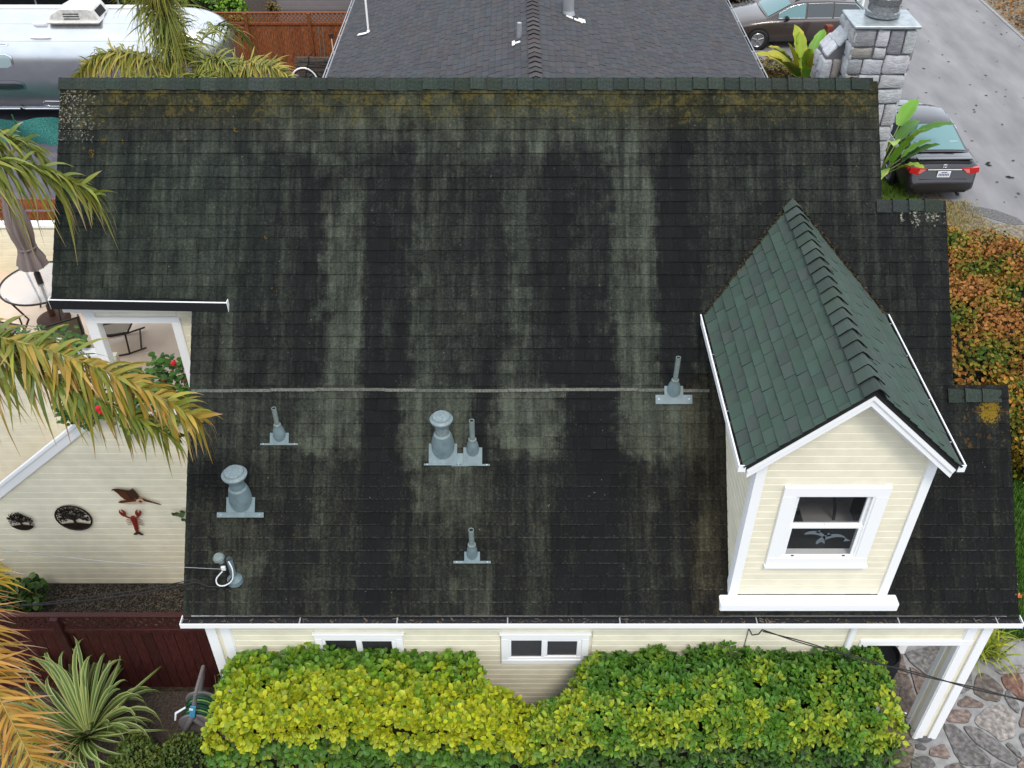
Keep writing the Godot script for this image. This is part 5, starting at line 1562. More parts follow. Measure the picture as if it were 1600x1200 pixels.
	o = thing("bicycle", "black bicycle with white mudguards half hidden between palm and grey roof", "bicycle", V(-5.9, 0, 28.2))
	for q in [-6.25, -5.2]:
		b = MB.new()
		var ring := []
		for i in 25: ring.append(V(q + cos(TAU * i / 24) * 0.33, 0.35 + sin(TAU * i / 24) * 0.33, 28.2))
		b.tube(ring, [0.02], 6, Color.WHITE, false)
		var wh := part("wheel", b, M.rubber, o)
		b = MB.new()
		for i in 9: b.tube([V(q, 0.35, 28.2), V(q + cos(TAU * i / 9) * 0.32, 0.35 + sin(TAU * i / 9) * 0.32, 28.2)], [0.003], 4)
		part("spokes", b, M.chrome, wh)
		b = MB.new()
		ring = []
		for i in 12: ring.append(V(q + cos(PI * i / 11) * 0.38, 0.35 + sin(PI * i / 11) * 0.38, 28.2))
		b.tube(ring, [0.028], 6); part("mudguard", b, M.trailer_white, o)
	b = MB.new()
	for q in [[-6.25, 0.35, -6.05, 0.9], [-6.05, 0.85, -5.5, 0.8], [-6.07, 0.75, -5.65, 0.32], [-5.65, 0.32, -5.48, 0.9], [-5.65, 0.32, -5.2, 0.35], [-5.5, 0.8, -5.2, 0.35]]: b.tube([V(q[0], q[1], 28.2), V(q[2], q[3], 28.2)], [0.018], 6)
	part("frame", b, M.black, o)
	b = MB.new(); b.tube([V(-6.05, 0.9, 28.2), V(-6.03, 1.08, 28.2), V(-5.95, 1.12, 27.95)], [0.014], 6); b.tube([V(-6.03, 1.08, 28.2), V(-5.9, 1.14, 28.45)], [0.014], 6); part("handlebar", b, M.black, o)
	b = MB.new(); b.box(V(-5.47, 0.93, 28.2), Vector3(0.26, 0.06, 0.14), Basis(), Color.WHITE, 0.03); part("saddle", b, M.black, o)
	b = MB.new(); b.box(V(-5.25, 0.6, 28.15), Vector3(0.3, 0.2, 0.2), Basis(), Color.WHITE, 0.02); single("red_box", b, M.lobster, "red box behind the bicycle at the grey roof edge", "box")
	# right side
	b = MB.new(); b.box(V(9.92, 0.6, 30.4), Vector3(0.22, 1.25, 0.22), Basis(Vector3.UP, 0.2) * Basis(Vector3.BACK, -0.04), Color.WHITE, 0.015); single("wooden_post", b, M.post_red, "red brown wooden post in front of the brown station wagon", "post")
	o = thing("trash_bin", "dark grey wheeled bin at the top right corner beyond the kerb", "bin", V(18.2, 0, 33.6))
	b = MB.new(); b.prism(PackedVector2Array([Vector2(-0.28, 0.05), Vector2(0.28, 0.05), Vector2(0.33, 1.0), Vector2(-0.33, 1.0)]), Transform3D(Basis(), V(18.2, 0, 33.9)), 0.6); part("tub", b, M.bin, o)
	b = MB.new(); b.box(V(18.2, 1.05, 33.6), Vector3(0.72, 0.07, 0.72), Basis(), Color.WHITE, 0.03); part("lid", b, M.bin, o)
	sheet([17.36, 20, 26, 20, 26, 90, 17.36, 90], 0.03, M.dirt, "far_verge")
	var xf := []; var cl := []
	for i in 2500:
		xf.append(Transform3D(Basis(Vector3(rf(-1, 1), rf(-1, 1), rf(-1, 1)).normalized(), rf(0, TAU)), V(rf(17.4, 20), rf(0.03, 0.1), rf(31, 42)))); cl.append(vary(Color(0.24, 0.12, 0.04), 0.5))
	tag(many("leaf_litter", leaf_mesh(0.12, 0.07), M.leaf_matte, xf, cl), "rust brown leaf litter beyond the kerb at the top right", "leaf litter")
	xf = []; cl = []
	for i in 5000:
		xf.append(Transform3D(Basis(Vector3(rf(-1, 1), rf(-1, 1), rf(-1, 1)).normalized(), rf(0, TAU)), V(rf(6.3, 9.6), rf(0.02, 0.12), rf(26.5, 30.6)))); cl.append(vary([Color(0.16, 0.09, 0.03), Color(0.28, 0.2, 0.06), Color(0.10, 0.12, 0.03)][i % 3], 0.5))
	tag(many("ground_cover", leaf_mesh(0.10, 0.05), M.leaf_matte, xf, cl), "dry brown ground cover between the grey roof and the station wagon", "ground cover")
	bush("dark_hedge", "dark brown green hedge behind the bonnet of the station wagon", "hedge", V(4.8, 0.0, 37.5), V(9.0, 1.5, 35.4), 8, 1600, leaf_mesh(0.12, 0.07), [Color(0.04, 0.025, 0.01), Color(0.06, 0.05, 0.015), Color(0.03, 0.04, 0.012)])
	o = thing("white_steps", "small white slatted steps behind the station wagon at the top edge", "steps", V(11.6, 0, 33))
	for i in 3:
		b = MB.new(); b.box(V(11.75 + i * 0.1, 0.5 + i * 0.28, 34.0 + i * 0.3), Vector3(0.7, 0.08, 0.28), Basis(), Color.WHITE, 0.01); part("step", b, M.trailer_white, o)
	b = MB.new(); addbx(b, 11.5, 11.56, 0, 1.0, 34.0, 34.8); addbx(b, 12.1, 12.16, 0, 1.0, 34.0, 34.8); part("side_board", b, M.trailer_white, o)
	strelitzia("bird_of_paradise", "broad leaved yellow green bird of paradise plant in front of the station wagon", V(8.85, 0, 28.3), 24, 0.95, 1.3, 0.42)
	strelitzia("bird_of_paradise", "tall yellow edged bird of paradise plant between the stone chimney and the grey sedan", V(9.15, 0, 21.9), 12, 1.7, 1.05, 0.36, Vector3(0.6, 0, 0.3))

func strelitzia(called: String, label: String, at: Vector3, n: int, tall: float, ll: float, lw: float, bias := Vector3.ZERO) -> void:
	var o := thing(called, label, "plant", at)
	for i in n:
		var a := TAU * i / n * 2.4 + rf(-0.3, 0.3)
		var out := (Vector3(cos(a), 0, sin(a)) + bias).normalized()
		var lean := rf(0.25, 0.95)
		var h := tall * rf(0.35, 1.0)
		var p1 := at + out * 0.15 * lean + Vector3.UP * h * 0.6; var p2 := at + out * (0.2 + 0.45 * lean) + Vector3.UP * h
		var b := MB.new(); b.tube([at + out * 0.05, p1, p2], [0.025, 0.02, 0.012], 6)
		var st := part("stalk", b, mat("stalk", lin(0.14, 0.2, 0.05), 0.6) if not M.has("stalk") else M.stalk, o)
		var dir := (out * lean * 1.1 + Vector3.UP * (1.05 - 0.5 * lean)).normalized()
		var side := dir.cross(Vector3.UP).normalized()
		if side.length() < 0.1: side = Vector3.RIGHT
		var L := ll * rf(0.75, 1.15); var W := lw * rf(0.8, 1.15)
		var base: Color = [Color(0.10, 0.22, 0.025), Color(0.05, 0.12, 0.02), Color(0.20, 0.28, 0.03), Color(0.30, 0.28, 0.03)][rng.randi_range(0, 3)]
		var edge := Color(0.50, 0.38, 0.03) if rng.randf() < 0.5 else base * 1.5
		var rows := []; var cols := []
		for j in 11:
			var t := j / 10.0
			var hw := W * 0.5 * pow(sin(PI * pow(t * 0.97 + 0.03, 0.8)), 0.6)
			var cpt := p2 + dir * L * t + Vector3.DOWN * L * 0.35 * lean * t * t
			var up := side.cross(dir).normalized()
			var wav := 0.02 * sin(j * 2.3 + i)
			var torn := 0.85 if (j + i) % 4 == 0 else 1.0
			rows.append(PackedVector3Array([cpt - side * hw * torn + up * (hw * 0.45 + wav), cpt - side * hw * 0.5 + up * hw * 0.22, cpt, cpt + side * hw * 0.5 + up * hw * 0.22, cpt + side * hw + up * (hw * 0.45 - wav)]))
			var ec := base.lerp(edge, clampf(t * 0.9 + rf(-0.3, 0.3), 0, 1))
			cols.append([ec, base.lerp(ec, 0.35), base * 1.25, base.lerp(ec, 0.35), ec])
		b = MB.new(); b.grid(rows, cols); part("leaf", b, M.leaf, o)

# ---------------------------------------------------------------- travel trailer
func trailer() -> void:
	var o := thing("travel_trailer", "silver rounded aluminium travel trailer with a rooftop air conditioner", "trailer", V(-12.8, 0, 26.8))
	var cy := 1.62; var hh := 1.24; var hw := 1.22; var x0 := -18.0; var x1 := -7.75; var cd := 26.85
	var surf := func(x: float, a: float, off: float) -> Vector3:   # a: 0 near side, quarter turn up
		var t := 0.0
		if x > x1 - 1.5: t = (x - (x1 - 1.5)) / 1.5
		if x < x0 + 1.5: t = ((x0 + 1.5) - x) / 1.5
		var s := pow(maxf(1.0 - pow(clampf(t, 0, 1), 2.4), 0.0), 1.0 / 2.4)
		var n := 2.5 if sin(a) > 0 else 4.5
		var cx := signf(cos(a)) * pow(absf(cos(a)), 2.0 / n); var sy := signf(sin(a)) * pow(absf(sin(a)), 2.0 / n)
		return V(x, cy + sy * (hh + off) * (0.25 + 0.75 * s), cd - cx * (hw + off) * s)
	var rows := []
	var xs := []
	for i in 14: xs.append(x0 + 1.5 * (1.0 - cos(PI * 0.5 * i / 13.0)))
	for i in 12: xs.append(lerpf(x0 + 1.7, x1 - 1.7, i / 11.0))
	for i in 18: xs.append(x1 - 1.5 + 1.5 * sin(PI * 0.5 * i / 17.0))
	for x: float in xs:
		var r := PackedVector3Array()
		for k in 56: r.append(surf.call(x, TAU * k / 56, 0.0))
		rows.append(r)
	var b := MB.new(); b.grid(rows, [], true, true)
	part("shell", b, M.aluminium, o)
	var band := func(called: String, m: Material, pts: Array, w: float) -> void:
		var s := MB.new(); s.tube(pts, [w], 6); part(called, s, m, o)
	for x in [-15.4, -12.75, -10.2]:
		var p := []
		for k in 15: p.append(surf.call(x, lerpf(-0.9, PI * 0.75, k / 14.0), -0.002))
		band.call("panel_seam", M.aluminium, p, 0.008)
	for a in [0.62, 1.1]:
		var p := []
		for k in 20: p.append(surf.call(lerpf(-16.4, -9.4, k / 19.0), a, -0.003))
		band.call("panel_seam", M.aluminium, p, 0.008)
	var p := []
	for k in 24: p.append(surf.call(lerpf(-17.5, -8.2, k / 23.0), -0.85, 0.02))
	band.call("belt_trim", M.chrome, p, 0.035)
	p = []
	for k in 24: p.append(surf.call(lerpf(-16.8, -9.2, k / 23.0), 1.75, 0.03))
	band.call("awning_roller", M.trailer_white, p, 0.055)
	var patch := func(called: String, m: Material, xa: float, xb: float, aa: float, ab: float, off: float, par: Node3D) -> MeshInstance3D:
		var rr := []
		for j in 7:
			var r := PackedVector3Array()
			for i in 9:
				var u := i / 8.0; var v := j / 6.0
				var inset := 0.12 * pow(absf(v - 0.5) * 2, 6) * (xb - xa)
				r.append(surf.call(lerpf(xa + inset, xb - inset, u), lerpf(aa, ab, v), off))
			rr.append(r)
		var s := MB.new(); s.grid(rr, [], false)
		return part(called, s, m, par)
	for q in [[-14.75, -13.50, 0.05, 0.33], [-15.2, -13.38, -0.12, -0.02], [-14.4, -13.55, 0.50, 0.58]]:
		var f: MeshInstance3D = patch.call("window_frame", M.chrome, q[0], q[1], q[2], q[3], 0.012, o)
		patch.call("pane", M.car_glass if q[0] < -15 else M.pane_pale if M.has("pane_pale") else mat("pane_pale", lin(0.25, 0.32, 0.34), 0.06, {"spec": 0.8}), q[0] + 0.05, q[1] - 0.05, q[2] + 0.02, q[3] - 0.02, 0.02, f)
	for q in [[-12.95, -12.35, 0.66, 0.74], [-12.9, -12.5, 1.02, 1.12]]:
		var rr := []
		for j in 2:
			for rad: float in [1.0, 0.86]:
				var r := PackedVector3Array()
				for i in 20:
					var a := TAU * i / 20
					r.append(surf.call((q[0] + q[1]) / 2 + signf(cos(a)) * pow(absf(cos(a)), 0.5) * (q[1] - q[0]) / 2 * rad, (q[2] + q[3]) / 2 + signf(sin(a)) * pow(absf(sin(a)), 0.5) * (q[3] - q[2]) / 2 * rad, 0.0 if rad == 1.0 and j == 0 else 0.07))
				if j == 0 or rad < 1.0: rr.append(r)
		rr.append(PackedVector3Array()); rr.pop_back()
		var top := PackedVector3Array()
		for i in 20: top.append(surf.call((q[0] + q[1]) / 2, (q[2] + q[3]) / 2, 0.075))
		rr.append(top)
		var s := MB.new(); s.grid(rr, [], false, true); part("roof_marker", s, M.trailer_white, o)
	# access hatch outline and strap
	p = []
	for q in [[-13.05, -0.45], [-13.1, -0.60], [-12.9, -0.68], [-12.3, -0.66], [-12.3, -0.50], [-12.45, -0.42], [-13.0, -0.41]]: p.append(surf.call(q[0], q[1], 0.004))
	band.call("hatch_outline", M.chrome, p, 0.010)
	p = []
	for a in [-0.66, -0.75, -0.85, -0.95]: p.append(surf.call(-13.75, a, 0.05))
	band.call("strap", M.black, p, 0.03)
	# rooftop air conditioner
	b = MB.new()
	var pr := PackedVector2Array([Vector2(-0.66, 0.0), Vector2(0.60, 0.0), Vector2(0.66, 0.06), Vector2(0.52, 0.30), Vector2(0.40, 0.34), Vector2(-0.30, 0.34), Vector2(-0.58, 0.2), Vector2(-0.68, 0.06)])
	b.prism(pr, Transform3D(Basis(), V(-11.75, 2.80, 27.0)), 0.86)
	b.box(V(-11.77, 2.82, 26.56), Vector3(1.42, 0.09, 1.02), Basis(), Color.WHITE, 0.04)
	var ac := part("air_conditioner", b, M.trailer_shell, o)
	b = MB.new(); b.box(V(-11.155, 2.985, 26.56), Vector3(0.02, 0.2, 0.5), Basis(Vector3.BACK, 0.52)); part("grille", b, M.black, ac)
	b = MB.new()
	for i in 3: b.box(V(-11.8, 2.90 + i * 0.065, 26.134), Vector3(0.42, 0.022, 0.012))
	part("louvre", b, M.black, ac)
	# rear marker lights, bumper and wheels
	for i in 3:
		b = MB.new(); b.box(surf.call(-8.02, 0.32 - i * 0.06, 0.01), Vector3(0.05, 0.06, 0.05), Basis(), Color.WHITE, 0.01); part("tail_light", b, M.tail_red, o)
	b = MB.new(); addbx(b, -17, -8.6, 0.42, 0.55, 25.9, 27.8); part("chassis", b, M.black, o)
	for x in [-12.4, -11.5]:
		b = MB.new(); b.lathe([Vector2(0, -0.1), Vector2(0.3, -0.1), Vector2(0.34, -0.06), Vector2(0.34, 0.08), Vector2(0.2, 0.1)], Transform3D(Basis(Vector3.RIGHT, PI / 2), V(x, 0.35, 26.0)), 20); part("wheel", b, M.rubber, o)

# ---------------------------------------------------------------- cars
func car(called: String, label: String, paint: Material, st: Array, cab: Array, wb: float, wr: float, belt: float, xf: Transform3D, L: float, wheels: Array, wagon: bool) -> Node3D:
	# local axes: forward is -z. st rows: z, half width, shoulder height, top height, bottom height. cab rows: z, height along the roof line
	var o := thing(called, label, "car", xf.origin)
	var rows := []
	for q in st:
		var w: float = q[1]; var ys: float = q[2]; var yd: float = q[3]; var yb: float = q[4]
		var half := [[0.0, yb], [w * 0.8, yb], [w * 0.97, yb + 0.08], [w, yb + (ys - yb) * 0.42], [w * 1.0, yb + (ys - yb) * 0.68], [w * 0.985, yb + (ys - yb) * 0.90], [w * 0.95, ys], [w * 0.80, lerpf(ys, yd, 0.7)], [w * 0.4, yd - 0.005], [0.0, yd]]
		var r := PackedVector3Array()
		for p in half: r.append(xf * Vector3(p[0], p[1], q[0]))
		for i in range(half.size() - 2, 0, -1): r.append(xf * Vector3(-half[i][0], half[i][1], q[0]))
		rows.append(r)
	var b := MB.new(); b.grid(rows, [], true, true)
	for e: int in [0, rows.size() - 1]:
		var c := Vector3.ZERO
		for p in rows[e]: c += p
		c /= rows[e].size()
		for i in rows[e].size():
			var p: Vector3 = rows[e][i]; var q: Vector3 = rows[e][(i + 1) % rows[e].size()]
			if e == 0: b.tri(c, q, p)
			else: b.tri(c, p, q)
	var body := part("body", b, paint, o)
	# cabin
	var top: float = 0.0
	for q in cab: top = maxf(top, q[1])
	var hw := func(y: float) -> float: return lerpf(wb, wr, clampf((y - belt) / (top - belt), 0, 1))
	rows = []
	for q in cab:
		var r := PackedVector3Array()
		var w: float = hw.call(q[1])
		for i in 9:
			var u := (i - 4) / 4.0
			r.append(xf * Vector3(w * u, q[1] + 0.035 * (1 - u * u) - 0.02 * pow(absf(u), 6), q[0] + 0.05 * u * u * (1 if q[0] < 0 else -1)))
		rows.append(r)
	b = MB.new(); b.grid(rows, [], false)
	for s: float in [-1.0, 1.0]:
		for i in cab.size() - 1:
			var p: Vector3 = rows[i][0 if s < 0 else 8]; var q: Vector3 = rows[i + 1][0 if s < 0 else 8]
			var pb := xf * Vector3(s * wb, belt - 0.03, cab[i][0]); var qb := xf * Vector3(s * wb, belt - 0.03, cab[i + 1][0])
			if s < 0: b.quad(pb, qb, q, p)
			else: b.quad(qb, pb, p, q)
	part("cabin", b, paint, body)
	# glass: windscreen and rear screen follow the cabin, slightly proud
	var n := cab.size()
	for e in [[0, 1, 2, "windscreen"], [n - 1, n - 2, n - 3, "rear_screen"]]:
		var a: Array = cab[e[0]]; var c: Array = cab[e[1]]
		var rr := []
		for j in 6:
			var t := lerpf(0.06, 0.95, j / 5.0)
			var z := lerpf(a[0], c[0], t); var y := lerpf(a[1], c[1], t)
			var dv := Vector2(c[0] - a[0], c[1] - a[1]).normalized()
			var nv := Vector3(0, absf(dv.x), -absf(dv.y) if e[0] == 0 else absf(dv.y)) * 0.012
			var w: float = hw.call(y) * 0.90
			var r := PackedVector3Array()
			for i in 9:
				var u := (i - 4) / 4.0
				r.append(xf * (Vector3(w * u, y + 0.035 * (1 - u * u * 0.81) - 0.02 * pow(absf(u) * 0.9, 6), z + 0.05 * u * u * 0.81 * (1 if z < 0 else -1)) + nv))
			rr.append(r)
		b = MB.new(); b.grid(rr, [], e[0] != 0); part(e[3], b, M.car_glass_tint, body)
	# side windows in the sloping side plane
	var zc: float = cab[0][0]
	var side_pt := func(s: float, z: float, y: float, off: float) -> Vector3: return xf * Vector3(s * (hw.call(y) + off), y, z)
	var line := func(z: float) -> float:
		for i in n - 1:
			if z >= cab[i][0] and z <= cab[i + 1][0]: return lerpf(cab[i][1], cab[i + 1][1], (z - cab[i][0]) / (cab[i + 1][0] - cab[i][0]))
		return belt
	var zs: Array = wheels[2]
	for s: float in [-1.0, 1.0]:
		for k in zs.size() - 1:
			var za: float = zs[k] + 0.03; var zb: float = zs[k + 1] - 0.03
			var up := []; var lo := []
			for i in 9:
				var z := lerpf(za, zb, i / 8.0)
				var yt: float = minf(line.call(z) - 0.07, top - 0.07)
				up.append(side_pt.call(s, z, maxf(yt, belt + 0.022), 0.010)); lo.append(side_pt.call(s, z, belt + 0.02, 0.010))
			b = MB.new()
			for i in 8:
				if s < 0: b.quad(lo[i], lo[i + 1], up[i + 1], up[i])
				else: b.quad(lo[i + 1], lo[i], up[i], up[i + 1])
			var wn := part("side_window", b, M.car_glass_tint if (wagon and k == 0) else M.car_glass, body)
			var tr := MB.new()
			tr.tube(lo, [0.010], 5); tr.tube(up, [0.010], 5)
			part("window_trim", tr, M.chrome, wn)
		# door seams and handles
		for z: float in zs.slice(1):
			b = MB.new(); b.tube([xf * Vector3(s * wb * 1.085, 0.32, z), xf * Vector3(s * wb * 1.09, 0.62, z), xf * Vector3(s * (wb + 0.045), belt - 0.05, z)], [0.005], 4); part("door_seam", b, M.black, body)
			b = MB.new(); b.box(xf * Vector3(s * wb * 1.085, belt - 0.14, z - 0.12), Vector3(0.03, 0.03, 0.18), xf.basis, Color.WHITE, 0.01); part("door_handle", b, M.chrome, body)
		b = MB.new(); b.box(xf * Vector3(s * (wb + 0.14), belt + 0.06, zs[0] + 0.28), Vector3(0.2, 0.13, 0.12), xf.basis, Color.WHITE, 0.04); part("mirror", b, M.black, body)
	# wheels
	for z: float in wheels[0]:
		for s: float in [-1.0, 1.0]:
			var r := 0.33
			var hwid: float = wheels[1]
			var t := Transform3D(xf.basis * Basis(Vector3.BACK, -s * PI / 2), xf * Vector3(s * (hwid - 0.10), r, z))
			b = MB.new(); b.lathe([Vector2(0.0, 0.09), Vector2(r + 0.065, 0.09), Vector2(r + 0.065, 0.107), Vector2(r + 0.03, 0.107)], t, 28); part("wheel_arch", b, M.black, body)
			b = MB.new(); b.lathe([Vector2(0.21, 0.115), Vector2(0.24, 0.128), Vector2(0.30, 0.128), Vector2(r, 0.10), Vector2(r, -0.08), Vector2(0.25, -0.1)], t, 28)
			var wh := part("wheel", b, M.rubber, o)
			b = MB.new()
			b.lathe([Vector2(0.215, 0.128), Vector2(0.225, 0.12), Vector2(0.2, 0.10), Vector2(0.0, 0.09)], t, 24)
			for i in 5:
				var a := TAU * i / 5
				b.box(t * Vector3(cos(a) * 0.115, 0.118, sin(a) * 0.115), Vector3(0.2, 0.02, 0.05), t.basis * Basis(Vector3.UP, -a), Color.WHITE, 0.008)
			part("rim", b, M.rim, wh)
	return body

func cars() -> void:
	# grey sedan seen from behind
	var xs := Transform3D(Basis(Vector3.UP, 0.02), V(10.50, 0.03, 23.78))
	var st := [[-2.42, 0.55, 0.55, 0.58, 0.34], [-2.36, 0.74, 0.62, 0.68, 0.26], [-2.15, 0.85, 0.70, 0.78, 0.22], [-1.7, 0.90, 0.80, 0.90, 0.2], [-1.2, 0.91, 0.88, 0.98, 0.2], [-0.6, 0.91, 0.92, 0.96, 0.2], [0.4, 0.91, 0.95, 0.97, 0.2], [1.2, 0.91, 0.98, 1.0, 0.2], [1.6, 0.905, 1.0, 1.05, 0.21], [2.0, 0.89, 0.99, 1.08, 0.23], [2.20, 0.87, 0.97, 1.09, 0.25], [2.28, 0.85, 0.93, 1.00, 0.26], [2.34, 0.83, 0.88, 0.93, 0.27], [2.38, 0.81, 0.66, 0.70, 0.28], [2.44, 0.78, 0.58, 0.62, 0.30], [2.45, 0.70, 0.50, 0.54, 0.34]]
	var cb := [[-1.05, 0.98], [-0.2, 1.38], [0.1, 1.44], [0.6, 1.45], [0.95, 1.40], [1.85, 1.06]]
	var body := car("grey_sedan", "dark grey sedan seen from behind, parked on the verge by the stone chimney", M.car_grey, st, cb, 0.79, 0.60, 0.96, xs, 4.85, [[-1.42, 1.36], 0.91, [-0.75, 0.2, 1.05]], false)
	var b := MB.new()
	for s: float in [-1.0, 1.0]:
		b = MB.new(); b.prism(PackedVector2Array([Vector2(s * 0.42, 0.90), Vector2(s * 0.84, 0.93), Vector2(s * 0.855, 0.80), Vector2(s * 0.62, 0.74)]), xs * Transform3D(Basis(), Vector3(0, 0, 2.30)), 0.075)
		b.box(xs * Vector3(s * 0.855, 0.86, 2.16), Vector3(0.04, 0.10, 0.30), xs.basis, Color.WHITE, 0.015)
		var tl := part("tail_light", b, M.tail_red, body)
		b = MB.new(); b.prism(PackedVector2Array([Vector2(s * 0.46, 0.885), Vector2(s * 0.60, 0.895), Vector2(s * 0.64, 0.79), Vector2(s * 0.58, 0.78)]), xs * Transform3D(Basis(), Vector3(0, 0, 2.376)), 0.006); part("reverse_lamp", b, M.tail_pale, tl)
	b = MB.new(); b.box(xs * Vector3(0, 0.875, 2.385), Vector3(0.84, 0.035, 0.02), xs.basis, Color.WHITE, 0.008); part("chrome_strip", b, M.chrome, body)
	b = MB.new(); b.box(xs * Vector3(0, 0.765, 2.392), Vector3(0.32, 0.165, 0.012), xs.basis, Color.WHITE, 0.005)
	var pl := part("licence_plate", b, M.plate, body)
	b = MB.new()
	for i in 7: b.box(xs * Vector3(-0.115 + i * 0.038, 0.755, 2.400), Vector3(0.022, 0.06 + 0.008 * (i % 2), 0.003), xs.basis)
	b.box(xs * Vector3(0, 0.82, 2.400), Vector3(0.14, 0.02, 0.003), xs.basis)
	part("plate_print", b, M.plate_ink, pl)
	b = MB.new()
	var ring := []
	for i in 17: ring.append(xs * Vector3(cos(TAU * i / 16) * 0.06, 0.965 + sin(TAU * i / 16) * 0.036, 2.345))
	b.tube(ring, [0.009], 5, Color.WHITE, false); b.tube([xs * Vector3(-0.035, 0.975, 2.345), xs * Vector3(0.035, 0.975, 2.345)], [0.007], 5); part("emblem", b, M.chrome, body)
	b = MB.new(); b.box(xs * Vector3(0, 1.085, 2.19), Vector3(1.35, 0.03, 0.14), xs.basis * Basis(Vector3.RIGHT, -0.1), Color.WHITE, 0.012); part("spoiler", b, M.car_grey, body)
	b = MB.new(); b.box(xs * Vector3(0, 1.02, 2.285), Vector3(1.3, 0.05, 0.02), xs.basis * Basis(Vector3.RIGHT, -0.5)); part("boot_shadow_gap", b, M.black, body)
	b = MB.new(); b.box(xs * Vector3(0, 0.64, 2.41), Vector3(1.16, 0.02, 0.02), xs.basis); b.box(xs * Vector3(0, 0.34, 2.43), Vector3(1.3, 0.10, 0.04), xs.basis, Color.WHITE, 0.02); part("bumper_trim", b, M.black, body)
	b = MB.new(); b.lathe([Vector2(0.03, 0), Vector2(0.04, 0.12), Vector2(0.0, 0.11)], Transform3D(xs.basis * Basis(Vector3.RIGHT, PI / 2), xs * Vector3(0.45, 0.26, 2.38)), 12); part("exhaust", b, M.black, body)
	for q in [-0.42, 0.02, 0.42]:
		b = MB.new(); b.box(xs * Vector3(q, 1.155, 1.52), Vector3(0.24, 0.13, 0.03), xs.basis * Basis(Vector3.RIGHT, 0.36 - PI / 2 + 1.2), Color.WHITE, 0.01); part("head_rest", b, M.headrest if M.has("headrest") else mat("headrest", lin(0.32, 0.40, 0.41), 0.6), body)
	b = MB.new(); b.lathe([Vector2(0.06, 0.0), Vector2(0.055, 0.01), Vector2(0.0, 0.012)], Transform3D(xs.basis * Basis(Vector3.RIGHT, 0.4), xs * Vector3(-0.58, 1.165, 1.70)), 14); part("sticker", b, M.plate, body)
	# brown station wagon seen from its left side
	var xw := Transform3D(Basis(Vector3.UP, PI / 2 + 0.03), V(9.35, 0.03, 32.4))
	st = [[-2.33, 0.55, 0.60, 0.64, 0.30], [-2.27, 0.74, 0.68, 0.75, 0.24], [-2.05, 0.85, 0.76, 0.86, 0.2], [-1.6, 0.89, 0.85, 0.96, 0.2], [-1.1, 0.90, 0.92, 1.02, 0.2], [-0.5, 0.90, 0.95, 0.98, 0.2], [0.5, 0.90, 0.97, 0.98, 0.2], [1.4, 0.90, 0.99, 1.0, 0.2], [2.0, 0.89, 0.99, 1.0, 0.22], [2.2, 0.87, 0.95, 0.98, 0.24], [2.29, 0.84, 0.72, 0.76, 0.27], [2.33, 0.76, 0.55, 0.6, 0.32]]
	cb = [[-1.15, 1.0], [-0.35, 1.40], [0.0, 1.47], [0.9, 1.49], [1.75, 1.45], [2.25, 1.02]]
	body = car("brown_station_wagon", "metallic brown station wagon with roof rails parked across the top right of the yard", M.car_bronze, st, cb, 0.80, 0.63, 0.97, xw, 4.66, [[-1.35, 1.34], 0.90, [-0.78, 0.15, 1.02, 1.98]], true)
	for s: float in [-1.0, 1.0]:
		b = MB.new(); b.tube([xw * Vector3(s * 0.60, 1.46, -0.25), xw * Vector3(s * 0.60, 1.53, -0.1), xw * Vector3(s * 0.60, 1.555, 0.8), xw * Vector3(s * 0.60, 1.54, 1.6), xw * Vector3(s * 0.60, 1.47, 1.75)], [0.02], 6); part("roof_rail", b, M.black, body)
		b = MB.new(); b.box(xw * Vector3(s * 0.78, 0.74, -2.16), Vector3(0.22, 0.12, 0.28), xw.basis * Basis(Vector3.UP, s * 0.4), Color.WHITE, 0.03); part("headlight", b, M.plate, body)
		b = MB.new(); b.box(xw * Vector3(s * 0.78, 0.86, 2.22), Vector3(0.16, 0.2, 0.12), xw.basis, Color.WHITE, 0.03); part("tail_light", b, M.tail_red, body)
	var rr := []
	for j in 6:
		var z := lerpf(-0.15, 1.5, j / 5.0)
		var r := PackedVector3Array()
		for i in 7: r.append(xw * Vector3((i - 3) / 3.0 * 0.46, (1.485 if z > 0.0 else 1.47) + 0.03 + 0.012 * sin(PI * j / 5.0), z))
		rr.append(r)
	b = MB.new(); b.grid(rr); part("sunroof", b, M.car_glass, body)
	b = MB.new(); b.prism(PackedVector2Array([Vector2(-0.09, 0), Vector2(0.06, 0), Vector2(0.06, 0.07), Vector2(0.02, 0.07)]), xw * Transform3D(Basis(Vector3.UP, PI / 2), Vector3(-0.01, 1.51, 1.66)), 0.02); part("aerial_fin", b, M.black, body)

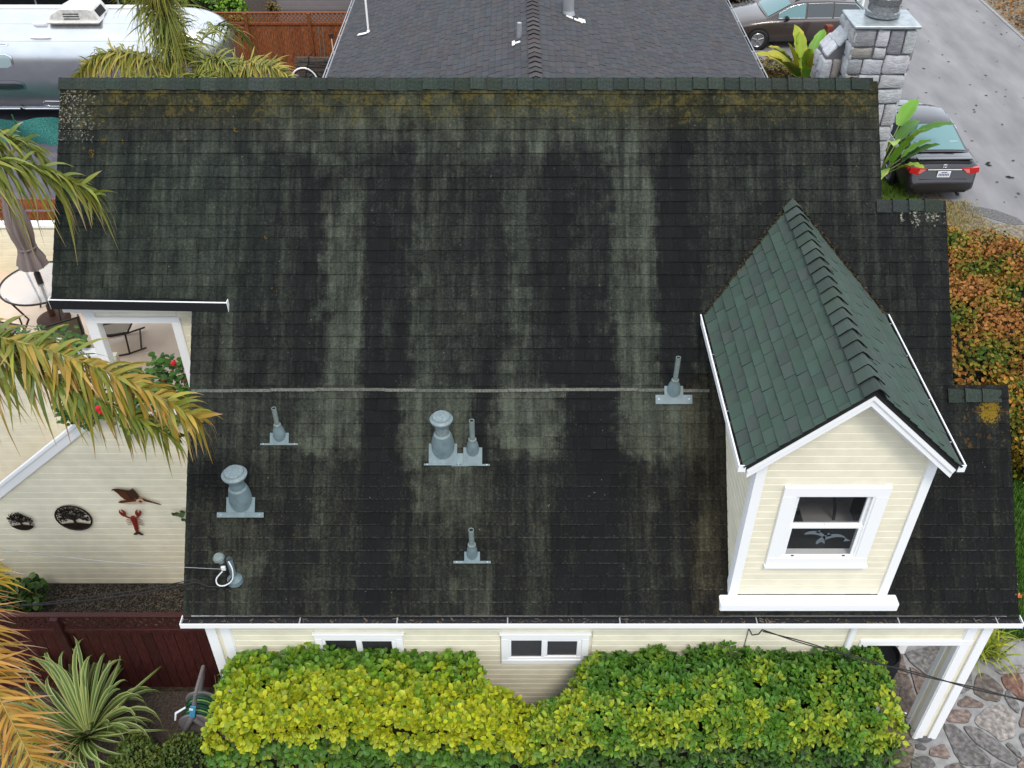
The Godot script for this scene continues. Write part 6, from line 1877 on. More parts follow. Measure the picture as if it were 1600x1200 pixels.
# ---------------------------------------------------------------- palms
func frond(o: Node3D, p: Array, n: int, len: float, wid: float, droop: float, cols: Array, singles: int, lift := 0.35, base_t := 0.08) -> void:
	var at := func(t: float) -> Vector3:
		var s := 1.0 - t
		return p[0] * s * s * s + p[1] * 3.0 * s * s * t + p[2] * 3.0 * s * t * t + p[3] * t * t * t
	var rach := []; var rr := []
	for i in 15:
		rach.append(at.call(i / 14.0)); rr.append(lerpf(0.022, 0.004, i / 14.0))
	var b := MB.new(); b.tube(rach, rr, 6)
	var f := part("frond", b, M.rachis if M.has("rachis") else mat("rachis", lin(0.26, 0.20, 0.05), 0.6), o)
	var list := []
	for i in n:
		for sd: float in [-1.0, 1.0]:
			var t := lerpf(base_t, 0.995, (i + rf(0, 0.8)) / n)
			var q: Vector3 = at.call(t)
			var tg: Vector3 = (at.call(minf(t + 0.02, 1.0)) - at.call(t - 0.02)).normalized()
			var side := tg.cross(Vector3.UP).normalized() * sd
			var up := side.cross(tg).normalized() * sd
			if up.y < 0: up = -up
			var l := len * (0.45 + 0.55 * sin(PI * clampf(pow(t, 0.75) * 0.93 + 0.05, 0, 1))) * rf(0.6, 1.18)
			var dir := (side * rf(0.75, 1.0) + tg * lerpf(0.15, 0.85, t * t) * rf(0.4, 1.3) + up * rf(lift - 0.8, lift + 0.8)).normalized()
			var wv := (tg - dir * tg.dot(dir)).normalized().rotated(dir, rf(-0.9, 0.9))
			var age := clampf(rf(-0.5, 0.85) + t * 0.4, 0, 1)
			var own: Color = cols[[0, 1, 2, 2][rng.randi_range(0, 3)]]
			var c0: Color = vary(cols[0].lerp(cols[1], age * 0.7).lerp(own, 0.45), 0.25); var c1: Color = vary(cols[1].lerp(cols[2], age * 0.55).lerp(own, 0.5), 0.25); var c2: Color = vary(cols[2].lerp(cols[3], age), 0.2)
			var m := MB.new()
			var dr := droop * rf(0.35, 1.6)
			var bend := rf(-0.22, 0.22)
			var P := []; var Wd := []
			for k in 6:
				var u := k / 5.0
				P.append(q + dir * l * (u - 0.40 * dr * u * u * (0.6 + 0.3 * u)) + Vector3.DOWN * l * dr * 0.92 * pow(u, 1.7) + wv * l * bend * u * u)
				Wd.append(wv * wid * 0.5 * (0.55 + 0.6 * sin(PI * minf(u + 0.12, 1.0))) * (1.0 - pow(u, 3.0) * 0.92))
			for k in 5:
				var ca: Color = c0.lerp(c1, k / 3.0) if k < 3 else c1.lerp(c2, (k - 3) / 2.0)
				var cb: Color = c0.lerp(c1, (k + 1) / 3.0) if k + 1 < 3 else c1.lerp(c2, (k - 2) / 2.0)
				m.quad4(P[k] - Wd[k], P[k + 1] - Wd[k + 1], P[k + 1] + Wd[k + 1], P[k] + Wd[k], ca, cb, cb, ca)
			list.append(m)
	if singles > 0:
		var cam := Vector3(0, 12, 0)
		list.sort_custom(func(x, y): return absf(x.v[0].x + 2.5) + 0.0 * cam.x < absf(y.v[0].x + 2.5))
	pieces("leaflet", list, M.leaf, f, singles)

func palms() -> void:
	var g := Color(0.075, 0.115, 0.022); var y := Color(0.21, 0.21, 0.03); var og := Color(0.36, 0.19, 0.035); var pk := Color(0.42, 0.27, 0.18)
	# the palm at the left, its trunk outside the photograph
	var o := thing("queen_palm", "queen palm whose orange tipped fronds reach in from the left edge over roof and deck", "palm tree", V(-7.6, 0, 6.9))
	var b := MB.new(); b.tube([V(-7.6, 0, 6.9), V(-7.55, 2, 6.9), V(-7.45, 4.2, 6.95), V(-7.3, 6.3, 7.0)], [0.24, 0.19, 0.17, 0.14], 14); part("trunk", b, M.trunk, o)
	var cr := V(-7.25, 6.4, 7.0)
	frond(o, [cr, V(-5.9, 7.2, 7.05), V(-4.1, 6.9, 6.95), V(-2.98, 5.75, 6.90)], 260, 0.68, 0.040, 1.1, [g, y, og, pk], 75, 0.42)
	frond(o, [cr, V(-6.9, 7.9, 8.2), V(-5.7, 7.6, 9.7), V(-4.70, 6.62, 9.75)], 230, 0.80, 0.040, 1.1, [g, Color(0.13, 0.16, 0.03), y, pk], 70, 0.38)
	frond(o, [cr, V(-5.9, 7.15, 6.9), V(-4.35, 6.75, 6.8), V(-3.2, 5.65, 6.75)], 190, 0.56, 0.038, 1.0, [g, g, y, og], 0, 0.6)
	frond(o, [cr, V(-6.9, 8.0, 8.2), V(-6.2, 8.0, 9.5), V(-5.25, 7.1, 9.9)], 160, 0.72, 0.040, 0.9, [g, g, y, pk], 0, 0.5)
	frond(o, [cr, V(-6.0, 6.6, 6.2), V(-4.75, 5.5, 5.2), V(-3.80, 4.25, 3.9)], 280, 0.72, 0.024, 0.6, [Color(0.20, 0.17, 0.03), Color(0.34, 0.19, 0.03), Color(0.33, 0.15, 0.04), Color(0.42, 0.32, 0.26)], 90, 0.2, 0.2)
	frond(o, [cr, V(-6.3, 6.9, 6.4), V(-5.2, 6.3, 5.7), V(-4.52, 5.25, 5.35)], 210, 0.62, 0.025, 0.6, [Color(0.22, 0.19, 0.03), Color(0.34, 0.26, 0.03), Color(0.36, 0.18, 0.04), Color(0.42, 0.32, 0.26)], 60, 0.3, 0.25)
	frond(o, [cr, V(-8.2, 7.6, 7.0), V(-9.7, 7.2, 7.2), V(-10.6, 5.8, 7.3)], 50, 0.75, 0.034, 0.8, [g, y, og, pk], 0)
	frond(o, [cr, V(-8.0, 7.6, 8.0), V(-9.0, 7.2, 9.5), V(-9.4, 6.0, 10.2)], 50, 0.75, 0.034, 0.8, [g, y, og, pk], 0)
	frond(o, [cr, V(-7.8, 7.5, 6.0), V(-8.6, 7.0, 4.8), V(-8.9, 5.6, 4.0)], 50, 0.75, 0.034, 0.8, [g, y, og, pk], 0)
	# the palm behind the ridge
	o = thing("queen_palm", "yellow green queen palm rising behind the main ridge in front of the silver trailer", "palm tree", V(-6.0, 0, 17.2))
	b = MB.new(); b.tube([V(-6.0, 0, 17.2), V(-5.95, 2.4, 17.2), V(-5.95, 4.6, 17.2)], [0.22, 0.17, 0.14], 14); part("trunk", b, M.trunk, o)
	cr = V(-5.95, 4.7, 17.2)
	var g2 := Color(0.09, 0.13, 0.03); var y2 := Color(0.20, 0.21, 0.035); var o2 := Color(0.38, 0.28, 0.05); var k2 := Color(0.36, 0.24, 0.09)
	for q in [[V(-6.2, 5.9, 17.4), V(-6.8, 6.9, 17.6), V(-6.25, 7.1, 18.0), 210, 0.85, 1.15, 0], [V(-6.05, 6.0, 17.4), V(-6.4, 7.3, 17.4), V(-5.9, 6.9, 17.0), 190, 0.9, 1.1, 0], [V(-6.6, 5.6, 17.2), V(-7.3, 5.65, 17.1), V(-7.85, 5.05, 17.0), 140, 0.72, 0.95, 1], [V(-5.5, 5.5, 17.1), V(-5.1, 5.6, 17.0), V(-4.75, 4.75, 16.9), 130, 0.62, 0.8, 0],
			[V(-5.2, 5.0, 17.1), V(-4.5, 5.8, 17.0), V(-3.75, 4.75, 16.9), 150, 0.62, 0.75, 1], [V(-5.6, 5.3, 16.8), V(-5.3, 5.4, 16.5), V(-5.2, 4.8, 16.2), 50, 0.6, 0.8, 0], [V(-6.2, 5.3, 16.8), V(-6.6, 5.3, 16.4), V(-6.8, 4.6, 16.2), 50, 0.6, 0.8, 0], [V(-5.9, 5.6, 18.0), V(-5.6, 5.6, 18.9), V(-5.4, 4.8, 19.5), 50, 0.7, 0.8, 0]]:
		frond(o, [cr, q[0], q[1], q[2]], int(q[3] * 1.5), q[4], 0.030, q[5], [g2, y2, o2, k2] if q[6] else [g2, Color(0.15, 0.18, 0.035), Color(0.24, 0.23, 0.04), o2], 0, 0.3, 0.15)

# ---------------------------------------------------------------- garden at the lower left
func garden_left() -> void:
	fence("redwood_fence", "dark red stained board fence with a lattice top below the cream wall", "", -9.4, -3.72, 7.68, 1.66, 0.28, 0.145, [-8.1, -5.92, -3.78], Color(1, 1, 1), M.redwood, 0.02)
	# variegated strap leaved plant
	var o := thing("variegated_flax", "large clump of arching green and cream striped strap leaves in the lower left corner", "plant", V(-5.75, 0, 6.6))
	var at := V(-5.72, 0.05, 6.95)
	for i in 120:
		var a := rf(0, TAU)
		var out := Vector3(cos(a), 0, -sin(a))
		var L := rf(1.05, 1.85)
		var lean := rf(0.45, 1.05)
		var w := rf(0.022, 0.034)
		var tw := rf(-0.5, 0.5)
		var side := out.cross(Vector3.UP)
		var rows := []; var cl := []
		var cg := vary(Color(0.055, 0.11, 0.025), 0.3); var ce := vary(Color(0.42, 0.44, 0.16), 0.25)
		for j in 9:
			var t := j / 8.0
			var p := at + out.rotated(Vector3.UP, tw * t * t) * (0.06 + L * lean * sin(t * 1.45) * 0.78) + Vector3.UP * maxf(0.0, L * (1.15 * t - 1.05 * lean * pow(t, 2.2)))
			var hw := w * (0.75 + 0.5 * sin(PI * t)) * (1.0 - pow(t, 4.0) * 0.95) * 0.9
			rows.append(PackedVector3Array([p - side * hw, p - side * hw * 0.62 - Vector3.UP * hw * 0.2, p - Vector3.UP * hw * 0.45, p + side * hw * 0.62 - Vector3.UP * hw * 0.2, p + side * hw]))
			cl.append([ce, cg.lerp(ce, 0.35), cg, cg.lerp(ce, 0.2), ce])
		var b := MB.new(); b.grid(rows, cl); part("leaf", b, M.leaf, o)
	bush("boxwood", "low dense small leaved green shrub between the striped plant and the yellow hedge", "shrub", V(-5.25, 0.0, 6.95), V(-3.5, 0.72, 5.1), 22, 14000, leaf_mesh(0.040, 0.024, 0.1, 0.1, 1.0), [Color(0.05, 0.09, 0.016), Color(0.085, 0.13, 0.02), Color(0.12, 0.14, 0.025), Color(0.07, 0.11, 0.02)])
	bush("leafy_shrub", "round leaved green shrub at the left edge against the foot of the cream wall", "shrub", V(-8.4, 0.0, 9.35), V(-6.75, 0.95, 8.4), 6, 800, leaf_mesh(0.10, 0.085, 0.08, 0.1, 1.0), [Color(0.03, 0.065, 0.015), Color(0.06, 0.12, 0.025), Color(0.09, 0.15, 0.03)])
	# hose reel
	o = thing("hose_reel", "grey plastic hose reel cart with green hose beside the yellow hedge", "hose reel", V(-4.18, 0, 7.05))
	var c := V(-4.15, 0.42, 7.05)
	for s: float in [-1.0, 1.0]:
		var b := MB.new()
		var z := Vector3(0, 0, s * 0.20)
		b.tube([c + z + Vector3(-0.26, -0.40, 0), c + z + Vector3(-0.16, -0.1, 0), c + z + Vector3(0.0, 0.22, 0), c + z + Vector3(0.10, 0.55, 0), c + z + Vector3(0.15, 0.75, 0)], [0.028, 0.035, 0.04, 0.03, 0.024], 8)
		b.tube([c + z + Vector3(0.28, -0.40, 0), c + z + Vector3(0.16, -0.1, 0), c + z + Vector3(0.02, 0.18, 0)], [0.028, 0.035, 0.035], 8)
		b.tube([c + z + Vector3(-0.26, -0.40, 0), c + z + Vector3(0.0, -0.32, 0), c + z + Vector3(0.28, -0.40, 0)], [0.028, 0.024, 0.028], 8)
		part("side_frame", b, M.reel_grey, o)
		b = MB.new(); b.lathe([Vector2(0.06, -0.015), Vector2(0.22, -0.015), Vector2(0.23, 0.0), Vector2(0.22, 0.015), Vector2(0.06, 0.015)], Transform3D(Basis(Vector3.RIGHT, PI / 2), c + z * 0.85), 26); part("reel_flange", b, M.reel_grey, o)
		b = MB.new(); b.lathe([Vector2(0, -0.03), Vector2(0.10, -0.03), Vector2(0.11, 0.0), Vector2(0.10, 0.03), Vector2(0, 0.03)], Transform3D(Basis(Vector3.RIGHT, PI / 2), c + Vector3(-0.22, -0.33, 0) + z * 1.15), 16); part("wheel", b, M.rubber, o)
	var hb := MB.new(); hb.tube([c + Vector3(0.15, 0.75, -0.2), c + Vector3(0.16, 0.78, 0), c + Vector3(0.15, 0.75, 0.2)], [0.024], 8); part("handle", hb, M.reel_grey, o)
	for k in 9:
		var ring := []
		var rad := 0.16 + 0.02 * (k % 2)
		for i in 25: ring.append(c + Vector3(cos(TAU * i / 24) * rad, sin(TAU * i / 24) * rad, -0.15 + k * 0.037))
		var b := MB.new(); b.tube(ring, [0.019], 7, Color.WHITE, false); part("hose_coil", b, M.hose_stripe if k % 4 == 2 else M.hose_green, o)
	hb = MB.new(); hb.box(c + Vector3(0.05, 0.40, 0.235), Vector3(0.07, 0.26, 0.012), Basis(Vector3.BACK, -0.28), Color.WHITE, 0.004); part("blue_sticker", hb, M.sticker_blue, o)
	hb = MB.new(); hb.box(c + Vector3(0.045, 0.46, 0.243), Vector3(0.05, 0.04, 0.006), Basis(Vector3.BACK, -0.28)); part("white_sticker", hb, M.plate, o)
	hb = MB.new(); hb.tube([c + Vector3(-0.10, 0.28, 0.1), c + Vector3(-0.22, 0.24, 0.16), c + Vector3(-0.24, 0.14, 0.2)], [0.014, 0.018, 0.012], 8); part("hose_end", hb, M.wire_white, o)

# ---------------------------------------------------------------- clipped hedges along the front wall
func hedge(called: String, label: String, x0: float, x1: float, shape: Callable, tint: Callable, rosettes: int, lm: ArrayMesh) -> void:   # shape(x) gives [top height, back distance]
	var o := thing(called, label, "hedge", V((x0 + x1) / 2, 0, 6.3))
	var nz := FastNoiseLite.new(); nz.seed = int(x0 * 10) + 77; nz.frequency = 1.3
	var fr := 5.78
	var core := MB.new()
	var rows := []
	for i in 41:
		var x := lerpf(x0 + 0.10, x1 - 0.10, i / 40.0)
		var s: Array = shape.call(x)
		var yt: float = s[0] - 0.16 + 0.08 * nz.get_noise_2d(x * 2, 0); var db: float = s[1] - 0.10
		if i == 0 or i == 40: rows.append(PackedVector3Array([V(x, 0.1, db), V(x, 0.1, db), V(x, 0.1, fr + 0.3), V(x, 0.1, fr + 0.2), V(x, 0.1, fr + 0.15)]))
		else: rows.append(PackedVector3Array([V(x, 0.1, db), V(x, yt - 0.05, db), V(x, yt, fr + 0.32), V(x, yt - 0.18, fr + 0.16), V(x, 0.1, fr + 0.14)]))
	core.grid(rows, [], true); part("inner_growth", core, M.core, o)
	var st := MB.new()
	for i in 90:
		var x := rf(x0 + 0.1, x1 - 0.1); var s: Array = shape.call(x)
		var d := rf(fr, s[1])
		st.tube([V(x, rf(0.5, 1.0), fr + 0.2 + rf(-0.05, 0.15)), V(x + rf(-0.1, 0.1), s[0] * 0.75, lerpf(fr, d, 0.5)), V(x + rf(-0.2, 0.2), s[0] - 0.03, d)], [0.012, 0.008, 0.004], 4)
	for i in 160:
		var x := rf(x0 + 0.05, x1 - 0.05); var s: Array = shape.call(x)
		var yy := rf(0.4, s[0] - 0.35)
		st.tube([V(x, yy, fr + 0.15), V(x + rf(-0.12, 0.12), yy + rf(0.0, 0.12), fr - rf(-0.02, 0.10))], [0.007, 0.003], 4)
	part("twigs", st, M.twig, o).set_meta("kind", "stuff")
	var all := []
	for i in rosettes:
		var x := rf(x0, x1)
		var s: Array = shape.call(x)
		var yt: float = s[0]; var db: float = s[1]
		var u := rng.randf()
		if rng.randf() < 0.2: u = rf(0.58, 0.75)
		var p: Vector3; var n: Vector3
		var wob := nz.get_noise_2d(x * 1.4, u * 3.0)
		var ends := minf(x - x0, x1 - x)
		var fall := 0.18 * pow(1.0 - clampf(ends / 0.22, 0, 1), 2.0)
		if u < 0.07:
			p = V(x, yt - rf(0.0, 0.35), db + rf(-0.04, 0.02)); n = Vector3(0, 0.6, -0.8)
		elif u < 0.64:
			var t := (u - 0.07) / 0.57
			p = V(x, yt + wob * 0.12 + 0.05 * sin(PI * t) + rf(-0.07, 0.05) - fall, lerpf(db, fr + 0.12, t)); n = Vector3(rf(-0.3, 0.3), 1, lerpf(-0.2, 0.45, t))
		else:
			var t := (u - 0.64) / 0.36
			p = V(x, yt - 0.08 - t * 1.45, fr + 0.08 - 0.08 * sin(t * 3) + wob * 0.12 + rf(-0.05, 0.06)); n = Vector3(rf(-0.3, 0.3), 0.55, 1)
			if rng.randf() < t * 0.65: continue
		if ends < 0.14: n += Vector3(-0.8 if x - x0 < 0.2 else 0.8, 0, 0)
		n = n.normalized()
		var k := 5 + rng.randi_range(0, 2)
		var ph := rf(0, TAU)
		var ax := n.cross(Vector3(0.3, 0.2, 0.9)).normalized(); var ay := n.cross(ax)
		var ct: Color = tint.call(p, u, wob)
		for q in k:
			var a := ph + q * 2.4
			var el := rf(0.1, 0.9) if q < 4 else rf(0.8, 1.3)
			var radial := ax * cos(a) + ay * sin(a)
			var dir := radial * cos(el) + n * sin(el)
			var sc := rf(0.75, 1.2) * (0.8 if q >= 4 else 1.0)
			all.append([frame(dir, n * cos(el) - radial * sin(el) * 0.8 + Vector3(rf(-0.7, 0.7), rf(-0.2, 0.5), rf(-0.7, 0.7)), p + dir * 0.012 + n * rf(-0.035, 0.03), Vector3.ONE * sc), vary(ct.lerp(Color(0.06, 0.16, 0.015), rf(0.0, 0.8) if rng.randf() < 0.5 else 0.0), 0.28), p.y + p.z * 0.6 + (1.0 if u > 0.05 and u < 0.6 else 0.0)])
	all.sort_custom(func(a, b): return a[2] > b[2])
	# the nearest leaves singly, in a few shades
	var shades := []
	var xf := []; var cl := []
	for i in all.size():
		if i < 300:
			var best := -1
			for j in shades.size():
				var sc: Color = shades[j][0]
				if absf(sc.r - all[i][1].r) + absf(sc.g - all[i][1].g) < 0.06: best = j
			if best < 0:
				var sm_: StandardMaterial3D = M.leaf.duplicate()
				sm_.albedo_color = lin(all[i][1].r, all[i][1].g, all[i][1].b)
				shades.append([all[i][1], sm_]); best = shades.size() - 1
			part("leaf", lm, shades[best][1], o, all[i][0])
		else:
			xf.append(all[i][0]); cl.append(all[i][1])
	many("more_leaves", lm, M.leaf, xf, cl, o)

func hedges() -> void:
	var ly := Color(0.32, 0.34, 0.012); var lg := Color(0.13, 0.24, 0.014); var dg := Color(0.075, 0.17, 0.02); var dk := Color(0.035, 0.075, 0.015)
	hedge("yellow_hedge", "yellow green round leaved clipped hedge under the left front window", -3.52, 0.22, func(x: float) -> Array:
		var e := sm(-0.30, 0.2, x)
		return [lerpf(2.06, 1.72, e) + 0.05 * sin(x * 2.3) - 0.16 * sm(-3.2, -3.52, x), lerpf(6.84, 6.36, sm(-0.50, -0.25, x))],
		func(p: Vector3, u: float, w: float) -> Color:
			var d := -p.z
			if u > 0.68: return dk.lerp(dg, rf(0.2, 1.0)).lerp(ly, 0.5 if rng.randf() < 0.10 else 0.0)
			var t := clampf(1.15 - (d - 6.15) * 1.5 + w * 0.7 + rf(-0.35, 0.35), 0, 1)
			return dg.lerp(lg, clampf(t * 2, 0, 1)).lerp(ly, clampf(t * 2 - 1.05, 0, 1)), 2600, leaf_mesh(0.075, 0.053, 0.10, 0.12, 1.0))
	var ey := Color(0.30, 0.34, 0.02); var eg := Color(0.07, 0.165, 0.016); var ed := Color(0.04, 0.11, 0.015)
	hedge("green_hedge", "deep green pointed leaved clipped hedge between the right front window and the porch", 0.12, 4.42, func(x: float) -> Array:
		var e := 1.0 - sm(0.1, 1.0, x)
		return [lerpf(2.08, 1.68, e) + 0.05 * sin(x * 2.9 + 1.0), lerpf(6.84, 6.28, 1.0 - sm(0.55, 1.0, x))],
		func(p: Vector3, u: float, w: float) -> Color:
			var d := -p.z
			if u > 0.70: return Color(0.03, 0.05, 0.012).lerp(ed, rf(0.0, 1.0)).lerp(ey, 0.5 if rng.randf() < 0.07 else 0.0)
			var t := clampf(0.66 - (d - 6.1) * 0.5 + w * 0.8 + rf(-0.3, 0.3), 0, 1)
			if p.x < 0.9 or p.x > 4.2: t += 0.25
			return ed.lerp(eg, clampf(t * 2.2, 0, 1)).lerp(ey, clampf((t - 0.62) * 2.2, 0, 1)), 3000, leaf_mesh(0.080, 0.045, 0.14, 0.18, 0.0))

# ---------------------------------------------------------------- garden and patio at the right
func flag(poly: Array, y: float, th: float, col: Color) -> MB:
	var b := MB.new()
	var c := Vector2.ZERO
	var p := PackedVector2Array()
	for i in range(0, poly.size(), 2):
		p.append(Vector2(poly[i], poly[i + 1])); c += p[-1]
	c /= p.size()
	for i in p.size(): p[i] = c + (p[i] - c) * 1.12
	var area := 0.0
	for i in p.size(): area += p[i].cross(p[(i + 1) % p.size()])
	if area < 0: p.reverse()
	# cut the corners so the outline is not too sharp
	var q := PackedVector2Array()
	for i in p.size():
		var a := p[i]; var e := p[(i + 1) % p.size()]
		q.append(a.lerp(e, 0.16) + Vector2(rf(-0.006, 0.006), rf(-0.006, 0.006))); q.append(a.lerp(e, 0.5) + Vector2(rf(-0.008, 0.008), rf(-0.008, 0.008))); q.append(a.lerp(e, 0.84) + Vector2(rf(-0.006, 0.006), rf(-0.006, 0.006)))
	var n := q.size()
	var top := []; var low := []
	for i in n:
		var m := q[i] + (c - q[i]).normalized() * 0.012
		top.append(V(m.x, y + th + rf(-0.002, 0.002), m.y)); low.append(V(q[i].x, y - 0.01, q[i].y))
	var mid := V(c.x, y + th + 0.003, c.y)
	var inner := []
	var cc := []
	for i in n:
		inner.append(top[i].lerp(mid, 0.45) + Vector3(0, rf(-0.004, 0.004), 0)); cc.append(vary(col, 0.18))
	for i in n:
		var j := (i + 1) % n
		b.quad(low[i], low[j], top[j], top[i], col * 0.8)
		b.quad4(top[i], top[j], inner[j], inner[i], col, col, cc[j], cc[i])
		b.tri(inner[i], inner[j], mid, cc[i])
	return b

func garden_right() -> void:
	var patio: Node3D = get_node("patio_mortar")
	where[patio] = patio.transform
	var grey := Color(0.24, 0.225, 0.22); var pink := Color(0.30, 0.225, 0.195); var red := Color(0.26, 0.14, 0.105); var pale := Color(0.42, 0.38, 0.35); var dkb := Color(0.20, 0.165, 0.145)
	var stones := [
		[dkb, [6.61, 7.88, 6.74, 7.88, 6.89, 7.65, 6.74, 7.45, 6.56, 7.49, 6.45, 7.59]], [red, [6.94, 7.84, 7.18, 7.9, 7.21, 7.78, 7.1, 7.45, 7.01, 7.55, 6.92, 7.69]], [pink * 0.85, [6.19, 7.45, 6.34, 7.54, 6.51, 7.41, 6.47, 7.35, 6.16, 7.37]],
		[pink, [6.05, 7.32, 6.25, 7.32, 6.29, 7.24, 6.19, 7.12, 5.94, 7.14, 5.95, 7.24]], [pale, [6.33, 7.18, 6.53, 7.33, 6.79, 7.39, 6.86, 7.18, 6.74, 6.93, 6.53, 6.86, 6.45, 7.0, 6.32, 7.08]], [grey * 0.85, [5.86, 7.08, 6.0, 7.08, 6.3, 6.62, 6.25, 6.53, 5.91, 6.52, 5.87, 6.71]],
		[grey, [6.13, 7.05, 6.29, 7.04, 6.5, 6.84, 6.66, 6.6, 6.56, 6.51, 6.4, 6.62, 6.19, 6.84]], [grey * 0.7, [5.38, 6.8, 5.46, 6.84, 5.53, 6.75, 5.45, 6.72, 5.37, 6.75]], [pink, [5.56, 6.73, 5.76, 6.82, 5.79, 6.65, 5.73, 6.6, 5.53, 6.65]],
		[grey * 0.8, [5.25, 6.58, 5.46, 6.65, 5.56, 6.53, 5.46, 6.44, 5.23, 6.44]], [grey, [6.9, 7.59, 6.97, 7.63, 7.0, 7.35, 6.93, 7.27, 6.87, 7.37, 6.85, 7.51]], [grey * 0.9, [6.58, 6.8, 6.65, 6.83, 6.75, 6.67, 6.7, 6.6]],
		[grey, [6.81, 6.93, 6.92, 6.97, 6.9, 6.67, 6.81, 6.75]], [pink * 0.8, [6.87, 7.08, 7.05, 7.35, 7.19, 7.39, 7.05, 7.04]], [grey * 1.1, [5.69, 8.24, 6.17, 8.35, 6.26, 8.28, 5.92, 7.84, 5.74, 8.07]],
		[pink * 0.9, [5.69, 7.99, 5.89, 7.82, 5.72, 7.55, 5.65, 7.47, 5.67, 7.84]], [grey * 1.1, [6.33, 7.71, 6.54, 7.94, 6.45, 7.65, 6.19, 7.55]], [pale * 0.75, [6.89, 7.94, 7.16, 8.03, 7.34, 8.02, 7.3, 7.91, 6.97, 7.87]],
		[dkb, [5.68, 6.49, 5.86, 6.56, 5.96, 6.44, 5.66, 6.42]], [grey, [6.03, 6.48, 6.28, 6.51, 6.4, 6.56, 6.51, 6.47, 6.45, 6.41, 6.05, 6.41]], [grey, [6.36, 8.2, 6.55, 8.3, 6.6, 8.22, 6.38, 8.02]], [pink, [6.6, 6.49, 6.76, 6.64, 6.84, 6.53, 6.75, 6.39]],
		[pink, [7.32, 7.84, 7.47, 7.88, 7.37, 7.55, 7.17, 7.47]], [grey, [6.85, 8.24, 7.09, 8.27, 7.16, 8.19, 6.89, 8.07, 6.78, 8.1]]]
	for s in stones: part("flagstone", flag(s[1], 0.03, rf(0.012, 0.024), s[0]), M.stone, patio)
	for i in 40:   # the paving goes on outside the photograph
		var cx := 7.5 + (i % 8) * 0.55 + rf(-0.08, 0.08); var cd := 3.6 + (i / 8) * 0.95 + rf(-0.1, 0.1)
		var pl := []
		for k in 6: pl.append_array([cx + cos(TAU * k / 6) * rf(0.17, 0.25), cd + sin(TAU * k / 6) * rf(0.25, 0.42)])
		part("flagstone", flag(pl, 0.03, 0.016, vary([grey, pink, grey, pale][i % 4], 0.15)), M.stone, patio)
	var tan := Color(0.27, 0.205, 0.17)
	for s in [[5.34, 8.26, 5.64, 8.26, 5.62, 8.07, 5.63, 7.88, 5.47, 7.91, 5.39, 7.98, 5.3, 8.0], [5.29, 7.98, 5.38, 7.96, 5.47, 7.88, 5.62, 7.85, 5.6, 7.66, 5.46, 7.68, 5.31, 7.72, 5.19, 7.75], [5.2, 7.72, 5.3, 7.7, 5.43, 7.66, 5.35, 7.46, 5.21, 7.5, 5.13, 7.53],
			[5.45, 7.66, 5.6, 7.64, 5.62, 7.43, 5.45, 7.16, 5.33, 7.26, 5.37, 7.45], [5.13, 7.48, 5.21, 7.47, 5.34, 7.43, 5.31, 7.25, 5.41, 7.14, 5.32, 6.86, 5.04, 6.93, 5.0, 7.04], [5.31, 6.82, 5.34, 6.71, 5.16, 6.44, 4.85, 6.42, 4.99, 6.89], [4.6, 8.26, 5.3, 8.26, 5.26, 8.0, 4.6, 7.95], [4.5, 7.9, 5.2, 7.93, 5.1, 7.5, 4.5, 7.4]]:
		part("path_slab", flag(s, 0.03, rf(0.014, 0.018), vary(tan, 0.1)), M.stone, patio)
	# urn by the porch wall
	var b := MB.new(); b.lathe([Vector2(0.0, 0.0), Vector2(0.17, 0.0), Vector2(0.26, 0.2), Vector2(0.27, 0.38), Vector2(0.22, 0.5), Vector2(0.25, 0.54), Vector2(0.23, 0.56), Vector2(0.2, 0.5), Vector2(0.0, 0.46)], Transform3D(Basis(), V(5.12, 0.04, 7.86)), 24)
	single("black_urn", b, M.black, "round black urn in the porch opening behind the end of the green hedge", "urn")
	# ornamental grass with lilies beside the porch post
	var o := thing("ornamental_grass", "yellow green tufted ornamental grass right of the white porch pillar", "grass clump", V(6.75, 0, 8.6))
	for i in 290:
		var a := rf(0, TAU)
		var out := Vector3(cos(a), 0, sin(a))
		var L := rf(0.4, 0.75); var lean := rf(0.3, 1.0)
		var root := V(6.72 + rf(-0.26, 0.3), 0.02, 8.35 + rf(-0.22, 0.25))
		var side := out.cross(Vector3.UP) * rf(0.012, 0.020)
		var col := vary(Color(0.34, 0.33, 0.03).lerp(Color(0.16, 0.24, 0.03), rng.randf()), 0.25)
		b = MB.new()
		var pp := root
		for j in range(1, 6):
			var t := j / 5.0
			var q := root + out * L * lean * t * 0.9 + Vector3.UP * L * (1.1 * t - 0.9 * lean * t * t)
			var w0 := side * (1.0 - (t - 0.2) * (t - 0.2)); var w1 := side * (1.0 - t * t * 0.95)
			b.quad(pp - w0, q - w1, q + w1, pp + w0, col); pp = q
		part("blade", b, M.leaf, o)
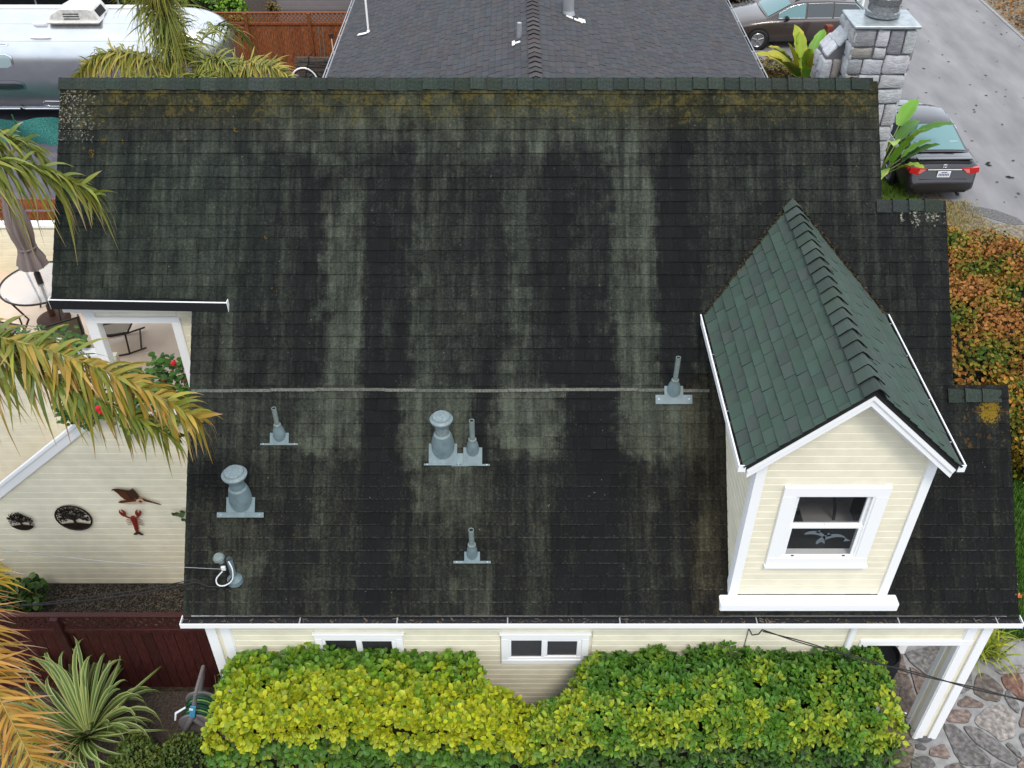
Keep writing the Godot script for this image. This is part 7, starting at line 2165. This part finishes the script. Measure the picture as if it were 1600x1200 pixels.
	for q in [["orange day lily in flower at the top of the yellow grass by the lawn", 7.0, 9.15, 1], ["second orange day lily clump, farther right over the lawn edge", 7.35, 8.75, 1], ["small white flower standing between the orange lilies", 7.42, 9.15, 0]]:
		o = thing("day_lily" if q[3] else "white_flower", q[0], "flower", V(q[1], 0, q[2]))
		b = MB.new()
		for i in 5: b.tube([V(q[1], 0, q[2]), V(q[1] + rf(-0.15, 0.15), rf(0.35, 0.6), q[2] + rf(-0.15, 0.15))], [0.006], 4)
		part("stems", b, M.twig, o)
		for i in (7 if q[3] else 2):
			b = MB.new()
			var c := V(q[1] + rf(-0.2, 0.2), rf(0.42, 0.66), q[2] + rf(-0.2, 0.2))
			for k in 6:
				var a := TAU * k / 6
				var dv := Vector3(cos(a), 0.5, sin(a)) * (0.055 if q[3] else 0.04)
				b.quad(c, c + dv * 0.6 + Vector3(-sin(a), 0, cos(a)) * 0.016, c + dv, c + dv * 0.6 - Vector3(-sin(a), 0, cos(a)) * 0.016)
			part("flower", b, M.petal_orange if q[3] else M.petal_white, o)
	# soft tufts at the foot of the hedge end
	o = thing("grass_tuft", "thin dark grass tuft between the end of the green hedge and the porch pillar", "grass clump", V(5.0, 0, 6.75))
	for i in 150:
		var root := V(4.72 + rf(-0.2, 0.3), 0.03, 6.75 + rf(-0.35, 0.35))
		var out := Vector3(rf(0.2, 1), 0, rf(-0.6, 0.6)).normalized()
		var L := rf(0.3, 0.6)
		b = MB.new()
		var side := out.cross(Vector3.UP) * 0.004
		var col := vary(Color(0.07, 0.09, 0.035), 0.4)
		var pp := root
		for j in range(1, 5):
			var t := j / 4.0
			var q := root + out * L * t * 0.85 + Vector3.UP * L * (0.9 * t - 0.55 * t * t)
			b.quad(pp - side, q - side * (1.05 - t), q + side * (1.05 - t), pp + side, col); pp = q
		part("blade", b, M.leaf_matte, o)
	o = thing("daisies", "few small white daisies in the grass beside the hedge end", "flowers", V(5.2, 0, 7.15))
	for i in 6:
		var c := V(5.17 + rf(-0.1, 0.12), rf(0.15, 0.32), 7.12 + rf(-0.15, 0.15))
		b = MB.new(); b.tube([V(c.x - 0.05, 0.04, -c.z), c], [0.003], 4); part("stem", b, M.ivy, o)
		b = MB.new(); b.lathe([Vector2(0.0, 0.0), Vector2(0.035 if i == 0 else 0.016, 0.006), Vector2(0.0, 0.012)], Transform3D(Basis(), c), 10); part("flower", b, M.petal_white, o)
	# the copper red hedge on the right
	var leaf := leaf_mesh(0.07, 0.046, 0.1, 0.1, 1.0)
	bush("copper_hedge", "large copper orange and green hedge right of the main roof", "hedge", V(5.8, 0.0, 17.9), V(11.0, 2.3, 12.6), 64, 46000, leaf, [Color(0.04, 0.075, 0.012), Color(0.09, 0.115, 0.016), Color(0.17, 0.14, 0.02), Color(0.24, 0.135, 0.025), Color(0.28, 0.12, 0.035)], 0.25, M.leaf_matte)
	bush("copper_shrub", "smaller orange and green shrub at the right photo edge below the copper hedge", "shrub", V(7.9, 0.0, 12.9), V(10.2, 1.7, 11.2), 10, 9000, leaf, [Color(0.06, 0.09, 0.015), Color(0.22, 0.16, 0.02), Color(0.36, 0.17, 0.03), Color(0.12, 0.12, 0.02)], 0.2, M.leaf_matte)

# ---------------------------------------------------------------- cables
func sag(a: Vector3, b: Vector3, s: float, n := 24) -> Array:
	var r := []
	for i in n + 1:
		var t := float(i) / n
		r.append(a.lerp(b, t) + Vector3.DOWN * s * 4.0 * t * (1.0 - t))
	return r

func smooth(a: Array, n := 8) -> Array:   # a rounder line through the points
	var r := []
	for i in a.size() - 1:
		var p0: Vector3 = a[maxi(i - 1, 0)]; var p1: Vector3 = a[i]; var p2: Vector3 = a[i + 1]; var p3: Vector3 = a[mini(i + 2, a.size() - 1)]
		for k in n: r.append(p1.cubic_interpolate(p2, p0, p3, float(k) / n))
	r.append(a[-1])
	return r

func wires() -> void:
	var o := thing("service_cable", "black twisted overhead cable from the gutter across the porch to the right", "cable", V(2.86, 2.7, 6.62))
	var p := sag(V(2.86, 2.76, 6.66), V(9.4, 3.45, 4.3), 0.22, 40)
	for k in 2:
		var q := []
		for i in p.size(): q.append(p[i] + Vector3(0, sin(i * 0.9 + k * PI), cos(i * 0.9 + k * PI)) * 0.012)
		var b := MB.new(); b.tube(q, [0.0075], 5); part("strand", b, M.wire_black, o)
	var b := MB.new(); b.tube([V(2.70, 2.80, 6.65), V(2.74, 2.73, 6.62), V(2.82, 2.72, 6.64), V(2.86, 2.78, 6.66)], [0.008], 5); part("anchor_loop", b, M.wire_black, o)
	var m := R(-3.17, 0.38, 0.01)
	o = thing("white_drop_wire", "thin white wire from the mast on the roof out to the left", "cable", m)
	b = MB.new(); b.tube(sag(m + Vector3(-0.09, 0.30, 0.06), V(-9.0, 4.3, 7.4), 0.25, 30), [0.0035], 5); part("wire", b, M.pipe_grey, o)
	b = MB.new(); b.tube(smooth([m + Vector3(0.01, 0.42, 0.05), m + Vector3(0.045, 0.32, 0.09), m + Vector3(0.02, 0.18, 0.12), m + Vector3(-0.07, 0.11, 0.14), m + Vector3(-0.15, 0.11, 0.13), m + Vector3(-0.16, 0.18, 0.10), m + Vector3(-0.08, 0.28, 0.08)]), [0.008], 6); part("drip_loop", b, M.wire_white, o)
	for q in [["black cable hanging from the mast over the path to the left", V(-9.0, 3.2, 7.0), 0.45, 0.0], ["lower thin black cable running left above the red fence", V(-9.0, 2.9, 6.8), 0.25, 0.05]]:
		b = MB.new()
		var pts := [m + Vector3(0.0, 0.1 + q[3], 0.05), m + Vector3(-0.1, 0.03, 0.1), m + Vector3(-0.28, 0.04, 0.1)]
		pts.append_array(sag(m + Vector3(-0.4, 0.12 + q[3], 0.1), q[1], q[2], 26))
		b.tube(pts, [0.009 if q[3] == 0.0 else 0.006], 5)
		single("black_cable", b, M.wire_black, q[0], "cable")
